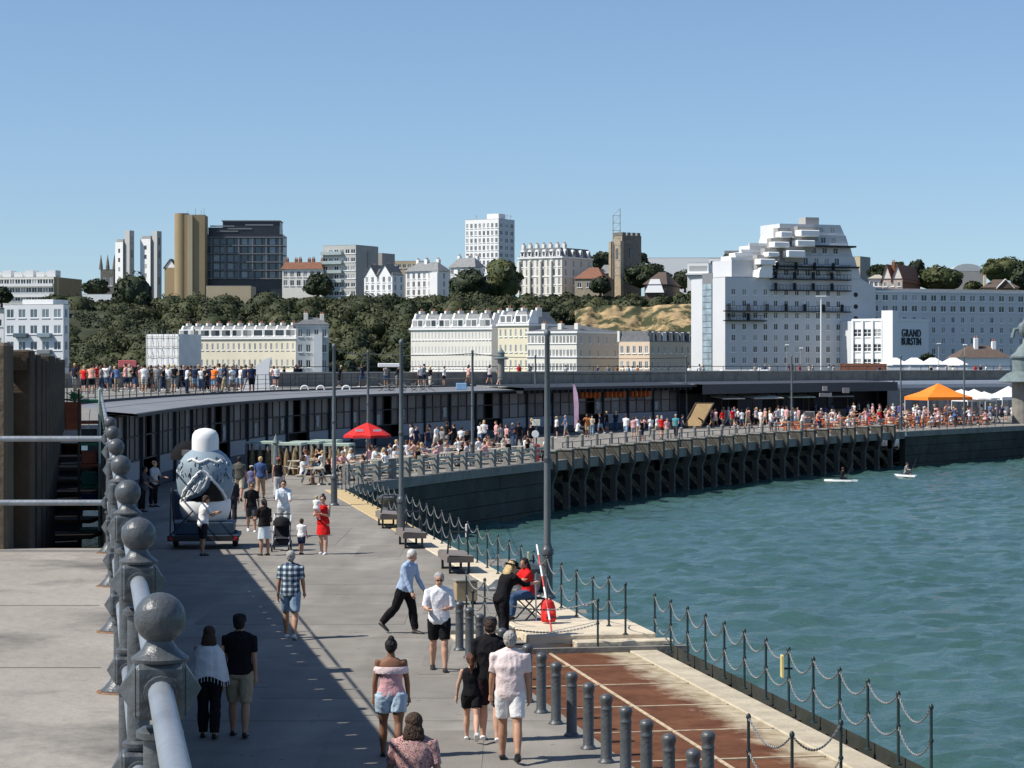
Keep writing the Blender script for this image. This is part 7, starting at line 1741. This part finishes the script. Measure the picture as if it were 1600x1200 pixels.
MB().bar((-.2 - .0, .8, 2.1), (1.3, .8, 2.1), .1, .1).build('top_bar', wood, dk); MB().bar((-1.05, -.9, .1), (.45, -.9, .1), .1, .1).build('bottom_bar', wood, dk)
MB().add([(-1.0, -.85, .22), (.40, -.85, .22), (.85, -.1, .95), (-.6, -.1, .95), (1.25, .78, 2.08), (-.22, .78, 2.08)], [(0, 1, 2, 3), (3, 2, 4, 5)]).build('canvas', mat('tan_canvas', (.30, .205, .10), .85, var=.1), dk)
# shark fin
fn = empty('white_fin', (PX(402, 137.5), 137.5, DECK), 0, 'large white fin shaped sculpture on the upper promenade', 'sculpture')
sil = [(-.85, 0), (.80, 0), (.74, .5), (.70, 1.1), (.74, 1.6), (.84, 2.1), (.45, 1.98), (.05, 1.68), (-.32, 1.2), (-.62, .6)]; m = MB().slab(sil, -.15, .25); m.build('fin', white_b, fn)
# hoops
for i, x in enumerate((427, 476, 501, 541)):
    p = PT(x, 600, 140); r_ = MB(); r_.tube([(math.cos(R(a)) * .24, 0, math.sin(R(a)) * .24) for a in range(0, 181, 20)], .05, 8); 
    r_.build('white_hoop', white_b, loc=(p.x, 140, DECK + .12), label=f'small white half hoop by the roof edge, {ordn[i]} from the left', cat='hoop', group='white half hoops by the roof edge')
# lantern cupolas
def cupola(x, y, z, s_, label, fig_=False):
    r_ = empty('iron_cupola', (x, y, z), 0, label, 'cupola')
    MB().lathe([(.95 * s_, 0), (1.3 * s_, .05), (1.32 * s_, .12), (.85 * s_, .45 * s_), (.62 * s_, .55 * s_)], n=24).build('lower_roof', verdigris, r_, smooth=True)
    MB().lathe([(.60 * s_, .55 * s_), (.62 * s_, 1.2 * s_)], n=24).build('drum', verdigris, r_)
    MB().lathe([(.70 * s_, 1.2 * s_), (.72 * s_, 1.28 * s_), (.45 * s_, 1.5 * s_), (.3 * s_, 1.75 * s_), (.12 * s_, 1.9 * s_), (.06 * s_, 2.2 * s_)], n=24).build('cap', verdigris, r_, smooth=True)
    MB().lathe([(.62 * s_, -z if z < 5 else -1.5), (.62 * s_, 0)], n=16).build('stem', concrete, r_)
    if fig_:
        m = MB(); m.ball((0, 0, 2.6 * s_), .35 * s_, .2 * s_, .4 * s_, 8); m.tube([(0, 0, 2.7 * s_), (-.5 * s_, 0, 2.6 * s_), (-.6 * s_, 0, 2.2 * s_)], .1 * s_, 6); m.tube([(0, 0, 2.8 * s_), (.2 * s_, 0, 3.3 * s_)], .16 * s_, 6); m.build('figure', verdigris, r_)
cupola(PX(1601, 206), 206, PZ(598, 206), 1.85, 'grey green domed lantern roof with a dark figure cut by the right edge', True)
cupola(PX(783, 170), 170, PZ(562, 170), .42, 'small dark round cupola on the upper promenade')
# kiosks in the dark bay
def kiosk(xp, y, w_, label, rm, wm):
    x = PX(xp, y); r_ = empty('kiosk', (x, y, 0), R(40), label, 'kiosk'); h = w_ / 2
    MB().box(-h, h, -1, 1, 0, 1.1).build('counter', wm, r_); MB().box(-h, h, .9, 1, 1.1, 2.3).build('back_wall', navy, r_)
    for sx in (-h, h - .1): MB().box(sx, sx + .1, -1, -.9, 1.1, 2.4).build('post', wood, r_)
    MB().add([(-h - .3, -1.5, 2.35), (h + .3, -1.5, 2.35), (h + .3, 1.2, 2.75), (-h - .3, 1.2, 2.75), (-h - .3, -1.5, 2.25), (h + .3, -1.5, 2.25), (h + .3, 1.2, 2.65), (-h - .3, 1.2, 2.65)], [(0, 1, 2, 3), (7, 6, 5, 4), (0, 4, 5, 1), (1, 5, 6, 2), (2, 6, 7, 3), (3, 7, 4, 0)]).build('roof', rm, r_)
    return r_
kiosk(1128, 203, 2.2, 'small kiosk with a white sloping lid left of the striped stall', whitecan, navy)
kiosk(1183, 205, 3.2, 'timber roofed food stall under the dark canopy', palewood, wood)
kiosk(1235, 212, 3.0, 'food hut with pale canopy in the dark bay', greenpale, blackm)
kiosk(1295, 217, 3.2, 'dark food hut with a row of white signs', roofmetal, blackm)
for i, (x, yy, wdt, hh) in enumerate(((1290, 617, 26, 6), (1289, 607, 10, 7), (1322, 610, 14, 8), (1148, 612, 10, 8), (1205, 611, 26, 5))):
    p = PT(x, yy, 206); MB().bbox(-wdt / 2 * 206 / F, wdt / 2 * 206 / F, -.03, .03, -hh / 2 * 206 / F, hh / 2 * 206 / F, .01).build('hanging_sign', palewood if i % 2 else mat('grey_sign', (.35, .35, .33), .7), loc=p, rz=R(35), label=('long pale sign above the dark food hut', 'small square sign above the long pale sign', 'pale sign hanging right of the dark food hut', 'small sign between the two kiosk roofs', 'thin long sign over the timber stall')[i], cat='sign')
ab = empty('menu_board', (PX(1264, 181), 181, 0), R(20), 'upright pale framed menu board among the orange tables', 'board'); MB().bbox(-.5, .5, -.04, .04, .2, 1.6, .02).build('board', palewood, ab); MB().box(-.4, .4, -.06, -.041, .35, 1.5).build('dark_face', mat('menu_face', (.25, .24, .2), .8, var=.5, scale=6), ab)
for sx in (-.45, .45): MB().box(sx - .04, sx + .04, -.1, .3, 0, .2).build('foot', wood, ab)

# ------------------------------------------------------------------ tables along the curved wall
def picnic(x, y, rz, m_, label, group, first=[None], hgt=.74):
    key = m_.name
    if key not in PIC:
        root = empty('picnic_table', (0, 0, 0))
        for k in range(4): MB().bbox(-.9, .9, -.36 + .185 * k, -.20 + .185 * k, .70, .745, .005).build('top_plank', m_, root)
        for sy in (-.68, .68): MB().bbox(-.9, .9, sy - .13, sy + .13, .41, .45, .005).build('seat_plank', m_, root)
        for sx in (-.65, .65):
            MB().bar((sx, -.32, .7), (sx, -.62, 0), .05, .08).build('leg', m_, root); MB().bar((sx, .32, .7), (sx, .62, 0), .05, .08).build('leg', m_, root)
            MB().bar((sx, -.8, .38), (sx, .8, .38), .05, .06).build('cross_bar', m_, root)
        PIC[key] = root; o = root; o.location = (x, y, 0); o.rotation_euler = (0, 0, rz)
    else: o = dup(PIC[key], None, (x, y, 0), rz)
    tag(o, label, 'picnic table', group); return o
PIC = {}
ins = offset(EDGE, 2.6); ins2 = offset(EDGE, 5.4)
T1 = [q for q in resample([tuple(p) for p in ins], 2.9) if 107 < q.y < 132]
T2 = [q for q in resample([tuple(p) for p in ins2], 3.0) if 107 < q.y < 134]
PG1 = 'picnic tables along the curved wall'
for j, q in enumerate([Vector((-8.6, 101)), Vector((-7.6, 104.5))] + T1 + T2):
    picnic(q.x, q.y, crnd.uniform(.8, 1.5), palewood, 'pale picnic table on the curved terrace', PG1)
    for _ in range(3 if q.y < 118 else 3):
        sd = crnd.choice((-1, 1)); a = crnd.uniform(.8, 1.5); xo = crnd.uniform(-.55, .55)
        nx, ny = -math.sin(a), math.cos(a)
        crowd(crnd.choice(['sitA', 'sitB']), q.x + math.cos(a) * xo + nx * .62 * sd, q.y + math.sin(a) * xo + ny * .62 * sd, -.02, math.degrees(a) + (0 if sd > 0 else 180), crnd.choice(['white', 'white', 'pink', 'black', 'striped', 'cream', 'salmon']), 'at the tables near the red parasol')
# balustrade of square timber posts and pale rails on the curved wall
bp = [q for q in resample([tuple(p) for p in offset(EDGE, .45)], 1.9) if 100 < q.y < 127]
bs = empty('timber_balustrade', (bp[0].x, bp[0].y, 0), 0, 'row of thick silvery timber posts with pale rails on top of the curved wall', 'balustrade')
pm_ = MB().bbox(-.15, .15, -.15, .15, 0, .92, .02).mesh('post', greywood); 
for i, q in enumerate(bp):
    d = q - bp[0]; nx_ = bp[min(i + 1, len(bp) - 1)] - bp[0]; a = math.atan2(nx_.y - d.y, nx_.x - d.x)
    link('post', pm_, bs, (d.x, d.y, 0), a)
    if i < len(bp) - 1:
        for z in (.42, .72): MB().bar((d.x, d.y, z), (nx_.x, nx_.y, z), .04, .11).build('rail', palewood, bs)
# pale-topped timber stalls by the shed
for i, (x, y, w_) in enumerate(((PX(412, 112), 112, 1.6), (PX(452, 110), 110, 1.5), (PX(480, 112), 112, 1.5), (PX(510, 114), 114, 1.4), (PX(530, 109), 109, 1.3))):
    r_ = empty('market_stall', (x, y, 0), R(-12), ('leftmost', 'second from the left', 'middle', 'fourth from the left', 'rightmost')[i] + ' of the dark timber stalls with pale green tops behind the walkers', 'stall', 'timber stalls with pale tops')
    h = w_ / 2; MB().bbox(-h, h, -.5, .5, 1.42, 1.55, .01).build('top', greenpale, r_)
    for sx in (-h + .05, h - .05): MB().bar((sx, -.45, 0), (sx, -.45, 1.42), .1, .1).build('leg', greywood, r_); MB().bar((sx, .45, 0), (sx, .45, 1.42), .1, .1).build('leg', greywood, r_)
    MB().bbox(-h + .1, h - .1, -.38, .4, .0, 1.1, .02).build('dark_front', darkwood, r_)
    for k in range(3): MB().lathe([(.02, 1.35), (.13, .9), (.16, .3), (.1, .05)], c=(-h + .35 + k * .4, -.42, 0), n=8).build('hessian_sack', mat('hessian', (.24, .18, .10), .95, var=.3, scale=6), r_)
# stone finial on the stalls
MB().lathe([(.2, 0), (.16, .3), (.1, 1.6), (.16, 1.7), (.02, 2.1)], n=10).build('carved_finial', verdigris, loc=(PX(431, 105), 105, 0), label='slender grey finial post among the dark stalls', cat='finial')
# low rail posts along the inner jetty and rail sections along the outer edge
jp = [q for q in resample([tuple(p) for p in offset(EDGE, 3.8)], 2.4) if 134 < q.y < 182]
for i, q in enumerate(jp):
    o = MB().lathe([(.11, 0), (.11, .95), (.13, 1.0), (.05, 1.06)], n=10).build('jetty_post', greywood, loc=(q.x, q.y, 0), label='short round grey post on the open jetty deck', cat='post', group='short posts on the jetty deck', smooth=True) if i == 0 else link('jetty_post', jp0.data, loc=(q.x, q.y, 0), label='short round grey post on the open jetty deck', cat='post', group='short posts on the jetty deck')
    if i == 0: jp0 = o
ir = [q for q in resample([tuple(p) for p in offset(EDGE, .5)], 1.5) if 128 < q.y < 198]
jr = empty('jetty_railing', (ir[0].x, ir[0].y, 0), 0, 'low thin metal railing between the pile heads along the jetty edge', 'railing')
jm = MB().box(-.03, .03, -.03, .03, 0, .95).mesh('baluster', iron)
for i in range(len(ir) - 1):
    a, b = ir[i] - ir[0], ir[i + 1] - ir[0]; link('baluster', jm, jr, (a.x, a.y, 0))
    for z in (.3, .6, .93): MB().bar((a.x, a.y, z), (b.x, b.y, z), .03, .035).build('rail', iron, jr)
# red post with signs
r_ = empty('signal_post', (PX(838, 125), 125, 0), 0, 'red post carrying a square white sign above a round white one', 'sign post'); MB().bbox(-.18, .18, -.12, .12, 0, .95, .03).build('red_box', mat('dull_red', (.28, .03, .03), .6), r_)
MB().tube([(0, 0, .9), (0, 0, 2.3)], .04, 6).build('pole', iron, r_); MB().bbox(-.22, .22, -.05, -.01, 1.95, 2.3, .02).build('square_sign', mat('cream_sign', (.75, .72, .6), .6), r_); MB().lathe([(.19, 0), (.2, .02), (.2, .06), (.19, .08)], n=20, M=Matrix.Translation((-.05, -.05, 1.5)) @ Matrix.Rotation(R(90), 4, 'X')).build('round_sign', white_b, r_)
# orange beer tables on the right
OT = [q for q in resample([tuple(p) for p in offset(EDGE, 4.2)], 3.2) if q.x / q.y * F + 800 > 1235] + [q for q in resample([tuple(p) for p in offset(EDGE, 7.5)], 3.2) if q.x / q.y * F + 800 > 1215] + [q for q in resample([tuple(p) for p in offset(EDGE, 11)], 3.2) if 1270 < q.x / q.y * F + 800]
ob = mat('orange_board', (.62, .18, .06), .6, var=.15)
for q in OT:
    a = math.pi * .28 + crnd.uniform(-.1, .1); picnic(q.x, q.y, a, ob, 'orange topped beer table among the packed drinkers', 'orange beer tables on the jetty')
    for _ in range(2 if q.y < 190 else 4):
        sd = crnd.choice((-1, 1)); xo = crnd.uniform(-.9, .9); nx, ny = -math.sin(a), math.cos(a)
        crowd(crnd.choice(['sitA', 'sitB', 'sitA', 'lean']), q.x + math.cos(a) * xo + nx * .7 * sd, q.y + math.sin(a) * xo + ny * .7 * sd, -.02, math.degrees(a) + (0 if sd > 0 else 180), crnd.choice(RT), 'among the orange beer tables')
# strolling crowd
def scatter(n, x0, x1, y0, y1, place, tops=RT, kinds=('standA', 'standB', 'walkA', 'walkB', 'walkC')):
    for i in range(n):
        x = x0 + (x1 - x0) * (i + crnd.random()) / n; onpx(crnd.choice(kinds), x, crnd.uniform(y0(x) if callable(y0) else y0, y1(x) if callable(y1) else y1), 0, crnd.choice(tops), place)
scatter(10, 640, 735, 700, 716, 'in the shade before the shed windows', ['black', 'navy', 'white', 'grey', 'black'])
scatter(9, 745, 840, 690, 704, 'between the shed and the round sign', ['black', 'navy', 'white', 'grey', 'pink'])
for x, y, tc, k in ((870, 684, 'white', 'standA'), (884, 683, 'blue', 'walkA'), (902, 685, 'white', 'sitA'), (918, 683, 'rust', 'lean'), (925, 681, 'cream', 'standB'), (938, 678, 'navy', 'walkA'), (978, 684, 'white', 'walkC'), (990, 686, 'pink', 'standA'), (997, 684, 'white', 'lean'), (1004, 686, 'pink', 'lean'), (1003, 690, 'black', 'standA'), (1017, 683, 'white', 'standB'), (1027, 682, 'white', 'walkA'), (1034, 686, 'red', 'walkB'), (1042, 687, 'pink', 'walkB'), (1056, 684, 'teal', 'walkC'), (1066, 680, 'navy', 'standA'), (948, 676, 'black', 'standA'), (962, 675, 'navy', 'standB')):
    onpx(k, x, y, 0, tc, 'left of the giant deck chair')
scatter(24, 1112, 1250, 664, 671, 'right of the giant deck chair')
scatter(18, 1262, 1440, 654, 660, 'before the dark bay', ['white', 'white', 'navy', 'white', 'pink', 'blue', 'purple'], ('standA', 'standB'))
scatter(16, 1440, 1598, 657, 662, 'around the gazebos')
# paddle boarders
for i, (x, y, lb, tc) in enumerate(((1315, 753, 'white paddle board carrying a kneeling bather in black', 'black'), (1415, 745, 'white paddle board carrying a kneeling person in grey', 'grey'))):
    p = G(x, y, WATER); r_ = empty('paddle_board', (p.x, p.y, WATER + .04), R(28 if i else 62), lb, 'paddle board', 'paddle boards'); 
    m = MB(); m.prism([(-.1, -1.2), (.1, -1.2), (.3, -.8), (.38, -.2), (.38, .4), (.28, .9), (.08, 1.25), (-.08, 1.25), (-.28, .9), (-.38, .4), (-.38, -.2), (-.3, -.8)], 0, .12); m.build('board', white_b, r_); MB().box(-.25, .25, -.8, .6, .121, .13).build('deck_pad', mat('deck_pad', (.1, .14, .16), .8), r_)
    o = crowd('sitA', p.x, p.y, WATER - .24, 60 if i else 110, tc, 'on a paddle board by the piles'); o['group'] = 'paddle boarders'
    MB().tube([(0, 0, 0), (.6, .3, 1.2)], .02, 6).build('paddle', blackm, loc=(p.x + .2, p.y - .3, WATER + .1), label=('dark paddle held over the left paddle board', 'dark paddle held over the right paddle board')[i], cat='paddle')
# white vans and hedging behind the parapet, street masts
for i, (x, yt, Y) in enumerate(((1283, 464, 300), (1252, 545, 300), (1230, 540, 300), (1467, 538, 300), (1508, 540, 280))):
    b = PT(x, 580, Y); r_ = empty('street_mast', (b.x, Y, 0), 0, ('tall slim mast with flat white head in front of the hotel', 'short thin mast left of the tall white headed one', 'leftmost thin mast before the hotel', 'thin mast below the hotel wing', 'rightmost thin mast near the white cottage')[i], 'mast')
    MB().tube([(0, 0, 0), (0, 0, PZ(yt, Y))], .09 if i == 0 else .06, 8).build('pole', white_b if i == 0 else gconc, r_)
    MB().bbox(-.7 if i == 0 else -.25, .7 if i == 0 else .25, -.15, .15, PZ(yt, Y) + .01, PZ(yt, Y) + .15, .03).build('head', white_b, r_)
hd = empty('brick_garden_wall', (PX(1312, 290), 290, .5), 0, 'reddish brick wall stretch behind the parapet before the hotel', 'wall'); MB().box(0, 6, 0, .4, 0, PZ(568, 290) - .5).build('brickwork', mat('red_brick', (.30, .12, .07), .9, var=.3, scale=3), hd)
for i, (x, w_) in enumerate(((1165, 3.0), (1148, 2.0))):
    r_ = empty('parked_van', (PX(x, 280), 280, 2.6), 0, ('white van roof showing over the parapet by the hotel', 'second white van roof left of the first')[i], 'van'); MB().bbox(-w_, w_, -1, 1, .35, 2.1, .3).build('body', white_b, r_); MB().bbox(-w_ * .9, w_ * .9, -1.02, -1.003, 1.4, 1.9, .02).build('window', glass, r_)
    for sx in (-w_ * .6, w_ * .6): MB().lathe([(.3, -1.1), (.36, -1.05), (.36, -.9)], n=14, M=Matrix.Translation((sx, 0, .35)) @ Matrix.Rotation(R(90), 4, 'X')).build('wheel', blackm, r_)
# chairs stacked on the roof edge (x frames) and a blue box
for i, x in enumerate((604, 622, 640, 655, 668)):
    r_ = empty('deck_trestle', (PX(x, 142), 142, DECK), 0, f'dark crossed trestle frame by the roof edge, {ordn[i]} from the left', 'trestle', 'crossed trestles by the roof edge')
    for a, b in (((-.5, 0, 0), (.4, 0, .55)), ((-.5, 0, .5), (.5, 0, 0))): MB().bar(a, b, .06, .06).build('strut', greywood, r_)
r_ = empty('white_awning_table', (PX(608, 146), 146, DECK), 0, 'white topped high table on the upper promenade', 'table'); MB().bbox(-.7, .7, -.4, .4, 1.5, 1.75, .03).build('top', whitecan, r_); MB().tube([(0, 0, 0), (0, 0, 1.5)], .05, 6).build('leg', blackm, r_); MB().box(-.3, .3, -.2, .2, 0, .04).build('foot', blackm, r_)
MB().bbox(-.35, .35, -.25, .25, 0, .45, .03).build('blue_box', mat('light_blue', (.25, .42, .62), .6), loc=(PX(721, 150), 150, DECK), label='light blue box on the upper promenade near the middle pole', cat='box')
MB().bbox(-.6, .6, -.05, .05, 1.5, 1.95, .02).build('red_banner', mat('faded_red', (.5, .12, .12), .7), loc=(PX(199, 150), 150, DECK), label='red banner above the crowd on the upper promenade at left', cat='banner')
# ------------------------------------------------------------------ every label singles out one thing
def pixel(o):
    p = o.matrix_basis.translation; return 800 + F * p.x / max(p.y, .1)
byl = {}
for o in COL.objects:
    if o.parent is None and 'label' in o and o.type in ('MESH', 'EMPTY'): byl.setdefault(o['label'], []).append(o)
WORD = ['leftmost', 'second from left', 'third from left', 'fourth from left', 'fifth from left', 'sixth from left', 'seventh from left', 'eighth from left', 'ninth from left', 'tenth from left', 'eleventh from left', 'twelfth from left']
for l, os_ in byl.items():
    if len(os_) > 1:
        os_.sort(key=pixel)
        for i, o in enumerate(os_):
            w_ = WORD[i] if i < len(WORD) else (str(i + 1) + 'th from left')
            if i == len(os_) - 1: w_ = 'rightmost'
            o['label'] = l + ', ' + w_
